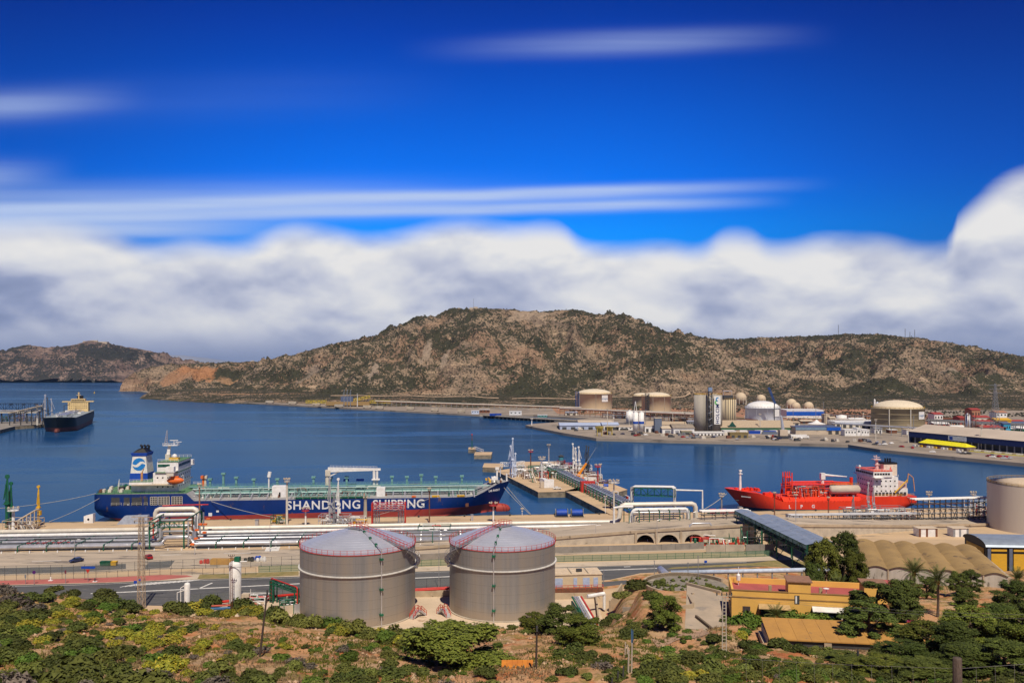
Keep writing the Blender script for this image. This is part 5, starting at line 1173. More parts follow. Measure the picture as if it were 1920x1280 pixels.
for px in(450,560,600,640,690,750,800,850):pass
er=MB();er.rail([(tx(354),-15.3,8.8),(tx(875),-15.3,8.9)],1.0,.05,3.2,1).rail([(tx(354),15.3,8.8),(tx(875),15.3,8.9)],1.0,.05,3.2,1);er.build('railing',cream,t)
for k in range(30):
 x=d0+rr.random()*(d1-d0-8);y=rr.uniform(-8,6);z=rr.uniform(10.2,13.2)
 MB().tube([(x,y,8.8),(x,y,z),(x+rr.uniform(2,6),y,z),(x+rr.uniform(2,6),y,8.8)],rr.uniform(.12,.25),6).build('bent_pipe',(teal,mat('pale_turquoise',(),0),rust,cream)[k%4],t)
cx0,cx1=tx(615,0),tx(703,0)
MB().tube([(cx0-.4,0,12.7),(cx0-.4,0,18.9)],.85,10).box((cx0,0,18.4),(2.2,2.4,2.6)).build('crane_post',cream,t)
MB().add([(cx0,-.7,18.7),(cx0,.7,18.7),(cx0,.7,20.9),(cx0,-.7,20.9),(cx1+2.6,-.6,19.3),(cx1+2.6,.6,19.3),(cx1+2.6,.6,20.2),(cx1+2.6,-.6,20.2)],[(0,1,2,3),(4,7,6,5),(0,4,5,1),(3,2,6,7),(0,3,7,4),(1,5,6,2)]).rail([(cx0+1,-.6,20.8),(cx1+1,-.6,20.2)],1.0,.05,1.5).build('crane_boom',white,t)
MB().beam((cx0+.6,0,16.8),(cx0+5,0,18.9),.5).build('crane_ram',white,t)
MB().tube([(cx1-.4,0,12.7),(cx1-.4,0,19.2)],.65,8).tube([(cx1+1.0,0,12.7),(cx1+1.0,0,19.2)],.5,8).box((cx1+.4,0,15.2),(3.6,3,.4)).build('boom_rest',white,t)
fo=zd(.975)
for k in range(12):x=tx(rr.uniform(912,944),0);MB().tube([(x,rr.uniform(-6,6)-.8,fo+.7),(x,rr.uniform(-6,6)+.8,fo+.7)],.5,7).build('forecastle_winch',(cream,rust,mat('grey_paint',(.4,.4,.38),.6),yellow)[k%4],t)
MB().tube([(tx(932,0),0,fo),(tx(932,0),0,fo+6.5)],.45,8).box((tx(932,0),0,fo+6),(1.6,1.2,1.2)).build('foremast',white,t);MB().tube([(tx(950,0),0,fo),(tx(950,0),0,fo+3.6)],.4,8).build('bow_post',white,t)
MB().add([(tx(921,-3),-3,fo),(tx(930,-3),-3,fo),(tx(929,-1),-1,fo+2.6),(tx(926,-1),-1,fo+2.6)],[(0,1,2,3)]).box((tx(926,0),-1,fo+1.2),(2.4,2.8,2.2)).build('canvas_cover',white,t)
# red gas carrier
lred=mat('ship_signal_red',(.80,.050,.014),.45,c2=(.60,.035,.014),sc=.12,third=((.36,.05,.03),.6,.63),stretch=(1,1,.4))
nblk=mat('boot_blue_black',(.012,.02,.045),.5)
RT=22;rs_=sX(1721,12);t=T('gas_carrier','bright red gas carrier with white house at its stern moored at right','gas carrier',Q(rs_,RT,0),QA+PI)
rx=lambda px,y=9.5:rs_-sX(px,RT-y)
LR=rx(1358,0)
def zr(u):
 x=u*LR
 if x<rx(1622):return 6.3
 if x<rx(1610):return 6.3-2.1*(x-rx(1622))/(rx(1610)-rx(1622))
 if x<rx(1475):return 4.2
 return 4.2+4.3*clip((x-rx(1475))/(rx(1425)-rx(1475)))+1.6*clip((x-rx(1425))/(LR-rx(1425)))
rh,_=hull_parts(t,LR,20,zr,lambda u:.9+.9*clip((u-.5)*2),lred,nblk,lred,near=1,rake=9,bulb=(LR-11,1.7),ub=.70,us=.16)
for ch,px in(('L',1480),('P',1502),('G',1524)):ship_text(t,ch,2.1,rx(px),2.4,10.03,1,bold=.05)
u=rx(1402)/LR;til=-math.atan2(rh(u-.012,7)-rh(u+.012,7),.024*LR)
nmk=MB()
for k in range(11):
 xx=rx(1396+k*1.35);nmk.box((xx,rh(xx/LR,6.9)+.12,6.9-k*.02),(.22,.05,.5),til)
nmk.build('name_marks',white,t)
MB().lathe([(.1,0),(.9,.1),(.9,.3)],10,(rx(1390),rh(rx(1390)/LR,5)+.02,4.6)).build('hawse',dsteel,t)
MB().b2(rx(1617),rx(1470),-7,7,4.2,6.2).build('trunk_deck',lred,t)
rib=MB().add([(0,7.0,6.2),(.5,7.0,6.2),(.5,9.9,4.2),(0,9.9,4.2),(0,7,5.5),(.5,7,5.5)],[(0,1,2,3),(0,3,4),(1,5,2)]).mesh('deck_rib',lred)
for k in range(26):inst(rib,'deck_rib',t,(rx(1475+k*5.4),0,0))
MB().add([(rx(1617),7,6.2),(rx(1470),7,6.2),(rx(1470),9.7,4.25),(rx(1617),9.7,4.25)],[(0,1,2,3)]).build('sloped_side_tank',lred,t)
MB().rail([(rx(1612),9.8,4.2),(rx(1470),9.8,4.2)],1.2,.06,2).build('railing',lred,t)
rp2=[(k,6.9+k*.62,4.5-k*1.1)for k in range(9)]
for k,z,y in rp2:
 MB().tube([(rx(1612-k*3),y,z),(rx(1484+k*2),y,z)],.26+.06*(k%3),8).build('cargo_pipe',lred if k%3 else mat('orange_red',(.78,.10,.03),.5),t)
MB().b2(rx(1612),rx(1484),-3,3,11.2,11.5).rail([(rx(1612),3,11.5),(rx(1484),3,11.5)],1.1,.06,1.6).build('pipe_bridge',lred,t)
for k in range(13):MB().beam((rx(1486+k*10,3),3.2,6.2),(rx(1486+k*10,3),3.2,11.3),.26).beam((rx(1486+k*10,3),-3.2,6.2),(rx(1486+k*10,3),-3.2,11.3),.26).build('bridge_leg',(lred,dsteel)[k%2],t)
tw=MB()
for x in(rx(1471,2),rx(1483,2)):
 for y in(0,3.2):tw.tube([(x,y,6),(x,y,17.2)],.28,6)
 tw.beam((x,0,9),(x,3.2,12),.14)
for z in(8,10.3,12.6,15):tw.box(((rx(1471,2)+rx(1483,2))/2,1.6,z),(3.6,3.6,.22))
for k in range(3):tw.tube([(rx(1473+k*4,2),1.5,8),(rx(1473+k*4,2),1.5,17.6)],.25,6)
tw.build('vent_tower',lred,t);MB().tube([(rx(1470),3,5),(rx(1452),3,8.3),(rx(1456),3,8.3)],.2,6).b2(rx(1458),rx(1443),1,4,6.0,8.0).build('fore_locker',lred,t)
rr=random.Random(21)
for k in range(40):
 x=rx(rr.uniform(1484,1612));y=rr.uniform(-5,6);z=6.2
 MB().lathe([(.5,0),(.5,rr.uniform(.8,2.4)),(.2,2.6),(.2,rr.uniform(3,5))],8,(x,y,z)).build('deck_fitting',(lred,lred,mat('orange_red',(),0),dsteel,cream)[k%5],t)
tb_=rx(1583,6);N=16;cyl=MB();cyl.tube([(tb_-7.4,6.3,9.5),(tb_-6.6,6.3,9.5),(tb_+6.6,6.3,9.5),(tb_+7.4,6.3,9.5)],[1.0,2.0,2.0,1.0],16)
cyl.build('deck_tank',mat('stained_cream',(.60,.52,.42),.6,c2=(.42,.34,.26),sc=.5,stretch=(.3,1,1)),t,True);MB().rail([(tb_-7,6.3,11.5),(tb_+7,6.3,11.5)],1.0,.05,1.5).build('tank_railing',yellow,t)
MB().tube([(rx(1542,0),0,6),(rx(1542,0),0,15.8)],.75,10).box((rx(1542,0),0,15),(2,2,3)).build('crane_post',white,t);MB().tube([(rx(1544,0),0,15.6),(rx(1588,0),0,14.6)],[.6,.18],8).build('crane_boom',white,t)
MB().tube([(rx(1596,-2),-2,6),(rx(1596,-2),-2,14)],.8,10).build('compressor_stack',lred,t);MB().tube([(rx(1604,5),5,6),(rx(1604,5),5,9.5),(rx(1592,5),5,12.5),(rx(1560,4),4,12.8)],.35,8).build('riser',lred,t)
for k in range(34):
 x=rx(rr.uniform(1486,1600));y,z=rr.uniform(1,7),rr.uniform(7,11.5);L_=rr.uniform(2,7)
 MB().tube([(x,y,6.2),(x,y,z),(x+L_,y,z),(x+L_,y+rr.uniform(.3,2),z-1.5),(x+L_,y+1,6.2)],rr.uniform(.12,.26),6).build('bent_pipe',(lred,mat('orange_red',(),0),lred,silver,rust)[k%5],t)
a0,a1=rx(1684,8),rx(1638,8)
MB().b2(a0,a1,-8,8,6.3,15.2).build('deckhouse',white,t);MB().b2(rx(1703,8),a0,-7.5,7.5,6.3,9.8).build('aft_house',white,t);MB().b2(rx(1700,7),a0,-7,7,9.8,12.6).build('aft_house',mat('pale_red_white',(.62,.42,.36),.6),t)
MB().b2(rx(1672,8),a1+.3,-8.5,8.5,15.22,17.9).build('wheelhouse',white,t);MB().b2(rx(1655,9),a1+.6,-10.4,10.4,15.0,15.3).build('bridge_wing',white,t)
MB().b2(rx(1672,8),a1+.4,-8.6,8.6,17.92,18.1).build('wheelhouse_top',mat('orange_red',(),0),t)
windows(t,-8,8,9,a1+.32,16.7,1.4,.95,black,axis='y');windows(t,rx(1668,8),a1,6,8.52,16.7,1.0,.9,black)
for z in(13.4,11,8.8):windows(t,a0+.5,a1-.5,5,8.02,z,.6,.6,black)
for z in(13.2,10.8,8.4):windows(t,-7,7,7,a1+.02,z,.6,.6,black,axis='y')
windows(t,rx(1700,8),a1-.4,9,8.03,7.4,1.3,1.5,dsteel,'side_opening')
MB().rail([(a0,8.3,15.3),(a1,8.3,15.3)],1.0,.06,1.4).rail([(rx(1672,8),8.5,18.1),(a1,8.5,18.1)],1,.06,1.4).rail([(a1,-8.5,18.1),(a1,8.5,18.1)],1,.06,1.4).build('railing',white,t)
MB().rail([(.4,7.5,6.3),(rx(1640),9.4,6.3)],1.0,.06,1.6).build('railing',yellow,t)
fz0=rx(1682,3);fz1=rx(1657,3)
MB().b2(fz0,fz1,-3,3,15.2,20.6).build('funnel',mat('funnel_offwhite',(.74,.62,.50),.5),t);MB().b2(fz0-.1,fz1+.1,-3.1,3.1,20.62,21.4).build('funnel_band',black,t)
for k in range(3):MB().tube([(fz0+1.8+k*1.2,0,21.4),(fz0+1.8+k*1.2,0,23.2)],.4,8).build('exhaust_pipe',black,t)
e_=MB();cxx=(fz0+fz1)/2
for k in range(3):
 a=PI/2+k*2*PI/3;e_.add([(cxx+1.5*math.cos(a),3.05,18.2+1.5*math.sin(a)),(cxx+.42*math.cos(a+1.05),3.05,18.2+.42*math.sin(a+1.05)),(cxx,3.05,18.2),(cxx+.42*math.cos(a-1.05),3.05,18.2+.42*math.sin(a-1.05))],[(0,1,2,3)])
e_.build('funnel_emblem',lred,t)
mx=rx(1644,0);MB().tube([(mx,0,18),(mx,0,22.6)],[.9,.6],8).box((mx,0,20.2),(2.4,2,.25)).box((mx+.4,0,22.7),(3.4,3,.3)).box((mx,0,23.6),(3.0,.3,.25)).box((mx+.8,0,24.3),(2,.25,.2)).tube([(mx+.2,0,22.7),(mx+.2,0,24.8)],.15,5).build('radar_mast',mat('pink_white',(.72,.52,.48),.5),t)
MB().lathe([(.15,0),(.15,1.2),(.6,1.5),(.4,2.2),(.05,2.4)],8,(rx(1612,3),3,18.1)).build('satellite_dome',white,t)
MB().beam((rx(1701,5),5,12),(rx(1703,5),5,16.4),.35).beam((rx(1703,5),5,16.4),(rx(1712,5),5,14.5),.3).beam((rx(1712,5),5,14.5),(rx(1715,5),5,8),.3).build('boat_davit',mat('pale_orange',(),0),t)
MB().tube([(rx(1676,8),8.8,8),(rx(1700,8),8.8,14)],.3,6).build('stair_flight',yellow,t)
MB().tube([(rx(1388,0),0,9),(rx(1388,0),0,17.6)],[.65,.4],8).box((rx(1388,0),0,16.6),(1.7,1.7,.3)).box((rx(1388,0),0,18),(1.2,1.2,.8)).build('foremast',white,t)
for k in range(9):x=rx(rr.uniform(1370,1420),0);MB().tube([(x,-2+k*.5,9.6),(x,-.4+k*.5,9.6)],.55,7).box((x,-1+k*.5,9.0),(1.6,2,.6)).build('forecastle_winch',lred,t)
# black crude tanker at left
bw,st_=Vector((-466,872,0)),Vector((-530,1051,0));d=bw-st_;LC=d.length
t=T('crude_tanker','black tanker with yellow bridge house, bow towards us, at the far left jetty','tanker',st_,math.atan2(d.y,d.x))
zc=lambda u:14.2+1.6*clip((u-.88)/.12)
ch,_=hull_parts(t,LC,31,zc,lambda u:4.6,mat('ship_black',(.012,.018,.022),.45),mat('dull_antifouling',(.20,.05,.035),.6,c2=(.10,.035,.03),sc=.1),mat('pale_blue_deck',(.30,.34,.36),.8),bulb=(LC-9,3.4),rake=6,ub=.80)
yh=mat('pale_yellow_paint',(.70,.52,.24),.55,c2=(.58,.42,.20),sc=.3)
MB().b2(16,32,-11,11,14.2,25.5).build('deckhouse',yh,t);MB().b2(26,32.4,-17,17,25.5,26.6).build('bridge_wing',yh,t);MB().b2(20,33,-7.5,7.5,26.6,29.2).build('wheelhouse',yh,t)
windows(t,-7,7,8,33.05,28.0,1.4,1.1,black,axis='y')
for z in(23.8,21,18.4):windows(t,-10,10,9,32.05,z,.8,.8,black,axis='y')
MB().tube([(25,0,29.2),(25,0,37)],.6,6).box((25,0,33.6),(1.5,4.6,.5)).box((25,0,36),(1,3,.4)).build('radar_mast',yh,t)
MB().b2(8,15,-3,3,14.2,32.5).build('funnel',black,t);MB().b2(7.9,15.1,-3.1,3.1,26,28.6).build('funnel_band',red,t)
rr=random.Random(31)
for k in range(5):MB().tube([(36,-4+k*2,16.2),(LC-30,-4+k*2,16.2)],.6,6).build('deck_pipe',silver,t)
for k in range(26):x,y=rr.uniform(40,LC-14),rr.uniform(-11,11);MB().box((x,y,15.4),(rr.uniform(1,4),rr.uniform(1,4),rr.uniform(1.5,3))).build('deck_gear',(silver,white,steel,mat('pale_blue_deck',(),0))[k%4],t)
MB().beam((LC*.5,-6,14.2),(LC*.5,-6,24),.7).beam((LC*.5,-6,24),(LC*.5-14,-2,24.6),.5).beam((LC*.5,6,14.2),(LC*.5,6,22),.7).build('hose_crane',dsteel,t)
MB().rail([(35,-15.2,14.2),(LC*.86,-15,14.2)],1.2,.1,6,1).build('railing',white,t)
# mooring lines
def rope(a,b,sag,label,r=.11,m=ropem):
 a,b=Vector(a),Vector(b);n=12;p=[a.lerp(b,i/n)-Vector((0,0,sag*4*(i/n)*(1-i/n)))for i in range(n+1)]
 return tag(MB().tube([q-a for q in p],r,5).build('mooring_line',m,None,loc=a),label,'rope')
sp=lambda px,t_,z:Q(sX(px,t_),t_,z)
rope(sp(180,18,11.8),sp(-60,6,7.5),1.5,'upper mooring line running left from the stern of the blue tanker')
rope(sp(188,14,10.5),sp(92,-1,3.2),.6,'lower mooring line from the blue tanker stern down to the quay')
rope(sp(396,12,8.6),sp(525,-3,3.4),.6,'white mooring line along the blue hull below the white deckhouse')
rope(sp(806,12,8.6),sp(690,-3,3.4),.6,'mooring line crossing the white lettering of the blue hull',.09)
rope(sp(945,22,11.5),sp(993,-1,3.2),.3,'left one of the two lines from the blue bow down to the quay');rope(sp(951,22,11.8),sp(995,-1,3.2),.3,'right one of the two lines from the blue bow down to the quay')
rope(sp(1362,20,7.6),sp(1312,-1,3.2),.6,'mooring line from the red bow down to the quay bollard',.16);rope(sp(1690,14,6.4),sp(1806,-3,3.4),.4,'white mooring line from the red ship stern to the right quay',.16)
# jetties, quay equipment
JZ=2.8
def plat(name,poly,label,z=JZ,cat='pier',m=None):
 P=[g3(a,b,z)for a,b in poly];o=Vector((P[0].x,P[0].y,0));t=T(name,label,cat,o)
 MB().prism([p-o for p in P],-2,z-.02).build('quay_wall',wallc,t)
 c=sum(P,Vector())/len(P)
 MB().prism([(p-o)+(p-c).normalized()*.15 for p in P],z,z+.22).build('paving',m or apron,t);return t
plat('jetty',[(930,883),(1009,922.5),(1056,921.7),(1128,919),(1155,924),(1176,918),(1112,893),(1085,887),(1050,876),(961,878)],'broad sandy jetty head crowded with arms, masts and pipes')
plat('causeway',[(1059,921),(1143,964),(1180,964),(1092,912)],'concrete causeway linking the jetty head to the quay')
plat('jetty_strip',[(905,876),(942,878),(944,869),(908,868.5)],'narrow concrete platform off the left end of the jetty head',cat='platform')
plat('jetty_strip',[(968,875),(1046,874),(1046,865),(968,866)],'long narrow platform behind the jetty head',cat='platform')
t1=plat('mooring_dolphin',[(878,842),(892,843),(893,839),(879,838.5)],'small round-ended concrete dolphin carrying the green beacon post',cat='dolphin')
t2=plat('mooring_dolphin',[(889,853),(921,853),(923,847.5),(891,847.5)],'larger concrete dolphin right of the green beacon post',cat='dolphin')
for px in(1100,1122):
 pass
def place(px,py,top,z=JZ):
 p=g3(px,py,z);return p,zat(top,p.y)-z
def lamp_mast(px,py,top,label,m=white,head=white,z=JZ,r=.35,w=2.6,n=6):
 p,h=place(px,py,top,z);t=T('floodlight_mast',label,'floodlight mast',p)
 MB().tube([(0,0,0),(0,0,h-1.6)],[r*1.15,r*.8],8).build('pole',m,t)
 hd=MB().lathe([(w*.35,0),(w*.5,.15),(w*.5,.35),(.2,.4)],10,(0,0,h-1.8));hd.rail([(w*.5*math.cos(a),w*.5*math.sin(a),h-1.5)for a in[i*PI/4 for i in range(9)]],.9,.05,1);hd.build('platform',head,t)
 lm=MB().box((0,0,0),(.6,.45,.5)).mesh('floodlight',pave)
 for i in range(n):a=i*2*PI/n;inst(lm,'floodlight',t,(w*.42*math.cos(a),w*.42*math.sin(a),h-.4),a)
 MB().rail([(.45,0,0),(.45,0,h-2)],.3,.03,.8,1).build('ladder',dsteel,t);return t
lamp_mast(995,886,842,'red and white floodlight mast on the left part of the jetty head',rust,red,w=3.0)
lamp_mast(1029,880,832,'tall grey floodlight mast at the middle back of the jetty head',silver,steel,w=2.2,r=.45)
lamp_mast(1016,903,855,'white floodlight mast beside the white truck on the jetty',white,cream,w=4.2)
lamp_mast(1121,920,869,'red floodlight mast on the right part of the jetty head',red,red,w=3.4)
lamp_mast(1126,905,868,'thin white pole just right of the red jetty mast',white,white,w=1.0,r=.16,n=2)
lamp_mast(1151,958,898,'cream floodlight mast rising over the causeway',cream,cream,z=GZ,w=5.0,n=8)
lamp_mast(1135,962,928,'thin white lamp post at the shore end of the causeway',white,white,z=GZ,w=1.2,r=.13,n=2)
lamp_mast(925,978,940,'white and red floodlight mast on the quay by the blue bow',white,red,z=GZ,w=3.6)
lamp_mast(25,994,949,'white floodlight mast on the quay between green and yellow arms',white,white,z=GZ,w=4.4,r=.6)
lamp_mast(573,984,950,'white floodlight mast with red rail in front of the lettering',white,red,z=GZ,w=3.2)
lamp_mast(374,972,905,'rusty thin lamp mast in front of the tanker deckhouse',mat('lamp_rust',(.30,.17,.11),.8),cream,z=GZ,w=1.4,r=.3,n=4)
lamp_mast(538,984,895,'tall cream mast in front of the first letter on the hull',cream,cream,z=GZ,w=2.6,r=.45)
lamp_mast(805,980,913,'tall thin rusty lamp pole in front of the second word on the hull',rust,rust,z=GZ,w=1.2,r=.24,n=4)
lamp_mast(685,978,930,'thick grey post in front of the gap between the two words',concrete,concrete,z=GZ,w=1.4,r=.75,n=2)
lamp_mast(1353,962,923,'grey lamp mast beside the red bow',steel,cream,z=GZ,w=2.4,n=4)
lamp_mast(1452,972,921,'rusty lamp pole in front of the forward part of the red ship',rust,rust,z=GZ,w=1.0,r=.2,n=3)
lamp_mast(1553,972,930,'rusty lamp pole in front of the cream deck tank',rust,rust,z=GZ,w=1.0,r=.2,n=3)
lamp_mast(1742,960,920,'left one of two beige lamp masts beyond the red stern',cream,cream,z=GZ,w=2.6,n=6)
lamp_mast(1825,960,920,'right one of two beige lamp masts beyond the red stern',cream,cream,z=GZ,w=2.6,n=6)
lamp_mast(979,966,951,'short white lamp post on the quay edge right of the blue bow',white,white,z=GZ,w=.8,r=.12,n=2)
lamp_mast(1492,1000,925,'thin grey lamp post behind the conveyors',silver,silver,z=GZ,w=.9,r=.14,n=2)
def marine_arm(px,py,top,m,label,z=JZ,w=1.0,lean=.6,m2=None):
 p,h=place(px,py,top,z);t=T('loading_arm',label,'loading arm',p);m2=m2 or m
 MB().tube([(0,0,0),(0,0,h*.48)],.55*w,8).build('riser',m,t)
 MB().box((0,0,h*.12),(2.2*w,2.0*w,.3)).box((0,0,h*.46),(1.8*w,1.8*w,.3)).build('platform',m2,t)
 MB().tube([(.5*w,0,h*.44),(-.1*w+lean*.4,0,h*.98)],.30*w,8).tube([(-.5*w,.3,h*.44),(-.5*w,.3,h*.84)],.26*w,6).build('inboard_arm',m,t)
 MB().tube([(lean*.4-.1*w,0,h*.98),(-lean*2.2,0,h*.55)],.20*w,7).build('outboard_arm',m,t)
 MB().tube([(lean*.4-.1,-.3,h),(lean*.4-.1,.3,h)],.75*w,10).tube([(0,-.35,h*.47),(0,.35,h*.47)],.9*w,10).build('sheave',m2,t)
 MB().box((.9*w,0,h*.33),(.9*w,1.1,1.8)).build('counterweight',m2,t)
 MB().beam((lean*.4,0,h),(.9*w,0,h*.5),.07).beam((-.5*w,.3,h*.84),(lean*.3,0,h*.97),.12).build('cable',dsteel,t);return t
bwht=mat('bluish_white_paint',(.60,.66,.78),.5)
for px,py,tp,l in((957,894,836,'left'),(961,896,822,'middle'),(966,895,850,'right')):marine_arm(px,py,tp,bwht,l+' one of the three bluish white loading arms at the jetty tip',w=.8)
for px,py,tp,l in((1075,884,832,'left'),(1080,884,840,'middle'),(1086,885,838,'right')):marine_arm(px,py,tp,white,l+' one of the white loading arms behind the orange crane',w=.8,lean=-.6)
for px,py,tp,l in((1099,889,836,'left'),(1103,890,838,'right')):marine_arm(px,py,tp,dsteel,l+' one of the two black loading arms at the back of the jetty',w=.75)
marine_arm(13,988,893,green,'left one of the green loading arms at the far left quay',GZ,1.15);marine_arm(20,987,906,green,'right one of the green loading arms at the far left quay',GZ,1.0)
marine_arm(72,985,912,yellow,'slim yellow loading arm standing on the left quay',GZ,.8,.3)
marine_arm(618,986,896,silver,'left silver loading arm in front of the blue hull',GZ,.75,.4);marine_arm(634,986,898,white,'right white loading arm in front of the blue hull',GZ,.75,.4);marine_arm(626,988,925,steel,'short grey loading arm in front of the blue hull',GZ,.75,.4)
marine_arm(1628,972,905,silver,'left one of the grey arms before the red ship house',GZ,.6,.3);marine_arm(1638,972,912,silver,'right one of the grey arms before the red ship house',GZ,.6,.3);marine_arm(1600,972,930,steel,'short grey arm between cream tank and red ship house',GZ,.6,.3)
for a,b_,l in(((938,893),(958,893),'left'),((963,893),(982,890),'right')):
 A,B=g3(*a,JZ),g3(*b_,JZ);t=T('access_bridge',l+' arched white truss bridge at the foot of the bluish arms','footbridge',A);D=B-A
 MB().truss(Vector((0,0,6)),D+Vector((0,0,6)),2.2,1.6,5,.22).build('truss',white,t)
 for q in(0,1):MB().beam(D*q,D*q+Vector((0,0,6)),.4).build('leg',bwht,t)
p,h=place(885,841,813);t=T('beacon','green post with red top standing on the small round-ended dolphin','beacon',p);MB().tube([(0,0,.2),(0,0,h*.55)],.35,8).build('post',green,t);MB().tube([(0,0,h*.55),(0,0,h-.9)],.3,8).build('upper_post',rust,t);MB().lathe([(.6,0),(.6,.7),(.2,1)],8,(0,0,h-1)).build('lantern',red,t)
A,B=g3(890,842,JZ),g3(905,848,JZ);t=T('access_bridge','white truss footbridge joining the two small dolphins','footbridge',A);MB().truss((0,0,.6),B-A+Vector((0,0,.6)),1.5,1.4,6,.15).build('truss',white,t)
p,h=place(1052,884,852);t=T('watch_tower','green column tower with red railed platform on the jetty','tower',p)
MB().tube([(0,0,0),(0,0,h*.5)],1.3,12).build('column',green,t);MB().lathe([(2.8,0),(2.8,.3)],12,(0,0,h*.5)).rail([(2.7*math.cos(i*PI/5),2.7*math.sin(i*PI/5),h*.5+.3)for i in range(11)],1.3,.12,1.2).build('platform',red,t)
MB().lathe([(1.5,0),(1.5,h*.34)],10,(0,0,h*.5+.3)).build('cabin',mat('teal_blue',(.06,.25,.32),.5),t);MB().lathe([(1.9,0),(1.9,.3),(.3,1)],10,(0,0,h*.84+.6)).build('cabin_roof',dsteel,t)
A,B=g3(1172,958,JZ),g3(1030,886,JZ);D=B-A;L=D.length;t=T('pipe_rack','pipe rack with green frames running out along the causeway','pipe rack',A,math.atan2(D.y,D.x))
fm=MB();
for y in(-3.2,3.2):fm.beam((0,y,0),(0,y,4.6),.3)
for z in(1.4,2.9,4.3):fm.beam((0,-3.2,z),(0,3.2,z),.22)
fm=fm.mesh('rack_frame',green)
for i in range(27):inst(fm,'rack_frame',t,(L*i/26,0,0))
uu=MB()
for k in range(9):uu.tube([(L*(k+.2)/9,-3,4.4),(L*(k+.2)/9,-3,5.8),(L*(k+.5)/9,-3+k%3,5.8),(L*(k+.5)/9,-3+k%3,4.4)],.2,6)
uu.build('expansion_loop',white,t,kind='stuff')
for k,(y,z,r,m)in enumerate([(-2.3,1.9,.35,silver),(-1,1.9,.3,white),(.3,1.8,.3,rust),(1.6,1.9,.3,silver),(-2.4,3.4,.35,white),(-1.1,3.4,.3,silver),(.6,3.4,.4,steel),(2.2,3.4,.3,silver),(-2.2,4.9,.42,silver),(-.9,4.9,.45,silver),(.6,4.9,.42,silver),(2.1,4.9,.42,mat('pale_blue_pipe',(.50,.58,.70),.5))]):
 MB().tube([(-2,y,z-(.35 if z>4.5 else 0)),(L,y,z-(.35 if z>4.5 else 0))],r*(.62 if z>4.5 else 1),8).build('pipe',m,t)
for q in(.42,.05):MB().b2(L*q-1.6,L*q+1.2,-3.6,3.6,.2,5.6).build('red_frame',red,t)if q>.3 else MB().b2(L*q-.5,L*q+.4,-3.8,-2.8,.2,5.8).build('red_frame',red,t)
MB().rail([(0,-5.4,.22),(L*.62,-5.4,.22)],1.1,.06,3).build('railing',dsteel,t)
A=g3(1182,958,GZ);t=T('pipe_bridge','green and white pipe bridge between causeway and the high pipe loop','pipe bridge',A,R(-24))
MB().truss((0,6,6.4),(17,12,6.0),3.4,4,6,.25).build('truss',green,t)
for k in range(5):MB().tube([(-1,4+k*1.0,.3),(-1,4+k,9.9),(0,4+k,10.3),(16,10+k,10.2),(17,10+k,9.6),(17,10+k,.4)],.3,8).build('pipe',white if k%2 else silver,t)
MB().tube([(17,11,9),(29,14,9),(29,14,1)],.4,8).build('white_pipe',white,t)
rr=random.Random(77)
def pipe_unit(px,py,w,d,h,label,mats,n=10,z=JZ,rz=0.0):
 t=T('pipework_unit',label,'pipework',g3(px,py,z+.2),rz)
 for x in(-w/2,0,w/2):
  for y in(-d/2,d/2):MB().beam((x,y,0),(x,y,h),.2).build('column',mats[0],t)
 for zz in(h*.5,h):MB().beam((-w/2,-d/2,zz),(w/2,-d/2,zz),.18).beam((-w/2,d/2,zz),(w/2,d/2,zz),.18).beam((-w/2,-d/2,zz),(-w/2,d/2,zz),.18).beam((w/2,-d/2,zz),(w/2,d/2,zz),.18).build('beam',mats[0],t)
 for k in range(n):
  x,y,q=rr.uniform(-w/2,w/2*.3),rr.uniform(-d/2,d/2),rr.uniform(.3,1)*h
  MB().tube([(x,y,.1),(x,y,q),(x+rr.uniform(w*.2,w*.5),y,q),(x+w*.4,y+rr.uniform(-1,1),.2)],rr.uniform(.14,.3),6).build('bent_pipe',mats[k%len(mats)],t)
 for k in range(n//3):MB().box((rr.uniform(-w/2,w/2),rr.uniform(-d/2,d/2),rr.uniform(.6,h*.7)),(1.2,.9,.9)).build('valve',mats[(k+1)%len(mats)],t)
 return t
pipe_unit(983,893,9,6,4.2,'low white and grey pipework left of the green slanted stair',(white,silver,rust,steel),12)
pipe_unit(1007,890,10,6,5.4,'green and white pipework at the back left of the jetty head',(green,white,red,silver),14)
pipe_unit(1032,889,11,7,7.2,'tall white frame of pipes under the tall grey mast',(white,steel,silver,green),16)
pipe_unit(1055,892,9,6,5.4,'grey pipe frame between watch tower and causeway rack',(steel,white,green,rust),14)
pipe_unit(1066,881,10,5,4.4,'red pipework behind the orange crane',(red,red,white,steel),14)
pipe_unit(1095,888,9,5,5.2,'white frame with green pipes right of the orange crane',(white,green,white,rust),9)
pipe_unit(1108,892,8,4,2.6,'low rusty pipework at the foot of the black arms',(rust,rust,steel,cream),8)
pipe_unit(1020,901,5,4,5.0,'small red pipe stand behind the white truck',(red,rust,steel),8)
pipe_unit(44,990,12,8,3.6,'pale pipework under the slanting shelter at left',(pave,steel,rust,white),12,GZ)
pipe_unit(628,984,12,6,4.2,'tangle of silver hoses and valves at the foot of the quay arms',(silver,white,steel,rust),18,GZ)
pipe_unit(662,980,10,4,2.6,'white manifold right of the quay loading arms',(white,silver,steel,yellow),10,GZ)
pipe_unit(524,980,6,4,3.2,'green and yellow valve stand at the foot of the cream mast',(green,yellow,white),8,GZ)
pipe_unit(1655,974,16,5,5.6,'grey goose-neck pipework in front of the white ship house',(steel,silver,steel,white),12,GZ)
pipe_unit(1600,974,10,5,5.0,'dark steel stand with sloping gangway before the red hull',(steel,dsteel,silver),10,GZ)
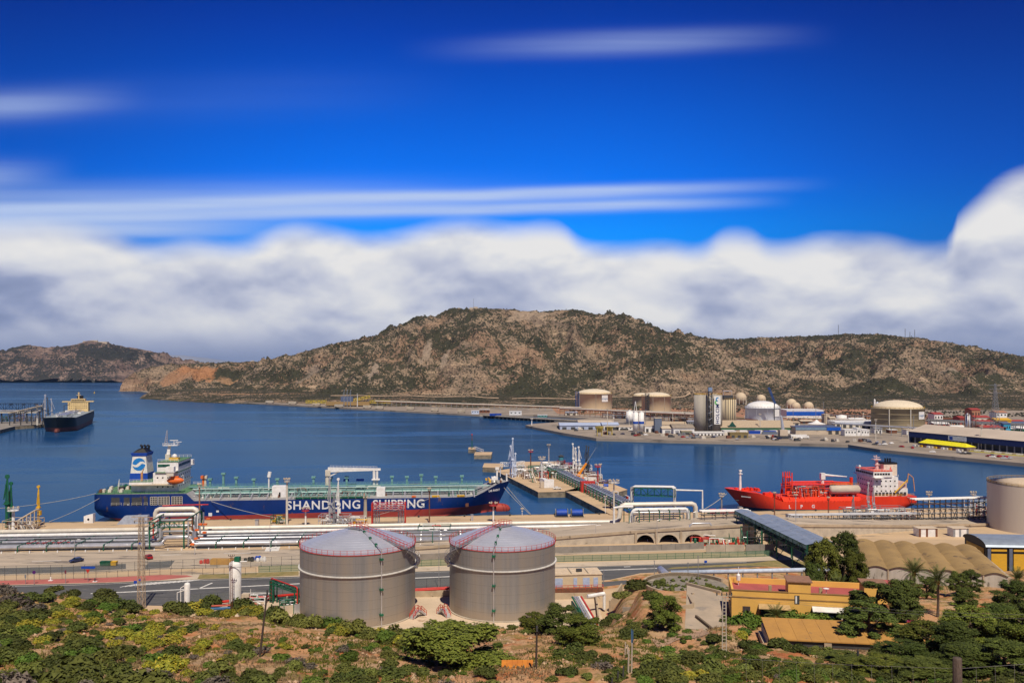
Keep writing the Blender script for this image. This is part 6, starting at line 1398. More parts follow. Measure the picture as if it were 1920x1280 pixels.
pipe_unit(1700,972,9,5,4.0,'white and red pipework near the stern of the red ship',(white,red,steel),9,GZ)
pipe_unit(815,1002,12,6,3.6,'green and red valves among the pipelines between the two tanks',(green,red,silver,white),12,GZ)
pipe_unit(1840,965,12,5,6.6,'white truss and pipework left of the big cream tank',(white,white,red),10,GZ)
t=T('access_stair','slanting green and cream stair on the jetty head','stair',g3(1000,903,JZ+.2),.2)
for s_ in(-.9,.9):MB().beam((s_,-3.5,0),(s_*.7-.8,3.0,5.8),.35).build('stringer',green if s_<0 else cream,t)
for i in range(12):MB().box((-.8*i/12,-3.5+6.5*i/12,.3+5.5*i/12),(1.5,.4,.12)).build('step',pave,t)
for k,(px,py,w,d,h,l,ms)in enumerate([(975,888,7,5,4.5,'white pipework just right of the bluish arms',(white,steel,green)),(991,897,6,5,3.6,'rusty pipework under the red and white mast',(rust,white,silver)),(1012,893,8,5,6.0,'grey stepped pipework behind the white mast',(steel,white,silver,green)),(1024,886,7,5,5.6,'silver pipework at the foot of the tall grey mast',(silver,white,green)),(1042,896,8,5,5.0,'green pipework between truck and pipe rack',(green,silver,rust,white)),(1048,884,6,4,6.2,'rusty pipework left of the watch tower',(rust,dsteel,white)),(1063,888,7,4,5.0,'white pipework right of the watch tower',(white,green,silver)),(1074,892,6,4,4.0,'pipework at the foot of the white arms',(rust,white,steel)),(1088,882,8,4,3.6,'green pipework behind the white arms',(green,steel,white)),(1115,899,8,5,3.0,'pale box and pipes right of the black arms',(white,pave,rust)),(1130,906,9,4,1.8,'low rusty pipes at the right edge of the jetty head',(rust,steel,blue))]):pipe_unit(px,py,w,d,h,l,ms,12)
t=T('jetty_hut','white hut with rusty roof right of the black arms on the jetty','hut',g3(1113,901,JZ+.2),-.4);MB().b2(-2.6,2.6,-1.4,1.4,0,2.6).build('wall',white,t);MB().b2(-2.8,2.8,-1.6,1.6,2.62,2.85).build('roof',rust,t)
t=T('blue_buoy','blue float lying at the right edge of the jetty head','float',g3(1136,913,JZ+.2));MB().tube([(-1.4,0,.9),(-1.1,0,.9),(1.1,0,.9),(1.4,0,.9)],[.3,.9,.9,.3],10).build('float',blue,t)
t=T('sloping_gantry','slanting beige pipe gantry on thin legs at the left quay','gantry',g3(32,992,GZ),QA)
for k in range(6):
 MB().beam((k*1.45,-1.5,0),(k*1.45,-1.5,2.6+k*.95),.3).beam((k*1.45,1.5,0),(k*1.45,1.5,2.6+k*.95),.3).build('leg',pave,t)
for y in(-1.3,-.4,.5,1.4):MB().tube([(-.6,y,2.8),(7.6,y,7.8)],.28,6).build('pipe',pave,t)
def truck(p,rz,label,cab=white,body=white,L=7,H_=3.0,name='truck',cat='truck'):
 t=T(name,label,cat,p,rz)
 MB().b2(-L/2,L/2-1.9,-1.15,1.15,.9,H_).build('cargo_body',body,t);c=MB().add([(L/2-1.8,-1.15,.6),(L/2,-1.15,.6),(L/2,-1.15,1.7),(L/2-.5,-1.15,2.7),(L/2-1.8,-1.15,2.7),(L/2-1.8,1.15,.6),(L/2,1.15,.6),(L/2,1.15,1.7),(L/2-.5,1.15,2.7),(L/2-1.8,1.15,2.7)],[(0,1,2,3,4),(9,8,7,6,5),(0,5,6,1),(1,6,7,2),(2,7,8,3),(3,8,9,4),(4,9,5,0)]).build('cab',cab,t)
 MB().add([(L/2+.01,-.95,1.72),(L/2+.01,.95,1.72),(L/2-.46,.95,2.6),(L/2-.46,-.95,2.6)],[(0,1,2,3)]).build('windscreen',glassm,c)
 wh=MB().tube([(0,-.18,0),(0,.18,0)],.5,12).mesh('wheel',black)
 for x in(-L/2+1.1,L/2-1.1):
  for y in(-1.0,1.0):inst(wh,'wheel',t,(x,y,.5))
 return t
p=g3(1086,903,JZ+.22);t=truck(p,-.1,'orange mobile crane with raised boom on the jetty',white,orange,9,2.4,'mobile_crane','mobile crane')
ocr=mat('crane_orange',(.80,.28,.02),.5)
MB().box((-1.5,0,3.2),(4.2,2.3,1.9)).build('crane_house',ocr,t);tp=at(1049,840,p.y+4)-p;tp=Vector((tp.x,4,zat(840,p.y)-JZ));md=Vector((0,0,4.0)).lerp(tp,.42)
MB().tube([(-.5,0,3.6),md],[.85,.6],6).build('boom',ocr,t);MB().tube([md,tp],[.4,.22],6).build('boom_extension',mat('slate_blue',(.12,.17,.26),.5),t)
truck(g3(1020,907,JZ+.22),-1.2,'white truck with dark blue cab parked beside the white floodlight mast',blue,white,7)
t=T('tank_container','white box container on the near edge of the jetty head','container',g3(1029,914,JZ+.22),.1);MB().b2(-2.6,2.6,-1.2,1.2,.1,4.3).build('body',white,t);MB().b2(-4.6,-2.65,-1.1,1.1,.1,3.3).build('side_frame',pave,t)
def car(p,rz,m,label,group=None,cat='car'):
 t=T('parked_car',label,cat,p,rz,group)
 pr=[(-2.1,.35),(-2.15,.85),(-1.75,1.0),(-1.25,1.42),(.35,1.45),(1.05,1.0),(1.95,.82),(2.1,.4)]
 b=MB();n=len(pr);b.add([(x,-.85,z)for x,z in pr]+[(x,.85,z)for x,z in pr],[tuple(range(n)),tuple(range(2*n-1,n-1,-1))]+[(i,n+i,n+(i+1)%n,(i+1)%n)for i in range(n)]);b.build('body',m,t)
 MB().add([(.42,-.75,1.42),(1.0,-.78,1.04),(1.0,.78,1.04),(.42,.75,1.42)],[(0,1,2,3)]).add([(-1.3,-.75,1.42),(-1.75,-.78,1.05),(-1.75,.78,1.05),(-1.3,.75,1.42)],[(3,2,1,0)]).build('windscreen',glassm,t,loc=(.03,0,.02))
 for y in(-.87,.87):MB().add([(-1.5,y,1.0),(.85,y,1.0),(.3,y*.95,1.36),(-1.15,y*.95,1.36)],[(0,1,2,3)]).build('side_window',glassm,t)
 wh=MB().tube([(0,-.12,0),(0,.12,0)],.33,12).mesh('wheel',black)
 for x in(-1.35,1.3):
  for y in(-.8,.8):inst(wh,'wheel',t,(x,y,.33))
 return t
dkb=mat('dark_blue_car',(.02,.03,.09),.25,spec=.6);rdc=mat('red_car_paint',(.35,.01,.015),.25,spec=.6)
car(g3(1045,917,JZ+.22),.1,white,'small white car on the jetty head near its front corner')
car(g3(143,1053,GZ+.01),-2.3,dkb,'dark blue car on the concrete yard road at left')
car(g3(278,1047,GZ+.01),2.3,rdc,'red car on the concrete yard road beside the lattice tower')
car(g3(1729,1190,20.0)+Vector((0,4,0)),.1,rdc,'red car half hidden behind the long tan shed roof')
t=T('white_cabin','white box cabin with a dark round hole standing on the quay left of the stern','cabin',g3(168,979,GZ),QA);MB().add([(-1.8,-1.3,0),(1.8,-1.3,0),(1.8,1.3,0),(-1.8,1.3,0),(-1.8,-1.3,2.8),(1.8,-1.3,3.7),(1.8,1.3,3.7),(-1.8,1.3,2.8)],[(3,2,1,0),(4,5,6,7),(0,1,5,4),(1,2,6,5),(2,3,7,6),(3,0,4,7)]).build('body',white,t);MB().tube([(0,-1.4,1.5),(0,-1.28,1.5)],.45,10).build('opening',black,t)
t=T('tarpaulin_store','pale blue-grey sloping store on the quay left of the pipe portal','shed',g3(250,981,GZ),QA);MB().add([(-6,-1.6,0),(6,-1.6,0),(6,1.6,0),(-6,1.6,0),(-3.2,-1.2,3.2),(6,-1.2,3.4),(6,1.2,3.4),(-3.2,1.2,3.2)],[(3,2,1,0),(4,5,6,7),(0,1,5,4),(1,2,6,5),(2,3,7,6),(3,0,4,7)]).build('body',mat('pale_blue_sheet',(.34,.38,.46),.6),t)
for px,l in((1053,'left'),(1082,'right')):
 t=T('hose_reel',l+' one of the two big blue hose reels on the quay','hose reel',g3(px,968,GZ),.05);MB().tube([(-2.3,0,1.7),(2.3,0,1.7)],1.5,14).build('drum',blue,t);MB().tube([(-2.5,0,1.7),(-2.25,0,1.7)],1.75,14).tube([(2.25,0,1.7),(2.5,0,1.7)],1.75,14).build('flange',dsteel,t);MB().box((0,0,.25),(5.4,3,.4)).build('frame',dsteel,t)
 for x in(-2.6,2.6):MB().beam((x,-1.2,.3),(x,0,3.4),.2).beam((x,1.2,.3),(x,0,3.4),.2).build('side_stand',steel,t)
for px,l in((1336,'left'),(1355,'right')):
 t=T('fender_drum',l+' one of the two red drums in green cradles beside the red bow','drum',g3(px,963,GZ),.05);MB().tube([(-1.5,0,1.3),(1.5,0,1.3)],.95,12).build('drum',orange if False else red,t)
 for x in(-1.8,1.8):MB().box((x,0,1.0),(.35,2.4,2.0)).build('cradle',green,t)
t=T('red_fender','long red fender lying on the quay below the red bow','fender',g3(1372,962,GZ),.05);MB().tube([(-2.5,0,.8),(-1.5,0,.9),(1.5,0,.9),(2.5,0,.6)],[.3,.8,.7,.2],10).build('body',mat('faded_red',(.55,.12,.08),.7),t)
t=T('flat_grey_stack','low pale grey stack of slabs in front of the two red drums','slab stack',g3(1345,974,GZ),.05);
for k in range(6):MB().box((-4+k*1.7,(k%2)*.8,.3),(1.5,2.0,.5)).build('slab',bwht,t)
for px,py,w,m,l in((1489,974,6.5,mat('pale_blue_sheet',(),0),'pale blue container on the quay before the red ship'),(1627,972,5.0,pave,'beige transformer box on the quay by the grey arms'),(885,975,1.0,silver,'small grey cabinet on the quay left of the floodlight mast'),(342+140,985,1.2,silver,'small grey cabinet on the quay under the tanker side'),(1388,960,1.6,cream,'round pale bollard box below the red bow')):
 t=T('quay_box',l,'container',g3(px,py,GZ),QA);MB().b2(-w/2,w/2,-1.2,1.2,0,2.3).build('body',m,t);MB().b2(-w/2-.08,w/2+.08,-1.28,1.28,2.3,2.42).build('lid',steel,t)
t=T('yellow_container','long low yellow-orange skip on the yard behind the fence','skip',g3(417,1057,GZ),-.02);MB().b2(-3.6,3.6,-1.2,1.2,.1,1.7).build('body',mat('ochre_paint',(.50,.27,.05),.7,c2=(.38,.2,.05),sc=.5),t)
for k in range(6):MB().box((-3.3+k*1.3,-1.24,.9),(.12,.1,1.5)).build('rib',mat('ochre_paint',(),0),t)
for k,(px,m)in enumerate(((194,green),(204,green),(214,yellow))):
 t=T('waste_container',('left green','middle green','right yellow')[k]+' waste container of the row by the yard fence','waste container',g3(px,1060,GZ),0);MB().add([(-.8,-.6,.2),(.8,-.6,.2),(.8,.6,.2),(-.8,.6,.2),(-.9,-.75,1.3),(.9,-.75,1.3),(.9,.75,1.3),(-.9,.75,1.3)],[(3,2,1,0),(4,5,6,7),(0,1,5,4),(1,2,6,5),(2,3,7,6),(3,0,4,7)]).build('body',m,t);MB().b2(-.95,.95,-.8,.8,1.32,1.5).build('lid',mat('lid_green',(.02,.09,.05),.6)if k<2 else m,t)
for k,(px,py,m,l)in enumerate(((467,1052,black,'heap of black sacks'),(481,1050,blue,'blue barrel'),(490,1052,white,'white bundle'),(384,1056,red,'small red trolley'),(1253,1027,mat('lid_green',(),0),'green and yellow waste bin row'),(1280,1027,blue,'blue and green waste bin row'))):
 t=T('yard_object',l+' on the yard beside the fence','yard gear',g3(px,py,GZ),0)
 for j in range(3):MB().lathe([(.5,0),(.6,.5),(.5,1.0+.2*j),(.1,1.2+.2*j)],8,(-1.2+j*1.1,(j%2)*.5,0)).build('piece',m if k<4 or j!=1 else(yellow if k==4 else blue),t)
for px,py,tp,m,sh,l in((64,1096,1069,mat('violet_sign',(.10,.02,.16),.5),'disc','round purple-backed sign on a thin pole by the red pavement'),(123,1094,1069,mat('sign_dull',(.2,.05,.07),.5),'bar','narrow dark sign on the red pavement'),(165,1090,1063,blue,'arrow','blue direction sign with a red shield below it'),(48,1095,1077,steel,'bar','thin bare sign pole at the left end of the red pavement'),(1323,1058,1050,blue,'sq','small square blue sign beside the highway'),(254,1105,1088,blue,'sq','small blue sign half hidden behind the lattice tower')):
 p,h=place(px,py,tp,GZ);t=T('road_sign',l,'road sign',p);MB().tube([(0,0,0),(0,0,h)],.07,6).build('pole',steel,t)
 if sh=='disc':MB().tube([(0,-.12,h-.5),(0,-.05,h-.5)],.5,16).build('sign_plate',m,t)
 elif sh=='arrow':MB().add([(-2,-.1,h-.4),(1.9,-.1,h-.4),(2.3,-.1,h-.05),(1.9,-.1,h+.3),(-2,-.1,h+.3),(-2,0,h-.4),(1.9,0,h-.4),(2.3,0,h-.05),(1.9,0,h+.3),(-2,0,h+.3)],[(0,1,2,3,4),(9,8,7,6,5),(0,5,6,1),(1,6,7,2),(2,7,8,3),(3,8,9,4),(4,9,5,0)]).build('sign_plate',m,t);MB().add([(-.6,-.12,h-.6),(.6,-.12,h-.6),(0,-.12,h-1.9)],[(0,2,1)]).build('shield',red,t)
 else:MB().box((0,-.08,h-.4),(.5 if sh=='bar' else .9,.06,1.0 if sh=='bar' else .8)).build('sign_plate',m,t)
for px,py in((95,1088),(178,1090)):
 t=T('traffic_island_post',('small white bollard base at the left of the red pavement','white and dark bollard on a pale base by the red pavement')[px>100],'bollard',g3(px,py,GZ+.12));MB().box((0,0,.08),(1.2,.8,.16)).build('base',white,t);MB().lathe([(.2,.16),(.2,1.0),(.05,1.1)],8).build('post',white if px<100 else dsteel,t)
lamps=[(140,1052,1012,'thin grey lamp post behind the blue car'),(365,1040,1012,'thin lamp post by the portal'),(506,1035,985,'thin lamp post on the yard left of the left tank'),(1300,1002,960,'thin pale lamp post above the arches'),(823,1103,1005,'thin pale lamp post between the two tanks'),(1117,1020,985,'thin dark lamp post above the yard wall'),(1232,1020,975,'dark lamp post beside the left arch')]
for px,py,tp,l in lamps:
 p,h=place(px,py,tp,GZ);t=T('lamp_post',l,'lamp post',p);MB().tube([(0,0,0),(0,0,h),(1.2,0,h+.3)],.09,6).build('pole',silver,t);MB().box((1.4,0,h+.28),(.9,.3,.15)).build('lamp_head',white,t)
bl=MB().lathe([(.35,0),(.3,.5),(.5,.6),(.5,.8),(.1,.9)],10).mesh('bollard',dsteel)
for k in range(24):inst(bl,'quay_bollard',None,Q(-235+k*19.5,-1.2,GZ),0,label='dark iron mooring bollard on the quay edge',cat='bollard',group='bollards along the quay edge')
fd=MB().tube([(0,0,.3),(0,0,2.2)],.6,10).mesh('fender',black)
for k in range(15):inst(fd,'quay_fender',None,Q(-190+k*13.5,.95,0),0,label='black rubber fender hanging on the quay wall',cat='fender',group='fenders on the quay wall')
# jetty at far left
t=plat('left_jetty_head',[(-60,812),(0,806),(28,799),(84,795),(82,789),(-60,792)],'dark jetty platform in front of the black tanker at the left edge',3.5,m=wgrey)
plat('landing_stage',[(53,800),(72,800),(84,797),(84,796),(56,798)],'low white landing stage beside the black bow',1.2,'platform',white)
A=at(-70,960,10);t=T('jetty_trestle','long dark trestle with pipes crossing to the black tanker from the left','trestle',A);Lx=at(72,960,10).x-A.x
for k in range(5):MB().tube([(0,k*1.5,6+(k%2)*2),(Lx,k*1.5,6+(k%2)*2)],.6,6).build('pipe',(cream,silver,dsteel,pave,steel)[k],t)
MB().truss((0,8,7),(Lx,8,7),9,4,12,.5).build('truss',mat('navy_steel',(.02,.03,.05),.6),t)
for k in range(7):MB().beam((Lx*k/6,2,-12),(Lx*k/6,2,6),1.2).build('pile',dsteel,t)
A,B=at(18,930,zat(778,930)),at(80,930,zat(764,930));t=T('sloping_ramp','pale sloping pipe ramp rising towards the black tanker','ramp',A);MB().truss((0,0,-1),B-A+Vector((0,0,-1)),3,3,8,.5).build('truss',dsteel,t);MB().tube([(0,-1,2),B-A+Vector((0,-1,2))],.8,6).build('pipe',pave,t)
for k in range(4):q=(B-A)*(k/3);MB().beam(q,(q.x,q.y,3-A.z),.8).build('leg',dsteel,t)
rr=random.Random(15)
for k in range(5):pipe_unit(8+k*16,790,12,10,6+k%3*2,('green pipework on the left jetty, nearest the edge','dark pipework on the left jetty, second from the edge','rusty pipework in the middle of the left jetty','grey pipework on the left jetty near the ramp','dark pipework on the left jetty beside the black tanker')[k],((green,dsteel,rust),(dsteel,steel),(rust,dsteel,pave),(steel,dsteel),(dsteel,rust,silver))[k],9,3.5)
for px,py,tp,m,l in((70,797,758,cream,'pale thick mast on the left jetty beside the black bow'),):lamp_mast(px,py,tp,l,m,rust,z=3.5,r=.9,w=3)
marine_arm(84,790,741,silver,'tall arched grey loading arm left of the yellow bridge house',3.5,1.7,1.5);marine_arm(97,790,748,silver,'thinner grey loading arm just left of the yellow bridge house',3.5,1.3,-1.5);marine_arm(90,790,746,dsteel,'dark loading arm between the two grey arms at left',3.5,1.2,-2.5)
t=T('buoy','small yellow buoy floating beyond the yellow bridge house','buoy',g3(177,737,0));MB().lathe([(2,-.5),(2.2,.6),(.9,1.4),(.6,4.2),(.1,4.6)],10).build('float',yellow,t)
t=T('buoy','tiny red buoy in the open water below the headland tip','buoy',g3(298,753,0));MB().lathe([(1,-.5),(1.1,.5),(.35,1),(.3,4),(.05,4.3)],8).build('float',rust,t)
# far port
FZ=2.5
def bld(px0,px1,base,top,depth,label,m,roof=None,name='warehouse',cat='warehouse',z=FZ,slope=0.0,pitch=0.0,doors=0,dm=None,rz=0.0,band=None,wins=0):
 y=(H-z)*F/(base-HY);x0,x1=(px0-960)/F*y,(px1-960)/F*y;h=zat(top,y)-z;w=x1-x0
 t=T(name,label,cat,(x0,y,z),rz+slope);MB().b2(0,w,0,depth,0,h).build('wall',m,t);r=roof or pave
 if pitch:MB().add([(-.6,-.6,h),(w+.6,-.6,h),(w+.6,depth/2,h+pitch),(-.6,depth/2,h+pitch),(w+.6,depth+.6,h),(-.6,depth+.6,h),(-.6,-.6,h-.3),(w+.6,-.6,h-.3)],[(0,1,2,3),(3,2,4,5),(0,3,5),(1,4,2),(6,7,1,0)]).build('roof',r,t)
 else:MB().b2(-.3,w+.3,-.3,depth+.3,h+.01,h+.5).build('roof',r,t)
 for i in range(doors):MB().b2(w*(i+.25)/doors,w*(i+.75)/doors,-.15,0,.05,h*.6).build('door',dm or dsteel,t)
 for i in range(wins):MB().b2(w*(i+.3)/wins,w*(i+.7)/wins,-.12,0,h*.5,h*.75).build('window',glassm,t)
 if band:MB().b2(-.2,w+.2,-.35,-.02,h*band[1],h*band[2]).build('fascia',band[0],t)
 return t,w,h,y
tantank=mat('lng_tank_concrete',(.58,.47,.30),.85,c2=(.50,.41,.27),sc=.06,stretch=(1,1,.15),third=((.42,.34,.23),.12,.64))
domem=mat('pale_dome',(.72,.62,.46),.7)
def dome_tank(px0,px1,base,walltop,dometop,label,wm,dm,Y=None,rail=yellow,ribs=0,sign=None,stair=None,ribm=None,z=FZ):
 Y=Y or(H-z)*F/(base-HY);r=(px1-px0)/2/F*Y;hw=zat(walltop,Y-r*.2)-z;hd=zat(dometop,Y)-z-hw;t=T('gas_tank',label,'storage tank',(((px0+px1)/2-960)/F*Y,Y+r*.9,z))
 MB().lathe([(r,0),(r,hw),(r+.5,hw+.1),(r+.5,hw+.7),(r*.95,hw+.75)],64,cap=False).build('shell',wm,t,True)
 MB().lathe([(r*.95*math.cos(a),hw+.3+hd*math.sin(a))for a in[i*PI/18 for i in range(10)]],48,cap=False).build('dome',dm,t,True)
 if rail:MB().rail([(r*math.cos(i*PI/18),r*math.sin(i*PI/18),hw+.7)for i in range(37)],1.4,.16,6).build('railing',rail,t)
 for i in range(ribs):a=PI+PI*(i+.5)/ribs;MB().box((r*math.cos(a),r*math.sin(a),hw/2),(.5,.5,hw),a).build('rib',ribm or concrete,t)
 if sign:
  a=sign[0];c,s_=math.cos(a),math.sin(a);sw,sh=sign[1],sign[2]
  b_=MB().box((0,0,0),(sw,.3,sh)).build('sign_board',white,t,loc=((r+.3)*c,(r+.3)*s_,hw*.72),rz=a+PI/2)
  if sign[3]:text(sign[3],sh*.42,sign[4],b_,Matrix.Translation((0,-.22,0))@Matrix.Rotation(R(90),4,'X'),'lettering',.03)
 if stair:
  a=stair[0];c,s_=math.cos(a),math.sin(a);o=Vector((r*c*1.06,r*s_*1.06,0))
  for k in range(4):MB().beam(o+Vector((k%2*5-2.5,k//2*5-2.5,0)),o+Vector((k%2*5-2.5,k//2*5-2.5,hw+stair[2])),.45).build('stair_post',stair[1],t)
  for k in range(9):MB().box(o+Vector((0,0,(hw+stair[2])*(k+.5)/9)),(5.6,5.6,.5)).build('stair_landing',stair[1],t)
  for k in range(5):MB().tube([o+Vector((k*3,2,hw+1.5)),o+Vector((k*3+5,4,hw+3+k%2)),o+Vector((k*3+8,6,hw+2))],.5,6).build('roof_pipe',(white,silver)[k%2],t)
 return t,r,hw
grey_b=mat('grey_blue_frame',(.10,.13,.22),.6)
dome_tank(1083,1151,768,739,730,'tan concrete gas tank with blue stair tower, leftmost of the big domed tanks',tantank,domem,sign=(-1.05,11,10,'enagas',mat('sign_blue',(.10,.22,.42),.6)),stair=(-2.75,mat('stair_blue',(.03,.09,.30),.6),4),ribs=3)
dome_tank(1207,1263,775,744,736,'tan gas tank with dark stair tower, second from the left of the domed tanks',tantank,domem,stair=(-2.35,dsteel,5),ribs=4)
dome_tank(1188,1224,770,743,737,'narrow tan tank just behind the dark stair tower',tantank,domem,Y=1380)
dome_tank(1406,1471,796,766,753,'white domed gas tank with a blue logo',mat('tank_white',(.70,.72,.76),.5,c2=(.60,.62,.68),sc=.08,stretch=(1,1,.2)),white,ribs=5,ribm=silver,sign=(-1.0,9,8,'',None),rail=white)
t,r,hw=dome_tank(1655,1750,808,768,752,'big ochre gas tank with yellow-rimmed dome, rightmost of the domed tanks',mat('ochre_tank',(.36,.29,.175),.85,c2=(.28,.23,.14),sc=.05,stretch=(1,1,.2)),domem,sign=(-.98,9.5,7.6,'enagas',mat('sign_blue',(),0)),ribs=0)
for z_ in(.25,.5,.75):MB().lathe([(r+.02,hw*z_),(r+.25,hw*z_+.1),(r+.25,hw*z_+.5),(r+.02,hw*z_+.6)],64,cap=False).build('hoop',mat('ochre_tank',(),0),t)
for a in(-2.3,-1.52):MB().tube([(r*1.02*math.cos(a),r*1.02*math.sin(a),0),(r*1.02*math.cos(a),r*1.02*math.sin(a),hw)],.5,6).build('drain_pipe',cream,t)
MB().box((r*.75,-r*.2,hw+5),(13,4,.6)).box((r*.75,-r*.2,hw+8),(12,3,.4)).rail([(r*.4,-r*.3,hw+5),(r*1.1,-r*.3,hw+5)],3,.2,3).build('roof_platform',dsteel,t)
for i,(px,py,Y,rp_,l)in enumerate([(1389,746,1430,10.5,'leftmost tan sphere tank, on the slope behind the silos'),(1427,748,1440,8.8,'tan sphere tank directly behind the white domed tank'),(1484,757,1330,9.8,'tan sphere tank above the left end of the blue and white building'),(1492,762,1290,8.6,'tan sphere tank in front of its twin above the blue and white building'),(1516,762,1300,9.2,'rightmost tan sphere tank')]):
 r=rp_/F*Y;c=at(px,Y,zat(py,Y));gz=max(4,float(hill_height(np.array([[c.x]]),np.array([[c.y]]))[0,0])-2);t=T('sphere_tank',l,'sphere tank',(c.x,c.y,gz))
 MB().lathe([(r*math.cos(a),c.z-gz+r*math.sin(a))for a in[-PI/2+.01+i_*PI/16 for i_ in range(17)]],24).build('sphere',mat('sphere_tan',(.56,.45,.31),.7,c2=(.48,.38,.26),sc=.1),t,True)
 for k in range(9):a=k*2*PI/9;MB().beam((r*.97*math.cos(a),r*.97*math.sin(a),0),(r*.97*math.cos(a),r*.97*math.sin(a),c.z-gz),.6).build('leg',cream,t)
 MB().beam((0,-r*1.02,c.z-gz),(0,-r*.2,c.z-gz+r),.5).build('stair',rust,t)
silom=mat('silo_concrete',(.40,.36,.30),.85,c2=(.27,.245,.205),sc=.10,stretch=(1,1,.08),third=((.17,.155,.13),.09,.64))
def cyl(px0,px1,base,top,label,m,name='silo',cat='silo',z=FZ,Y=None,cap=yellow,grp=None,cone=0):
 Y=Y or(H-z)*F/(base-HY);r=(px1-px0)/2/F*Y;h=zat(top,Y)-z;t=T(name,label,cat,(((px0+px1)/2-960)/F*Y,Y+r,z),0,grp)
 MB().lathe([(r,0),(r,h)],32).build('shell',m,t,True)
 if cone:MB().lathe([(r+.05,h),(.3,h+cone)],32).build('roof',m,t,True)
 if cap:MB().rail([(r*math.cos(i*PI/8),r*math.sin(i*PI/8),h)for i in range(17)],1.3,.12,4).build('railing',cap,t)
 return t,r,h,Y
cyl(1304,1329.5,812,740.5,'left tall grey cement silo',silom);t,r,h,Y=cyl(1332,1357,812,740.5,'right tall grey cement silo carrying the white sign',silom)
sgn=T('silo_sign','tall white sign board with vertical dark blue lettering on the cement silo','sign',((1344.5-960)/F*Y,Y-.2,0));x=0
zt,zb_=zat(742,Y),zat(795,Y);MB().b2(-3.1,3.1,-.9,-.5,zb_,zt).build('board',white,sgn);navy=mat('lettering_navy',(.012,.03,.14),.6)
text('HOLCIM',4.6,navy,sgn,Matrix.Translation((.35,-1.0,zb_+(zt-zb_)*.37))@Matrix.Rotation(R(90),4,'X')@Matrix.Rotation(R(90),4,'Z'),'lettering',.05,1.15,.08)
for cz,m,sg in((.77,mat('logo_green',(.10,.50,.08),.5),1),(.88,mat('logo_blue',(.02,.24,.52),.5),-1)):
 a_=MB();zc_=zb_+(zt-zb_)*cz;pr=None
 for i in range(13):
  an=(PI*.5 if sg>0 else-PI*.5)+sg*PI*1.15*i/12;q=[(-.1+sg*-.5+rr_*math.cos(an),zc_+rr_*math.sin(an))for rr_ in(1.0,2.1)]
  if pr:a_.add([(pr[0][0],-1.0,pr[0][1]),(pr[1][0],-1.0,pr[1][1]),(q[1][0],-1.0,q[1][1]),(q[0][0],-1.0,q[0][1])],[(0,1,2,3)])
  pr=q
 a_.build('emblem',m,sgn)
t=T('stair_tower','dark zigzag stair tower squeezed between the two cement silos','stair tower',((1331-960)/F*830,829,FZ));z=zat(733,830)-FZ
for x in(-1.7,1.7):MB().b2(x-.2,x+.2,-1.5,1.5,0,z).build('post',dsteel,t)
for k in range(13):MB().box((0,-1,z*(k+.5)/13),(4.0,2.4,.5),0,(.55 if k%2 else-.55)).build('stair_flight',(steel,dsteel)[k%2],t)
MB().b2(-1.8,1.8,-1.5,1.5,z,z+3.6).build('head_house',mat('blue_grey_box',(.22,.30,.45),.6),t)
bld(1338,1348,812,739,4,'small grey machine house on top of the right cement silo',silver,name='machine_house',cat='building')[0].location.y+=6
t,r,h,Y=cyl(1356,1383,800,749,'shorter tan silo cluster right of the cement silos',tantank,Y=900)
for k in range(5):MB().beam((-r*.6+k*r*.3,-r*1.03,0),(-r*.6+k*r*.3,-r*1.03,h+3.5),.4).build('frame',dsteel,t)
MB().box((-r*.2,-2,h+2.5),(r*1.3,6,4)).build('machine_house',dsteel,t);MB().box((-2,-2,h+9),(r*1.2,3,.6)).beam((-6,-2,h),(-6,-2,h+9),.3).beam((3,-2,h),(3,-2,h+9),.3).build('top_frame',silver,t)
for px0,px1,l in((1187.5,1197.5,'left'),(1198.5,1208.5,'right')):
 t,r,h,Y=cyl(px0,px1,810,773,l+' small white silo with a blue band',white,cap=None,cone=1.2);MB().lathe([(r+.05,h*.42),(r+.1,h*.42),(r+.1,h*.54),(r+.05,h*.54)],32,cap=False).build('blue_band',blue,t)
cyl(1175,1188,790,771,'plain white tank behind the small white silos',white,Y=980,cap=None,cone=1.5)
t=T('silo_hoist','pointed white steel hoist on top of the small silos','hoist',((1191.5-960)/F*850,850,zat(774,850)))
for s_ in(-1.6,1.6):MB().beam((s_,0,0),(0,0,12),.35).beam((s_,2,0),(0,1,12),.3).build('leg',white,t)
bld(1228,1241,811,784,8,'slim dark grey-blue tower block beside the white sheds',mat('slate_paint',(.14,.17,.23),.6),name='tower',cat='tower',wins=0)
blueroof=mat('pale_blue_roof',(.42,.48,.62),.6,c2=(.34,.40,.54),sc=.1)
bld(1050,1132,805,797,26,'long low shed with pale blue-grey roof on the pier',mat('pale_blue_wall',(.40,.46,.60),.7),blueroof,pitch=2,doors=5);bld(1130,1160,806,796,22,'white shed right of the pale blue roof',white,blueroof,pitch=2,doors=2)
bld(1085,1150,796,791,25,'tan-roofed low shed behind the pale blue shed',mat('pale_blue_wall',(),0),pave,pitch=1.5);bld(1155,1186,806,800,14,'low white and grey office left of the small silos',white,pave,wins=4,doors=1)
bld(1209,1228,810,799,16,'white shed between small silos and slim tower',white,pave,doors=2);bld(1242,1262,812,803,22,'grey-doored white warehouse right of the slim tower',white,pave,pitch=2,doors=1,dm=steel);bld(1263,1302,813,802,26,'long white warehouse left of the cement silos',white,farground,pitch=3,doors=3,dm=silver)
bld(1210,1290,800,796,18,'wide tan-roofed shed behind the white warehouses',white,mat('tan_roof',(.46,.36,.25),.8),pitch=3)
tr_=mat('tan_roof',(),0)
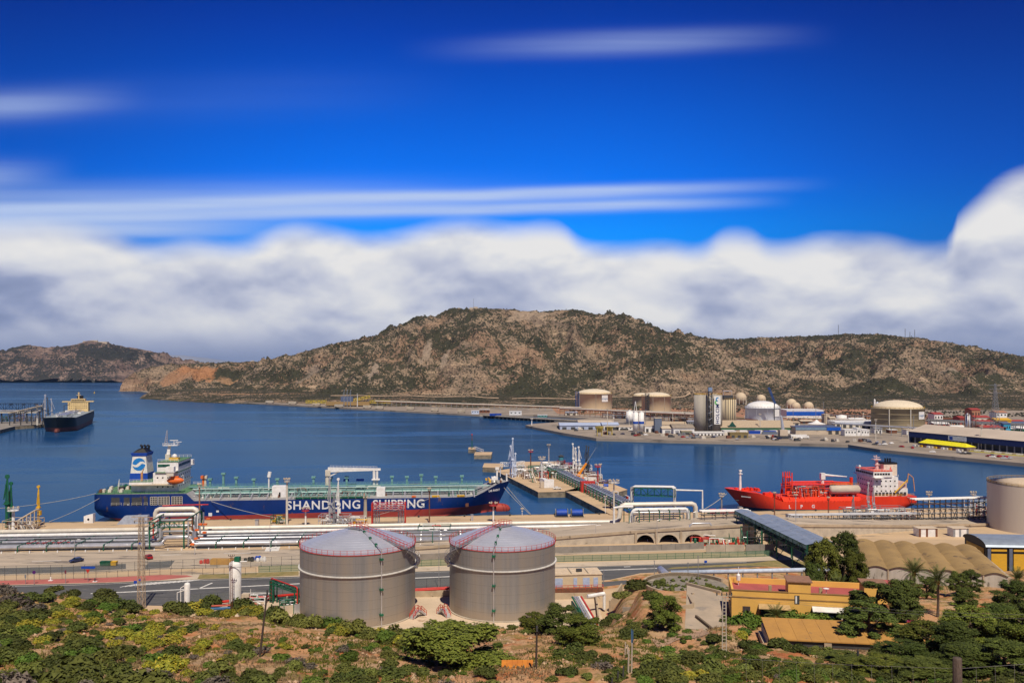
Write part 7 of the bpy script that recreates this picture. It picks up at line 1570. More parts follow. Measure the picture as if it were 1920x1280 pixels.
bld(1352,1492,812,801,34,'very long warehouse with sandy roof and green fascia',pave,tr_,pitch=6,band=(mat('dull_green',(.05,.16,.08),.6),.6,.98),doors=5,dm=white)
t,w,h,y=bld(1366,1380,812,799,20,'dark green gabled entrance of the long sandy-roofed warehouse',mat('deep_green',(.012,.08,.06),.6),mat('deep_green',(),0),pitch=0,doors=1);MB().add([(0,-.1,h),(w,-.1,h),(w/2,-.1,h+5)],[(0,1,2)]).build('gable',mat('deep_green',(),0),t)
bld(1300,1358,816,811,12,'white base building with dark openings under the cement silos',white,white,doors=9,dm=black);bld(1358,1380,815,808,10,'white annex right of the cement silos',white,white)
t,w,h,y=bld(1369,1403,821,812,9,'open brownish shed with striped roof on the far quay',mat('olive_brown',(.25,.19,.08),.8),mat('olive_brown',(),0),doors=3)
for a,b_,l in((1405,1426,'left'),(1433,1455,'right')):t,w,h,y=bld(a,b_,813,808.5,4,l+' long blue container in front of the sandy-roofed warehouse',blue,blue,'container','container')
bld(1492,1550,814,801,26,'cream warehouse with grey-blue fascia',pave,grey_b,band=(mat('steel_blue',(.18,.27,.36),.6),.62,1));bld(1550,1576,814,801,26,'cream warehouse end with bright blue fascia',pave,grey_b,band=(mat('bright_blue',(.01,.10,.50),.5),.55,1),doors=2)
bld(1475,1545,784,769,30,'white building with bold blue front below the sphere tanks',white,white,band=(mat('bright_blue',(),0),.35,.85),doors=3,dm=white);bld(1546,1556,794,777,10,'narrow beige tower right of the blue and white building',pave,name='tower',cat='tower')
bld(1566,1660,802,791,24,'long white shed with pale blue eaves left of the ochre tank',cream,white,band=(bwht,.7,1),doors=8);cyl(1572,1591,795,779,'squat white round tank behind the long white shed',white,'round_tank','tank',Y=1000,cap=None,cone=1)
for k,(a,b_)in enumerate(((1584,1606),(1607,1614),(1615,1630))):bld(a,b_,817,(806,803,806)[k],10,('left part of the white flats with small windows on the far quay','tall slim middle white block of the flats on the far quay','right white block of the flats on the far quay')[k],white,white,'house','building',wins=(4,1,3)[k])
bld(1668,1682,812,806,8,'small white-roofed canopy by the flats',rust,white,'canopy','building');bld(1700,1712,815,806,10,'small white building at the left end of the blue warehouse',white,pave,wins=2)
t=T('white_tent','pointed white tent roof below the blue and white building','tent',((1531-960)/F*930,930,FZ));MB().lathe([(10,3),(4,4.6),(.3,7.5)],8).build('canopy',white,t);
for k in range(4):MB().beam((8*math.cos(k*PI/2),8*math.sin(k*PI/2),0),(8*math.cos(k*PI/2),8*math.sin(k*PI/2),3.3),.3).build('pole',steel,t)
t=T('process_tower','white and blue process columns beside the ochre tank','process plant',((1647-960)/F*900,900,FZ))
for k,(x,h,r,m)in enumerate(((-4,30,.9,white),(-1,27,1.6,bwht),(3,25,1.8,white),(6,14,2,silver))):MB().lathe([(r,0),(r,h),(.2,h+1)],12,(x,0,0)).build('column',m,t)
for z in(8,14,20,25):MB().box((1,0,z),(10,5,.5)).build('platform',grey_b,t)
p=g3(1468,822,FZ);t=T('harbour_crane','grey mobile harbour crane standing on the far quay edge','crane',p);hh=zat(779,p.y)-FZ
MB().box((0,0,1.4),(13,7,2.2)).build('undercarriage',dsteel,t);MB().box((0,0,5.4),(7,6,5.4)).build('machine_house',pave,t);MB().tube([(0,0,7),(-.6,0,hh*.6),(-1.5,0,hh)],[1.6,1.3,.8],8).build('tower',silver,t);MB().tube([(-1.5,0,hh),(-3.2,0,hh-1)],.7,6).build('tower_head',silver,t);MB().box((-12,0,5),(14,2.2,2.2)).build('lowered_boom',mat('slate_paint',(),0),t)
A=at(1452,940,zat(757,940));t=T('blue_boom','slanting dark blue crane boom in front of the white domed tank','crane',(A.x,A.y,FZ));MB().beam((0,0,0),(0,0,A.z-FZ),.8).build('mast',dsteel,t);B=at(1440,940,zat(727,940));MB().truss((0,0,A.z-FZ),(B.x-A.x,0,B.z-FZ),1.6,1.6,8,.35).build('boom',mat('stair_blue',(),0),t)
truck(g3(1492,822,FZ+.02),.2,'left white lorry on the far quay beside the harbour crane',white,white,11,3.8);truck(g3(1505,822,FZ+.02),-.2,'right white lorry on the far quay beside the harbour crane',white,white,11,3.8)
for px,b_,l in((1124,817,'tall yellow hopper on the pier corner'),(1143,815,'low yellow hopper right of the tall one')):
 t=T('hopper',l,'hopper',g3(px,b_,FZ));MB().lathe([(1.2,3.5),(4.0,7.5),(4.2,9.0 if px<1130 else 7.8)],4).build('funnel',mat('mustard',(.50,.38,.08),.7),t)
 for x in(-2.2,2.2):
  for y in(-2.2,2.2):MB().beam((x,y,0),(x,y,7),.5).build('leg',mat('mustard',(),0),t)
bld(1278,1297,815,808,8,'grey-green shed standing alone on the far quay',mat('grey_green',(.24,.24,.17),.8),pave,doors=1)
lamp_mast(997,797,783,'white lamp mast at the tip of the far pier',white,white,z=2.6,r=.5,w=3)
for px,b_,tp,l in((1642,826,785,'grey lamp mast left of the ochre tank'),(1703,830,795,'pale lamp mast at the left end of the blue warehouse'),(1840,842,797,'pale lamp mast in front of the blue warehouse'),(1139,808,765,'thin lamp mast behind the pale blue shed'),(1425,812,775,'thin lamp mast behind the sandy-roofed warehouse')):lamp_mast(px,b_,tp,l,cream,cream,z=FZ,r=.35,w=2.4)
A,B=g3(1704,829,FZ),g3(1990,858,FZ);D=B-A;L=D.length;t=T('blue_warehouse','very long open-fronted warehouse with dark blue fascia and sandy roof','warehouse',A,math.atan2(D.y,D.x));h=9.5
nvy=mat('fascia_navy',(.008,.025,.13),.6)
MB().b2(0,L,4,30,0,h-.2).build('back_wall',dsteel,t);MB().b2(-.5,L,-.4,0,h-4.6,h).build('fascia',nvy,t);MB().add([(-1,-.6,h),(L,-.6,h),(L,20,h+5.5),(-1,20,h+5.5),(L,40,h),(-1,40,h)],[(0,1,2,3),(3,2,4,5),(0,3,5)]).build('roof',mat('sandy_roof',(.50,.42,.34),.8,c2=(.42,.35,.28),sc=.05),t);MB().b2(-.6,-.1,0,38,0,h).build('end_wall',nvy,t)
for k in range(22):MB().b2(L*k/22,L*k/22+.8,0,.8,0,h-4.6).build('column',steel,t)
MB().b2(L*.30,L*.30+17,-.7,-.42,h-4.4,h-.6).build('sign_panel',bwht,t)
MB().b2(L*.31,L*.31+3,-.78,-.72,h-3.8,h-1.2).build('sign_mark',blue,t)
A,B=g3(1716,836,FZ),g3(1812,846,FZ);D=B-A;L=D.length;t=T('covered_heap','long heap under a bright yellow tarpaulin on the far quay','tarpaulin',A,math.atan2(D.y,D.x))
MB().add([(3,0,3.2),(L,0,3.0),(L-5,5,5.6),(7,5,6.2),(L,11,3),(2,11,3.2)],[(0,1,2,3),(3,2,4,5),(0,3,5),(1,4,2)]).build('tarpaulin',mat('bright_yellow',(.80,.72,.02),.6),t);MB().b2(2,L,.4,10,0,3.1).build('side_net',mat('heap_brown',(.20,.15,.11),.9),t)
for k in range(14):MB().box((k*L/14,-1,.7),(2.2,1.4,1.4)).build('bag',(white,cream,yellow,rust)[k%4],t)
A,B=g3(1790,843,FZ),g3(1990,861,FZ);D=B-A;L=D.length;t=T('barrier_row','row of white and yellow barriers along the far quay','barrier',A,math.atan2(D.y,D.x))
for k in range(30):MB().b2(L*k/30,L*(k+.9)/30,0,1.1,0,1.5).build('barrier',(white,white,pave)[k%3],t)
MB().b2(0,L,-1.8,-.6,0,.35).build('kerb',mat('bright_yellow',(),0),t)
rw=mat('works_red',(.36,.06,.05),.7)
for px0,px1,b_,tp,m,rf,l in[(1752,1768,792,776,white,rw,'white twin tanks house with red top right of the ochre tank'),(1752,1780,800,794,rw,white,'low red building with white roof right of the ochre tank'),(1788,1812,808,801,mat('terracotta',(.42,.20,.12),.8),white,'low terracotta building with white roof'),(1800,1810,795,783,rw,rw,'narrow red hall behind the grey works tower'),(1822,1838,790,768,mat('terracotta',(),0),rw,'terracotta tower with red top on the slope'),(1832,1864,806,791,cream,rw,'cream works hall with broad red roof'),(1840,1886,812,801,cream,rw,'long cream works hall with red roof in front'),(1828,1856,796,782,cream,rw,'upper cream works hall with red roof'),(1868,1896,806,787,yellow,yellow,'bright yellow works building'),(1882,1895,812,794,mat('cyan_blue',(.05,.35,.55),.5),grey_b,'small light blue works building'),(1896,1930,812,803,green,white,'green works building at the right edge'),(1868,1888,785,773,white,mat('terracotta',(),0),'white house with low roof on the slope at right'),(1893,1930,806,794,dsteel,grey_b,'dark works building at the right edge')]:
 bld(px0,px1,b_,tp,16,l,m,rf,'works_building','building',pitch=1.8,wins=3)
bld(1872,1990,826,817,16,'long deep blue low building behind the blue warehouse',nvy,nvy)
t,r,h,Y=cyl(1812,1822,812,778,'grey works silo with frame tower',silver,'works_silo','silo',cap=None,cone=2)
for k in range(4):MB().beam((-5+k*3.6,-4,0),(-5+k*3.6,-4,h+3),.5).build('frame',rust,t)
cyl(1777,1785,812,802,'small white round tank before the terracotta building',white,'round_tank','tank',cap=None,cone=1)
p=g3(1866,815,FZ);hh=zat(719,p.y)-FZ;t=T('electricity_pylon','tall thin lattice pylon at far right against the dark hillside','pylon',p);lt=MB();lv=16
for i in range(lv):
 w0,w1=3.2*(1-i/lv)+.5,3.2*(1-(i+1)/lv)+.5;z0,z1=hh*i/lv,hh*(i+1)/lv
 c0=[(-w0,-w0,z0),(w0,-w0,z0),(w0,w0,z0),(-w0,w0,z0)];c1=[(-w1,-w1,z1),(w1,-w1,z1),(w1,w1,z1),(-w1,w1,z1)]
 for a in range(4):lt.beam(c0[a],c1[a],.22).beam(c0[a],c1[(a+1)%4],.13).beam(c0[(a+1)%4],c1[a],.13)
lt.build('lattice',steel,t)
for z in(.82,.9,.97):MB().beam((-6,0,hh*z),(6,0,hh*z),.3).build('cross_arm',steel,t)
for px,Y,b_,tp,l in((888,2400,579,560,'thin radio mast on the main summit'),(1572,2600,628,609,'thin radio mast on the right ridge'),(1697,2480,632,616,'left one of the two masts at the right end of the ridge'),(1715,2470,634,618,'right one of the two masts at the right end of the ridge'),(1706,2475,632,622,'short mast between the two ridge masts')):
 z0=zat(b_+4,Y);t=T('radio_mast',l,'radio mast',at(px,Y,z0));MB().truss((0,0,0),(0,0,zat(tp,Y)-z0),.9,.9,8,.25).build('lattice',steel,t)
for px0,px1,Y,b_,tp,l in((880,906,2402,580,575.5,'small tan summit building on the main hill'),(468,480,2640,680,676,'tan ruin on the low saddle of the ridge'),(155,200,4350,644,638,'old fort on the far headland summit'),(1620,1632,2520,630,626.5,'small white house on the right ridge'),(517,530,2650,674,670,'small tan battery building on the rising ridge')):
 z0=zat(b_,Y);x0,x1=(px0-960)/F*Y,(px1-960)/F*Y;w=x1-x0;h=zat(tp,Y)-z0;t=T('summit_building',l,'building',(x0,Y,z0-8));MB().b2(0,w*.45,0,12,0,h*.8+8).b2(w*.47,w,2,12,0,h*.6+8).build('wall',white if 'white' in l else pave,t);MB().b2(w*.3,w*.6,1,10,8,h+8.6).build('upper_storey',pave,t)
for i,(px,py,w)in enumerate([(505,758.5,14),(548,760.5,14),(593,763,14),(616,763,14),(635,766.5,16),(688,768.5,15),(711,770,15),(769,771.5,14),(815,774.5,14),(865,777,14)]):
 p=g3(px,py,0);ww=w/F*p.y;t=T('mooring_dolphin',('leftmost','second','third','fourth','fifth','sixth','seventh','eighth','ninth','rightmost')[i]+' of the grey mooring dolphins along the far shore, counted from the left','dolphin',p,0,'mooring dolphins along the far shore')
 MB().b2(-ww/2,ww/2,0,6,3.6,7.4).build('deck',concrete,t)
 for x in(-.4,.4):MB().b2(x*ww-1,x*ww+1,.5,5,-2,3.59).build('pile',dsteel,t)
p=g3(654,765,0);t=T('gas_jetty','yellow and brown gas jetty with dark deckhouse on the far shore','pier',p)
MB().b2(-38,34,0,14,4.5,10.5).build('deck',mat('ochre_concrete',(.34,.22,.09),.85),t)
for k in range(12):MB().b2(-37+k*6.1,-33+k*6.1,.5,12,-2,4.49).build('pile',dsteel,t)
MB().b2(-14,6,3,10,10.51,19).build('deckhouse',grey_b,t)
for s_,a in((-1,-38),(1,34)):MB().truss((a,6,8.5),(a+s_*34,6,8.5),4.0,3,8,.6).build('access_bridge',mat('gangway_yellow',(.62,.46,.05),.6),t)
MB().truss((6,6,11),(34,6,17),4,3,5,.6).build('gangway',mat('gangway_yellow',(),0),t)
for k in range(3):marine_arm(645+k*6,762,731,steel,('left','middle','right')[k]+' one of the three grey arms on the far gas jetty',7.2,1.0,1.4)
lamp_mast(670,762,737,'white mast on the far gas jetty',white,white,z=5,r=.5,w=2)
A,B=at(690,1420,12),at(1090,1235,9);t=T('shore_pipeline','long pale pipeline running along the far shore','pipeline',A);MB().tube([(0,0,0),B-A],.9,8).build('pipe',cream,t);MB().tube([(0,3,-1.5),B-A+Vector((0,3,-1.5))],.6,8).build('pipe',rust,t)
for k in range(40):q=(B-A)*(k/40);MB().beam(q,(q.x,q.y,-9),.5).build('support',steel,t)
A,B=g3(905,779,3.2),g3(1120,792,3.2);D=B-A;t=T('service_pier','long grey service pier on dark piles reaching towards the far pier tip','pier',(A.x,A.y,0),math.atan2(D.y,D.x));L=D.length
MB().b2(0,L,0,9,3.2,4.2).build('deck',concrete,t)
for k in range(26):MB().b2(L*k/26,L*k/26+1.3,.3,8,-2,3.19).build('pile',dsteel,t)
MB().rail([(0,.3,4.2),(L,.3,4.2)],1.3,.12,4).build('railing',steel,t)
for px0,px1,b_,tp,m,l in((955,978,778,771,white,'white and blue hut on the service pier'),(899,918,774,768,rust,'low rust-red store at the left end of the service pier'),(884,898,776,770,bwht,'small pale blue boat shed on the far shore'),(918,940,779,776,blue,'blue boat lying at the service pier'),(1008,1026,782,778,teal,'teal container on the service pier')):bld(px0,px1,b_,tp,6,l,m,white if m is not blue else blue,'pier_building','building',z=4.2,wins=3)
A,B=at(1050,1150,11),at(1300,1000,11);t=T('pipe_rack','long rusty pipe rack crossing behind the far sheds','pipe rack',A);D=B-A
for k in range(4):MB().tube([(0,k*2,-k%2),D+Vector((0,k*2,-k%2))],.7,6).build('pipe',(rust,cream,steel,silver)[k],t)
for k in range(24):q=D*(k/24);MB().beam(q,(q.x,q.y,-8.5),.5).build('support',rust,t)
A,B=at(1470,1010,8),at(1660,940,8);t=T('pipe_rack','low cream pipe rack left of the ochre tank','pipe rack',A);D=B-A
for k in range(4):MB().tube([(0,k*2,0),D+Vector((0,k*2,0))],.6,6).build('pipe',(cream,white,steel,cream)[k],t)
for k in range(20):q=D*(k/20);MB().beam(q,(q.x,q.y,-5.5),.5).build('support',steel,t)
A,B=at(1560,850,11),at(1990,690,11);t=T('pipe_bridge','long dark overhead pipe bridge in front of the ochre tank','pipe bridge',A);D=B-A
MB().tube([(0,0,0),D],.6,6).tube([(0,2,.4),D+Vector((0,2,.4))],.5,6).build('pipe',silver,t)
for k in range(20):q=D*(k/20);MB().beam(q,(q.x,q.y,-8.5),.5).build('support',steel,t)
rr=random.Random(99);cb=MB().b2(-2.1,2.1,-.9,.9,.3,1.0).b2(-1.3,1.0,-.8,.8,1.0,1.5)
cms=[cb.mesh('far_car',m)for m in(white,silver,dsteel,rdc,dkb)]
for k in range(60):
 px=rr.uniform(1150,1900);e=np.interp(px,[1118,1400,1590,1650,1760,1920],[821,828,833,842,853,868]);py=e-rr.uniform(3.5,13)
 if px>1690:py=e-rr.uniform(3,9)
 inst(cms[k%5],'far_car',None,g3(px,py,FZ+.02),rr.uniform(0,3),None,label='tiny parked car on the far quay',cat='car',group='tiny cars on the far quay')
stacks=('rust-brown crate stack','pale crate stack','grey crate stack','dark crate stack')
for k in range(44):
 px=rr.uniform(1030,1700);e=np.interp(px,[1000,1118,1400,1590,1650,1760],[798,821,828,833,842,853]);py=e-rr.uniform(4,12);w=rr.uniform(2,6)
 t=T('crate_stack',stacks[k%4]+' dotted on the far quay','crates',g3(px,py,FZ),rr.uniform(0,1),'crate stacks on the far quay, '+stacks[k%4]);MB().b2(-w/2,w/2,-1.2,1.2,0,1.3).b2(-w/2,w*.2,-1.1,1.1,1.32,2.4).build('crates',(rust,cream,steel,dsteel)[k%4],t)
n=5000;rs=np.random.RandomState(8);pxs=rs.uniform(1060,1940,n);Ys=rs.uniform(900,1380,n);ok=(fbm(pxs/40,Ys/60,3,5)>.52)&(Ys>1150-(pxs-1060)*.28)
tag(blob_cloud('far_port_shrubs',np.stack([(pxs-960)/F*Ys,Ys,Ys*0+3.2],1)[ok],rs.uniform(.6,2.4,ok.sum()),scrubm),kind='stuff')
def band(name,pts,w,z,m):
 P=[Vector(((a-960)/F*y,y,z))for a,y in pts];return MB().slab(P,[p+Vector((0,w,0))for p in P]).build(name,m,kind='structure')
band('bare_red_ground',[(1045,1190),(1200,1120),(1400,1040),(1600,985),(1760,950),(1960,900)],430,FZ+.03,mat('reddish_earth',(.38,.18,.10),.95,c2=(.25,.15,.09),sc=.03,coord='World',third=((.10,.11,.05),.03,.56)))
band('port_street',[(1040,1010),(1200,960),(1400,930),(1700,840),(1900,760)],18,FZ+.06,asph)
for px0,px1,b_,tp,dp,m,rf,l in[(1150,1176,784,779,12,white,pave,'low white shed left of the plain white tank'),(1262,1290,790,785,16,rust,tr_,'rusty-walled shed left of the cement silos'),(1290,1304,800,790,10,steel,silver,'grey machine shed touching the left cement silo'),(1385,1405,800,794,14,silver,pave,'silver shed left of the white domed tank'),(1476,1500,797,792,14,cream,tr_,'cream shed right of the white domed tank'),(1502,1524,794,789,12,rust,pave,'brown low shed under the blue and white building'),(1556,1566,797,783,8,pave,pave,'narrow beige block right of the beige tower'),(1594,1622,790,785,14,pave,white,'low beige hall behind the long white shed'),(1752,1790,816,811,14,pave,tr_,'low beige hall behind the blue warehouse roof'),(1790,1822,820,815,12,steel,rust,'rust-roofed hall behind the blue warehouse'),(1765,1786,790,785,10,dsteel,rust,'dark hall with rusty roof right of the ochre tank'),(1896,1920,796,789,10,white,rw,'small white works house with red roof at the right edge'),(1060,1082,778,773,10,cream,silver,'cream pump house at the foot of the leftmost domed tank'),(1150,1172,776,771,10,steel,pave,'grey pump house between the two tan domed tanks'),(1264,1296,782,777,12,pave,silver,'beige pump hall right of the second tan domed tank'),(1640,1654,812,803,8,white,steel,'white office at the left foot of the ochre tank')]:bld(px0,px1,b_,tp,dp,l,m,rf,'shed','building',pitch=1.2,wins=3,doors=2)
for(a,ya),(b_,yb),z,m2,l in[((1130,1090),(1420,960),8,rust,'rusty pipe rack passing behind the cement silos'),((1080,1230),(1330,1120),7,cream,'cream pipe rack at the foot of the tan domed tanks'),((1480,1120),(1660,1040),8,rust,'rusty pipe rack below the right sphere tanks'),((1740,900),(1990,800),12,steel,'grey pipe rack crossing the red-roofed works')]:
 A,B=at(a,ya,z),at(b_,yb,z);t=T('pipe_rack',l,'pipe rack',A);D=B-A
 for k in range(4):MB().tube([(0,k*2,-(k%2)*1.5),D+Vector((0,k*2,-(k%2)*1.5))],.6,6).build('pipe',(m2,silver,dsteel,cream)[k],t)
 sp_=MB().beam((0,-1,-z+2.5),(0,-1,0),.5).beam((0,7,-z+2.5),(0,7,0),.5).beam((0,-1,0),(0,7,0),.4).mesh('rack_frame',m2)
 for k in range(22):inst(sp_,'rack_frame',t,D*(k/21))
rr=random.Random(123)
for k in range(26):
 px=rr.uniform(1140,1900);y=rr.uniform(860,1150)if px<1650 else rr.uniform(760,860);hh=rr.uniform(8,22);t=T('thin_mast','thin lamp mast among the plant of the far port','lamp mast',at(px,y,FZ),0,'thin lamp masts of the far port');MB().tube([(0,0,0),(0,0,hh)],.25,5).box((0,0,hh),(1.6,.5,.4)).build('mast',(cream,steel,dsteel)[k%3],t)
def on_hill(px,Y):x=(px-960)/F*Y;return Vector((x,Y,float(hill_height(np.array([[x]]),np.array([[float(Y)]]))[0,0])+1.2))
for nm,L_ in(('hillside_track',[(960+i*9,1560+30*math.sin(i*.35)+i*2.0)for i in range(50)]),('hillside_track',[(620+i*9,1760-i*4+14*math.sin(i*.5))for i in range(36)])):
 a_=[on_hill(px,Y)for px,Y in L_];b_=[on_hill(px,Y+9)+Vector((0,0,.8))for px,Y in L_];MB().slab(a_,b_).build(nm,mat('track_earth',(.46,.33,.22),.95,coord='World',sc=.05),kind='structure')
ochre=mat('ochre_render',(.74,.43,.10),.85,c2=(.62,.36,.09),sc=.25,third=((.46,.27,.09),.5,.64));ochre2=mat('ochre_trim',(.30,.17,.06),.85)
redroof=mat('red_roof_membrane',(.42,.10,.09),.85,c2=(.33,.08,.075),sc=.4)
HX0=Vector((37.3,144.9,23.0));hr=-.195
t=T('yellow_house','long flat-roofed ochre house with red roof and three porches','house',HX0,hr);hl,hdp,hh=23.5,9.5,4.3
MB().b2(0,hl,0,hdp,-2,hh).build('wall',ochre,t);MB().b2(-.02,hl+.02,-.06,-.003,hh-.12,hh+.08).build('string_course',ochre2,t)
MB().b2(.4,hl-.4,.4,hdp-.4,hh+.003,hh+.12).build('roof',redroof,t)
for a in((0,hl,0,.35),(0,hl,hdp-.35,hdp),(0,.35,.36,hdp-.36),(hl-.35,hl,.36,hdp-.36)):pp_=MB().b2(*a,hh+.002,hh+1.05).build('parapet',ochre,t)
MB().b2(-.06,hl+.06,-.08,.42,hh+1.06,hh+1.16).build('coping',ochre2,t)
for x,l in((9.2,1),(21.2,1)):
 MB().b2(x,x+3.6,-.04,3.9,hh+.01,hh+2.9).build('stair_head',ochre,t);MB().b2(x-.25,x+3.85,-.3,4.2,hh+2.91,hh+3.08).build('stair_head_roof',mat('brown_tiles',(.30,.16,.10),.9,c2=(.22,.12,.08),sc=1.5),t)
for x in(6.2,14.4,19.9):MB().b2(x,x+.5,1.6,2.1,hh+.12,hh+1.7).build('chimney',mat('chimney_render',(.42,.34,.18),.9),t)
for x,z in((1.8,2.2),(20.2-.4,1.9),(17.0,2.3)):
 f=MB().b2(x,x+1.25,-.05,.01,z-.9,z+.55).build('window',dsteel,t)
 for k in range(4):MB().b2(x+.1+k*.3,x+.16+k*.3,-.1,-.055,z-.9,z+.55).build('bar',rust,f)
 MB().b2(x-.15,x+1.4,-.25,.0,z-1.1,z-.92).build('sill',mat('sill_red',(.42,.16,.10),.8),f)
f=MB().b2(10.2,11.0,-.07,-.045,hh-.7,hh+.7).build('window',dsteel,t);MB().b2(10.35,10.6,-.1,-.075,hh-.6,hh+.6).build('curtain',white,f)
for x,w,m,m2 in((4.6,4.6,mat('awning_tan',(.50,.34,.16),.8),rust),(13.2,4.6,white,dsteel),(22.6-4.2+.6,4.6,white,bwht)):
 MB().b2(x,x+w,-.09,-.012,.2,3.0).build('porch_opening',glassm if m2 is not bwht else black,t);MB().add([(x-.2,-.1,3.35),(x+w+.2,-.1,3.35),(x+w+.3,-1.7,2.95),(x-.3,-1.7,2.95),(x-.2,-.1,3.25),(x+w+.2,-.1,3.25),(x+w+.3,-1.7,2.85),(x-.3,-1.7,2.85)],[(0,3,2,1),(4,5,6,7),(3,7,6,2)]).build('awning',m,t)
 for q in(0,w*.48,w-.2):MB().b2(x+q,x+q+.2,-.16,-.1,.2,3.0).build('porch_post',rust if m2 is rust else white,t)
 MB().b2(x,x+w,-.3,-.17,.1,.9).build('porch_parapet',white if m2 is rust else ochre,t)
 MB().b2(x+w*.55,x+w*.7,-.13,-.1,.4,1.9).build('door_sheet',mat('washing_pink',(.60,.35,.32),.8)if m2 is rust else bwht,t)
MB().lathe([(.05,.1),(.42,.0),(.5,-.02)],14,(15.4,.9,hh+1.9)).tube([(15.4,.9,hh+.1),(15.4,.9,hh+1.9)],.05,5).build('satellite_dish',white,t);MB().lathe([(.35,0),(.35,.9),(.1,1.2)],10,(1.6,hdp-2,hh+1.0)).tube([(1.6,hdp-2,hh),(1.6,hdp-2,hh+3.4)],.05,5).build('water_tank',white,t)
for y,z in((2,2.2),(4.5,2.2),(7,2.2)):MB().b2(-.05,.0,y,y+.9,z-.8,z+.6).build('side_window',dsteel,t)
tl=mat('tan_sheet_roof',(.46,.24,.060),.85,c2=(.37,.195,.055),sc=.4,third=((.22,.14,.07),.9,.64),stretch=(1,1,1))
t=T('long_shed','long low shed with plain tan sheet roof in front of the ochre house','shed',(36.6,121.6,25.3),-.155);sl_,sd_=23.5,8.0
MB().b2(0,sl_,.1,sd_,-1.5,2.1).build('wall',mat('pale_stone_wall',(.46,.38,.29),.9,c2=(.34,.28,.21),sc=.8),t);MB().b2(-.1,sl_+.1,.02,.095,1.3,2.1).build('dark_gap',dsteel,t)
for k in range(12):MB().add([(sl_*k/12,-.3,2.12),(sl_*(k+.985)/12,-.3,2.12),(sl_*(k+.985)/12,sd_+.3,2.75),(sl_*k/12,sd_+.3,2.75),(sl_*k/12,-.3,2.28),(sl_*(k+.985)/12,-.3,2.28),(sl_*(k+.985)/12,sd_+.3,2.9),(sl_*k/12,sd_+.3,2.9)],[(3,2,1,0),(4,5,6,7),(0,1,5,4),(1,2,6,5),(2,3,7,6),(3,0,4,7)]).build('roof_sheet',tl,t)
MB().b2(-.5,-.05,-.4,sd_,-1.5,.9).build('low_wall',wtan,t);MB().b2(7.5,8.5,-.4,.0,-1.2,2.0).build('buttress',wtan,t)
p=hit(972,1290);Yh=84;t=T('small_hut','small white hut with rusty orange roof at the bottom of the photograph','hut',((941-960)/F*Yh,Yh,zat(1262,Yh)-2.3));w=60/F*Yh
MB().b2(0,w,0,2.6,-2,2.2).build('wall',mat('whitewash',(.62,.56,.48),.9,c2=(.50,.44,.36),sc=2),t)
for k in range(6):MB().add([(w*k/6-.05,-.15,2.25),(w*(k+.97)/6,-.15,2.25),(w*(k+.97)/6,2.8,2.62),(w*k/6-.05,2.8,2.62),(w*k/6-.05,-.15,2.33),(w*(k+.97)/6,-.15,2.33),(w*(k+.97)/6,2.8,2.7),(w*k/6-.05,2.8,2.7)],[(3,2,1,0),(4,5,6,7),(0,1,5,4),(1,2,6,5),(2,3,7,6),(3,0,4,7)]).build('roof_sheet',mat('rusty_orange_sheet',(.62,.22,.025),.8,c2=(.45,.15,.03),sc=1.2),t)
cx,cy=(1287-960)/F*221,221;t=T('round_basin','round empty concrete basin with tan rim and dry weeds inside','basin',(cx,cy,9.4));Rb=10.6;n=40
a0,a1=.35,2*PI-.25
rim=MB()
for i in range(n):
 u,v=a0+(a1-a0)*i/n,a0+(a1-a0)*(i+1)/n
 rim.add([(rr_*math.cos(q),rr_*math.sin(q),z_)for q in(u,v)for rr_ in(Rb,Rb+.55)for z_ in(-1.5,1.15)],[(1,5,7,3),(0,1,3,2)[::-1]if i==0 else(0,4,5,1),(2,3,7,6),(0,4,5,1)])
rim.build('rim',wtan,t);MB().lathe([(.1,.35),(Rb,.34)],32,cap=False).build('basin_floor',mat('grey_basin_floor',(.25,.22,.18),.9,c2=(.17,.15,.12),sc=.5,third=((.34,.30,.24),.3,.58)),t)
rs=np.random.RandomState(4);tg=rs.rand(70)*6.28;rg_=rs.rand(70)**.6*8.5
tag(blob_cloud('basin_weeds',np.stack([cx+rg_*np.cos(tg),cy+rg_*np.sin(tg),tg*0+9.9],1),rs.uniform(.2,.9,70),L_olive),kind='stuff')
def wall3(pts,h,th,m,label,step=5):
 P=[Vector(p)for p in pts];o=P[0].copy();t=T('concrete_wall',label,'wall',o)
 for a,b in zip(P,P[1:]):
  d=b-a;n=max(1,round(d.length/step));nn=Vector((-d.y,d.x,0)).normalized()*th/2
  for k in range(n):
   p,q=a.lerp(b,k/n)-o,a.lerp(b,(k+.99)/n)-o;m_=MB();dn=Vector((0,0,-2.0));up=Vector((0,0,h))
   m_.add([p-nn+dn,q-nn+dn,q+nn+dn,p+nn+dn,p-nn+up,q-nn+up,q+nn+up,p+nn+up],[(3,2,1,0),(4,5,6,7),(0,1,5,4),(1,2,6,5),(2,3,7,6),(3,0,4,7)]);m_.build('wall_panel',m,t)
 return t
wall3([at(1270,172,19.0),at(1300,162,22.4)],1.0,.4,wtan,'slanting tan wall between basin and concrete yard')
wall3([at(1284,168,21.5),at(1300,153,23.0)],1.0,.35,wtan,'short tan wall at the left corner of the concrete yard');wall3([at(1268,153,22.2),at(1300,152.6,23.0)],1.0,.35,wtan,'low tan wall closing the concrete yard at left')
wall3([at(1288,170,22.9),at(1352,163,23.0)],.5,.4,wtan,'low tan wall along the back of the concrete yard');wall3([at(1305,147,23.0),at(1336,139.6,23.0)],.55,.35,mat('dark_kerb_wall',(.16,.12,.08),.9),'dark diagonal ramp wall crossing the concrete yard')
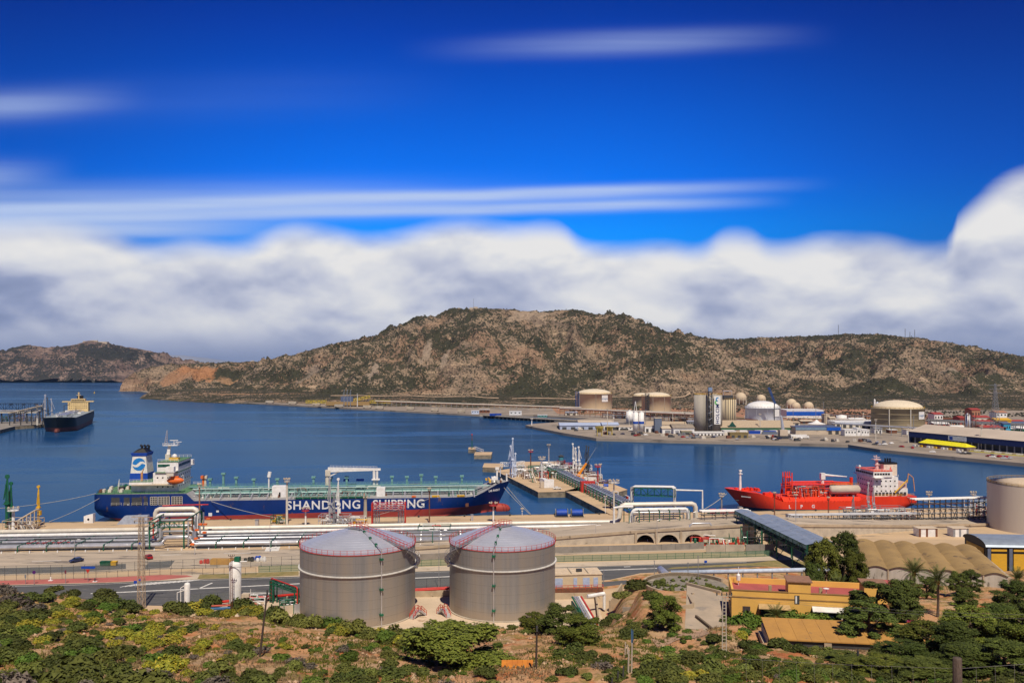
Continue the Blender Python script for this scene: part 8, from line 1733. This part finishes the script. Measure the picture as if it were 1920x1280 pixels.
wall3([at(1336,139.6,23),at(1420,137.2,23.2)],.3,.35,wtan,'low kerb wall in front of the ochre house');wall3([at(1168,178,15.4),at(1192,176,16.0)],.8,.3,concrete,'short pale wall on the small terrace left of the lone pine')
MB().slab([at(1284,141,23.07),at(1336,139.4,23.07),at(1372,138,23.07)],[at(1288,169,23.07),at(1336,164,23.07),at(1356,160,23.07)]).build('concrete_yard',mat('worn_yard_concrete',(.44,.35,.26),.9,c2=(.33,.27,.20),sc=.25,third=((.27,.23,.19),.18,.58),coord='World'),kind='structure')
P_=[(1165,1168),(1200,1160),(1215,1172),(1185,1182)]
tr1=[hit(1232,1213),hit(1262,1205),hit(1300,1198),hit(1330,1188)];tr2=[hit(1222,1198),hit(1252,1192),hit(1290,1184),hit(1318,1178)]
m_=MB();A_,B_=[],[]
for k in range(31):
 u=k/30*3;i=min(2,int(u));v=u-i;A_.append(tr1[i].lerp(tr1[i+1],v));B_.append(tr2[i].lerp(tr2[i+1],v))
for w_ in range(8):
 r0=[a.lerp(b,w_/8)for a,b in zip(A_,B_)];r1=[a.lerp(b,(w_+1)/8)for a,b in zip(A_,B_)]
 f=lambda L_:[Vector((p.x,p.y,float(nz(p.x,p.y))+.09))for p in L_]
 m_.slab(f(r0),f(r1))
m_.build('dirt_track',mat('dirt_track_soil',(.40,.26,.17),.95,c2=(.32,.21,.14),sc=.6,coord='World'),kind='structure')
ep=g3(1040,1110,GZ+1.8);t=T('switch_house','cream single-storey switch house with pale blue shutters right of the big tank','building',g3(1030,1112,GZ),.10);w=15.0
MB().b2(0,w,0,7.5,0,5.0).build('wall',mat('cream_render',(.58,.46,.30),.85,c2=(.50,.40,.27),sc=.5),t);MB().b2(-.2,w+.2,-.2,7.7,5.01,5.25).build('roof',mat('cream_roof',(),0),t)
for k in range(3):MB().b2(1.5+k*4.8,1.8+k*4.8,.4,7.2,5.26,5.5).build('roof_beam',concrete,t)
for x,w_ in((1.6,2.2),(6.9,1.0),(9.6,1.9),(12.6,1.3)):MB().b2(x,x+w_,-.1,-.01,1.8,4.2).build('shutter',mat('pale_blue_shutter',(.42,.50,.68),.6),t)
MB().b2(0,w,-2.0,-.02,0,1.4).build('plinth',rust,t);MB().rail([(0,-1.9,1.4),(w,-1.9,1.4)],1.2,.08,1.6).build('railing',red,t);MB().box((9,3,5.7),(1.6,1,.7)).build('roof_unit',dsteel,t)
t=T('green_riser_pipes','green and silver pipes running down a trough beside the bund wall','pipework',at(1119,200,2.7),.1)
for k,m in enumerate((green,silver,silver,white,red)):MB().tube([(-1.2+k*.65,0,.4),(-1.5+k*.62,9,2.4),(-1.7+k*.6,24,3.4)],.24,8).build('pipe',m,t)
MB().b2(-2.0,-1.6,0,24,-.3,2.4).build('trough_wall',green,t);MB().tube([(1.6,20,4.5),(6.4,22,4.6)],.5,8).tube([(6.4,22,4.6),(6.4,22,.5)],.4,8).build('white_pipe',white,t)
t=T('red_ramp','faded red sloping duct right of the green pipes','duct',at(1140,212,4.5),.2);MB().add([(0,0,0),(5.5,1.5,1.4),(5.5,3.2,1.4),(0,2,0),(0,0,-.5),(5.5,1.5,.9)],[(0,1,2,3),(4,5,1,0)]).build('deck',mat('faded_red',(),0),t);MB().b2(4.5,5.5,1.5,3,-4,.9).build('pillar',concrete,t)
wall3([at(1143,222,4),at(1166,226,7.5)],1.6,.5,wtan,'steep tan wing wall left of the scrub-covered bank')
def vessel(px,base,top,wpx,label,legs=True):
 Y=(H-GZ)*F/(base-HY);r=wpx/2/F*Y;h=zat(top,Y)-GZ;t=T('white_vessel',label,'tank',((px-960)/F*Y,Y,GZ));MB().lathe([(r*.9,.3),(r,.9),(r,h-.7),(r*.8,h-.2),(.1,h)],24).build('shell',white,t,True)
 MB().lathe([(r*1.0,0),(r*.95,.5)],16).build('skirt',concrete,t);return t,r,h
t,r,h=vessel(441,1136,1051,22,'tall white cylindrical vessel left of the green gantry');MB().tube([(-r*.3,-r*1.1,h*.9),(r*1.4,-r*1.1,h*.9)],.08,6).lathe([(.4,0),(.4,.3)],10,(-r*.5,-r,h*.9)).build('gauge',steel,t);MB().box((r*.4,0,h+.5),(1.4,1.4,1.2)).build('green_valve',green,t);MB().tube([(r*.2,0,h-.2),(r*2.0,0,h-.1)],.14,6).build('outlet_pipe',white,t)
t,r,h=vessel(351,1134,1091,11,'short white cylindrical vessel with side pipes on the left')
for k in range(2):MB().tube([(-r*(2.2+k*1.2),0,.2),(-r*(2.2+k*1.2),0,h*(.75-.2*k)),(-r*1.0,0,h*(.85-.2*k))],.12,6).build('side_pipe',white,t)
p0,p1=g3(510,1128,GZ),g3(556,1146,GZ);D=p1-p0;t=T('pipe_gantry','green steel gantry carrying a red pipe beside the left tank','gantry',p0,math.atan2(D.y,D.x));L=D.length
for x in(0,1.6):
 for y in(-.6,.6):MB().beam((x,y,0),(x,y,5.8),.25).build('column',green,t)
for y in(-.6,.6):MB().beam((L,y,0),(L,y,5.8),.25).build('column',green,t)
MB().truss((0,0,5.0),(L,0,5.0),.9,1.2,7,.16).build('truss',green,t)
for z in range(1,6):MB().beam((0,-.6,z),(1.6,-.6,z),.14).beam((0,-.6,z-1),(1.6,-.6,z),.12).build('bracing',green,t)
MB().tube([(-.4,0,.5),(-.4,0,6.1),(0,0,6.4),(L,0,6.4),(L+.4,0,6.1),(L+.4,0,1)],.18,8).build('red_pipe',red,t)
a=[g3(392,1131,GZ+.8),g3(470,1121,GZ+.8),g3(563,1113,GZ+.8)];t=T('red_pipeline','thick red pipe on the ground between white vessel and left tank','pipeline',a[0]);MB().tube([v-a[0]for v in a],.38,10).build('pipe',red,t,True)
for k in range(9):q=(a[2]-a[0])*(k/8.2);MB().box((q.x,q.y,-.55),(.4,1,.7)).build('support',concrete,t)
a=[g3(770,1107,GZ+1.0),g3(860,1102,GZ+1.0)];t=T('red_pipeline','twin red pipes seen through the gap between the two tanks','pipeline',a[0])
for k in range(2):MB().tube([Vector((0,k*1.4,0)),a[1]-a[0]+Vector((0,k*1.4,0))],.3,8).build('pipe',red,t)
for k in range(5):q=(a[1]-a[0])*(k/4);MB().box((q.x,q.y+.7,-.7),(.3,2,.6)).build('support',concrete,t)
a=[g3(395,1141,GZ+1.0),g3(480,1137,GZ+1.0)];t=T('blue_trough','blue painted pipe trough at the foot of the tall white vessel','pipework',a[0]);MB().tube([(0,0,0),a[1]-a[0]],.35,6).build('trough',mat('dusty_blue',(.06,.16,.32),.6),t);MB().tube([(0,.6,.6),a[1]-a[0]+Vector((0,.6,.6))],.22,6).build('pipe',mat('faded_red',(),0),t);MB().beam(a[1]-a[0],a[1]-a[0]-Vector((0,0,1)),.4).build('leg',steel,t)
pipe_unit(470,1128,9,5,1.8,'small valves and pipes between white vessel and gantry',(white,steel,green,red),12,GZ);pipe_unit(545,1140,5,3,2.4,'dark pump set under the right leg of the green gantry',(green,dsteel,silver),8,GZ)
t=T('concrete_box','pale concrete box right of the tall white vessel','box',g3(461,1133,GZ));MB().b2(-1.0,1.0,-.8,.8,0,3.0).build('body',pave,t);MB().beam((1.1,0,0),(1.3,0,4.2),.12).build('pole',white,t)
for k,(px,py)in enumerate(((520,1158),(538,1152),(552,1150))):t=T('grey_tank_panel',('left','middle','right')[k]+' grey panel of the low enclosure before the green gantry','panel',g3(px,py,GZ),.5);MB().b2(-1.6,1.6,-.1,.1,0,2.4).build('panel',pave if k<2 else silver,t);MB().beam((1.7,0,0),(1.7,0,2.8),.2).build('post',(green,green,silver)[k],t)
a=[at(1238,257,5.4),at(1258,247,5.0)];t=T('silver_duct_end','short thick silver duct ending beside the highway','duct',a[0]);MB().tube([(0,0,0),a[1]-a[0]],1.15,14).build('duct',silver,t,True)
for q in(.1,.9):v=(a[1]-a[0])*q;MB().beam(v,(v.x,v.y,-2.8),.4).build('leg',steel,t)
a=[at(1258,240,zat(1073,240)),at(1560,232,zat(1067,232))];t=T('silver_pipeline','long silver pipe on low supports in front of the pines','pipeline',a[0]);MB().tube([(0,0,0),a[1]-a[0]],.62,12).build('pipe',mat('pale_blue_pipe',(),0),t,True)
for k in range(12):q=(a[1]-a[0])*(k/11);MB().beam(q,(q.x,q.y,-3),.35).build('support',steel,t)
p=hit(265,1141);hh=zat(966,p.y)-p.z;t=T('lattice_tower','beige lattice power tower rising from the scrub at left','lattice tower',(p.x,p.y,p.z-.3));lb_=mat('beige_steel',(.42,.34,.24),.7,c2=(.30,.22,.15),sc=2);lt=MB();n=13
for i in range(n):
 w0,w1=.78-.30*i/n,.78-.30*(i+1)/n;z0,z1=.3+hh*i/n*.985,.3+hh*(i+1)/n*.985;c=[(-1,-1),(1,-1),(1,1),(-1,1)]
 for a in range(4):
  A=Vector((c[a][0]*w0,c[a][1]*w0,z0));B=Vector((c[a][0]*w1,c[a][1]*w1,z1));C_=Vector((c[(a+1)%4][0]*w0,c[(a+1)%4][1]*w0,z0));D_=Vector((c[(a+1)%4][0]*w1,c[(a+1)%4][1]*w1,z1))
  lt.beam(A,B,.12).beam(A,D_,.06).beam(C_,B,.06).beam(A,C_,.06)
lt.build('lattice',lb_,t)
for z,w in((hh*.955,2.0),(hh*.90,1.5),(hh*.995,2.6)):MB().beam((-w,0,z),(w*1.4,0,z),.16).beam((-w,0,z),(0,0,z+.9),.08).build('cross_arm',lb_,t)
for x in(-1.8,2.6,1.2):MB().lathe([(.06,0),(.16,-.15),(.06,-.3),(.16,-.45),(.06,-.6)],8,(x,0,hh*.955)).build('insulator',dsteel,t)
for z in(.33,.72):MB().box((-.1,-.8,hh*z),(.5,.08,.4)).build('blue_plate',blue,t)
def ladder_mast(px,base,top,w,label,m,arms,Y=None):
 p=hit(px,base)if Y is None else at(px,Y,zat(base,Y));hh=zat(top,p.y)-p.z;t=T('ladder_mast',label,'power pole',(p.x,p.y,p.z-.3))
 for x in(-w,w):MB().beam((x,0,0),(x*.75,0,hh),.11).build('stile',m,t)
 rg=MB();k=0
 while k*.42<hh:rg.beam((-w,0,k*.42),(w*(1 if k%2 else .8),0,k*.42+.02),.06);k+=1
 rg.build('rungs',m,t)
 for z,a in arms:MB().beam((-a,0,hh+z),(a,0,hh+z),.1).build('cross_arm',m,t)
 for i in range(4):MB().lathe([(.04,0),(.12,.12),(.05,.25),(.1,.36)],8,(-arms[0][1]+i*arms[0][1]*2/3,0,hh+arms[0][0]+.05)).build('insulator',dsteel,t)
 return t
ladder_mast(434,1150,1040,.22,'rusty ladder-like power pole in front of the tall white vessel',rust,[(0,.75),(-.5,.55)])
ladder_mast(1358,1245,1112,.26,'pale concrete ladder pole left of the ochre house',mat('pale_pole',(.50,.44,.35),.9),[(0,.9),(-.35,.7)],104)
for px,base,top,lean,l in((487,1222,1105,.9,'dark wooden pole leaning on the slope left of the left tank'),(1004,1282,1172,.15,'thin dark wooden pole beside the orange-roofed hut'),(1608,1270,1218,0,'thin dark pole in the lower right thicket')):
 Y={487:98,1004:83,1608:95}[px];z0=zat(base,Y);t=T('wooden_pole',l,'pole',at(px,Y,z0-.5));MB().tube([(0,0,0),(lean,0,zat(top,Y)-z0+.5)],[.14,.09],8).build('pole',mat('dark_wood',(.07,.05,.04),.9),t);MB().box((lean,-.1,zat(top,Y)-z0+.2),(.18,.2,.5)).build('fitting',dsteel,t)
for px,py,tp,l in((1097+130,1100,1050,'thin rusty post between basin and silver duct'),(1309,1104,1042,'tall thin grey pole behind the round basin'),(1132,1085,1068,'short dark post beside the switch house'),(1290,1085,1054,'small bare sapling-like post by the highway')):
 Y=232 if px!=1309 else 208;z0=zat(py,Y);t=T('thin_post',l,'pole',at(px,Y,z0-1));MB().tube([(0,0,0),(0,0,zat(tp,Y)-z0+1)],.09,6).build('pole',steel,t);MB().box((0,0,zat(tp,Y)-z0+.9),(.5,.1,.12)).build('cap',steel,t)
pw_=mat('weathered_post',(.50,.42,.33),.95,c2=(.36,.30,.24),sc=6)
for k,(px,py,tp)in enumerate([(1172,1230,1203),(1176,1230,1208),(1184,1262,1205),(1178,1262,1218),(1168,1275,1248),(1158,1280,1258),(1147,1284,1270),(1186,1222,1200)]):
 p=hit(px,py);hp=zat(tp,p.y)-p.z;t=T('fence_post',('pale','thin pale','tall pale','tall grey','dark','short dark','lowest dark','blue-topped')[k]+' fence post of the ruined fence right of the middle foreground','fence post',(p.x,p.y,p.z-.2),0,'posts of the ruined fence');MB().tube([(0,0,0),(.05,0,hp+.2)],[.09,.07],6).build('post',pw_ if k<4 else dsteel,t)
p=at(1184,118,zat(1205,118));t=T('blue_gate_leaf','narrow blue metal gate leaf standing among the fence posts','gate',p,1.2);MB().beam((0,0,-1),(0,0,1.9),.08).beam((.9,0,-1),(.9,0,1.5),.08).beam((0,0,1.9),(.9,0,1.5),.08).beam((0,0,0),(.9,0,0),.08).build('frame',mat('dusty_blue',(),0),t);MB().b2(.05,.85,-.02,.02,.0,1.5).build('sheet',mat('dusty_blue',(),0),t)
p=at(1050,82,zat(1272,82));t=T('blue_tarpaulin','small pale blue sheet lying on the bare ground near the bottom edge','sheet',p);MB().add([(0,0,0),(1.0,.1,.25),(1.9,.6,.05),(1.2,1.2,.3),(.2,.9,.35)],[(0,1,4),(1,2,3),(1,3,4)]).build('sheet',bwht,t)
Yp=10.0;p=at(1795,Yp,zat(1232,Yp));hgt=1.35;t=T('near_fence_post','thick weathered wooden post with wires close to the camera at lower right','fence post',(p.x,p.y,p.z-hgt));MB().tube([(0,0,0),(0,0,hgt-.02),(0,0,hgt)],[.055,.052,.045],12).build('post',mat('grey_wood',(.15,.11,.085),.95,c2=(.08,.06,.045),sc=14,stretch=(1,1,.15),bump=.6),t,True)
wr=MB();wm_=mat('wire',(.28,.27,.25),.6,.4)
for z,e0,e1 in((1.22,(-2.1,2.2,-.62),(2.2,-.8,.50)),(.98,(-2.1,2.2,-.86),(2.2,-.8,.22)),(.7,(-2.0,2.2,-1.1),(2.2,-.8,-.06))):
 for e in(e0,e1):wr.tube([(0,0,z),(e[0]*.5,e[1]*.5,z+(e[2])*.5-.02),(e[0],e[1],z+e[2])],.0022,4)
for k in range(1,12):
 for sx,e in((-1,(-2.1,2.2,-.62)),(1,(2.2,-.8,.50))):q=k/12;wr.tube([(e[0]*q,e[1]*q,1.22+e[2]*q),(e[0]*q+.02,e[1]*q,.5+e[2]*q)],.0016,4)
wr.build('wire_mesh',wm_,t)
def wire(a,b,sag,label,r=.012):
 a,b=Vector(a),Vector(b);n=14;P=[a.lerp(b,i/n)-Vector((0,0,sag*4*(i/n)*(1-i/n)))-a for i in range(n+1)];tag(MB().tube(P,r,4).build('power_line',wm_,None,loc=a),label,'power line')
wire(at(1358,104,zat(1113,104)),at(1990,92,zat(1152,92)),.6,'upper thin wire running right from the ladder pole over the dark pines');wire(at(1362,104,zat(1116,104)),at(1990,93,zat(1160,93)),.6,'lower thin wire running right from the ladder pole over the dark pines')
# haze
hz=bpy.data.materials.new('sea_haze');hz.use_nodes=True;_t=hz.node_tree;_t.nodes.clear();_o=_t.nodes.new('ShaderNodeOutputMaterial');_v=_t.nodes.new('ShaderNodeVolumePrincipled')
_v.inputs['Color'].default_value=(.40,.62,1.0,1);_v.inputs['Density'].default_value=.00002;_v.inputs['Anisotropy'].default_value=.2;_t.links.new(_v.outputs[0],_o.inputs['Volume'])
MB().b2(-61000,61000,-400,45000,-9,600).build('haze',hz,kind='stuff')
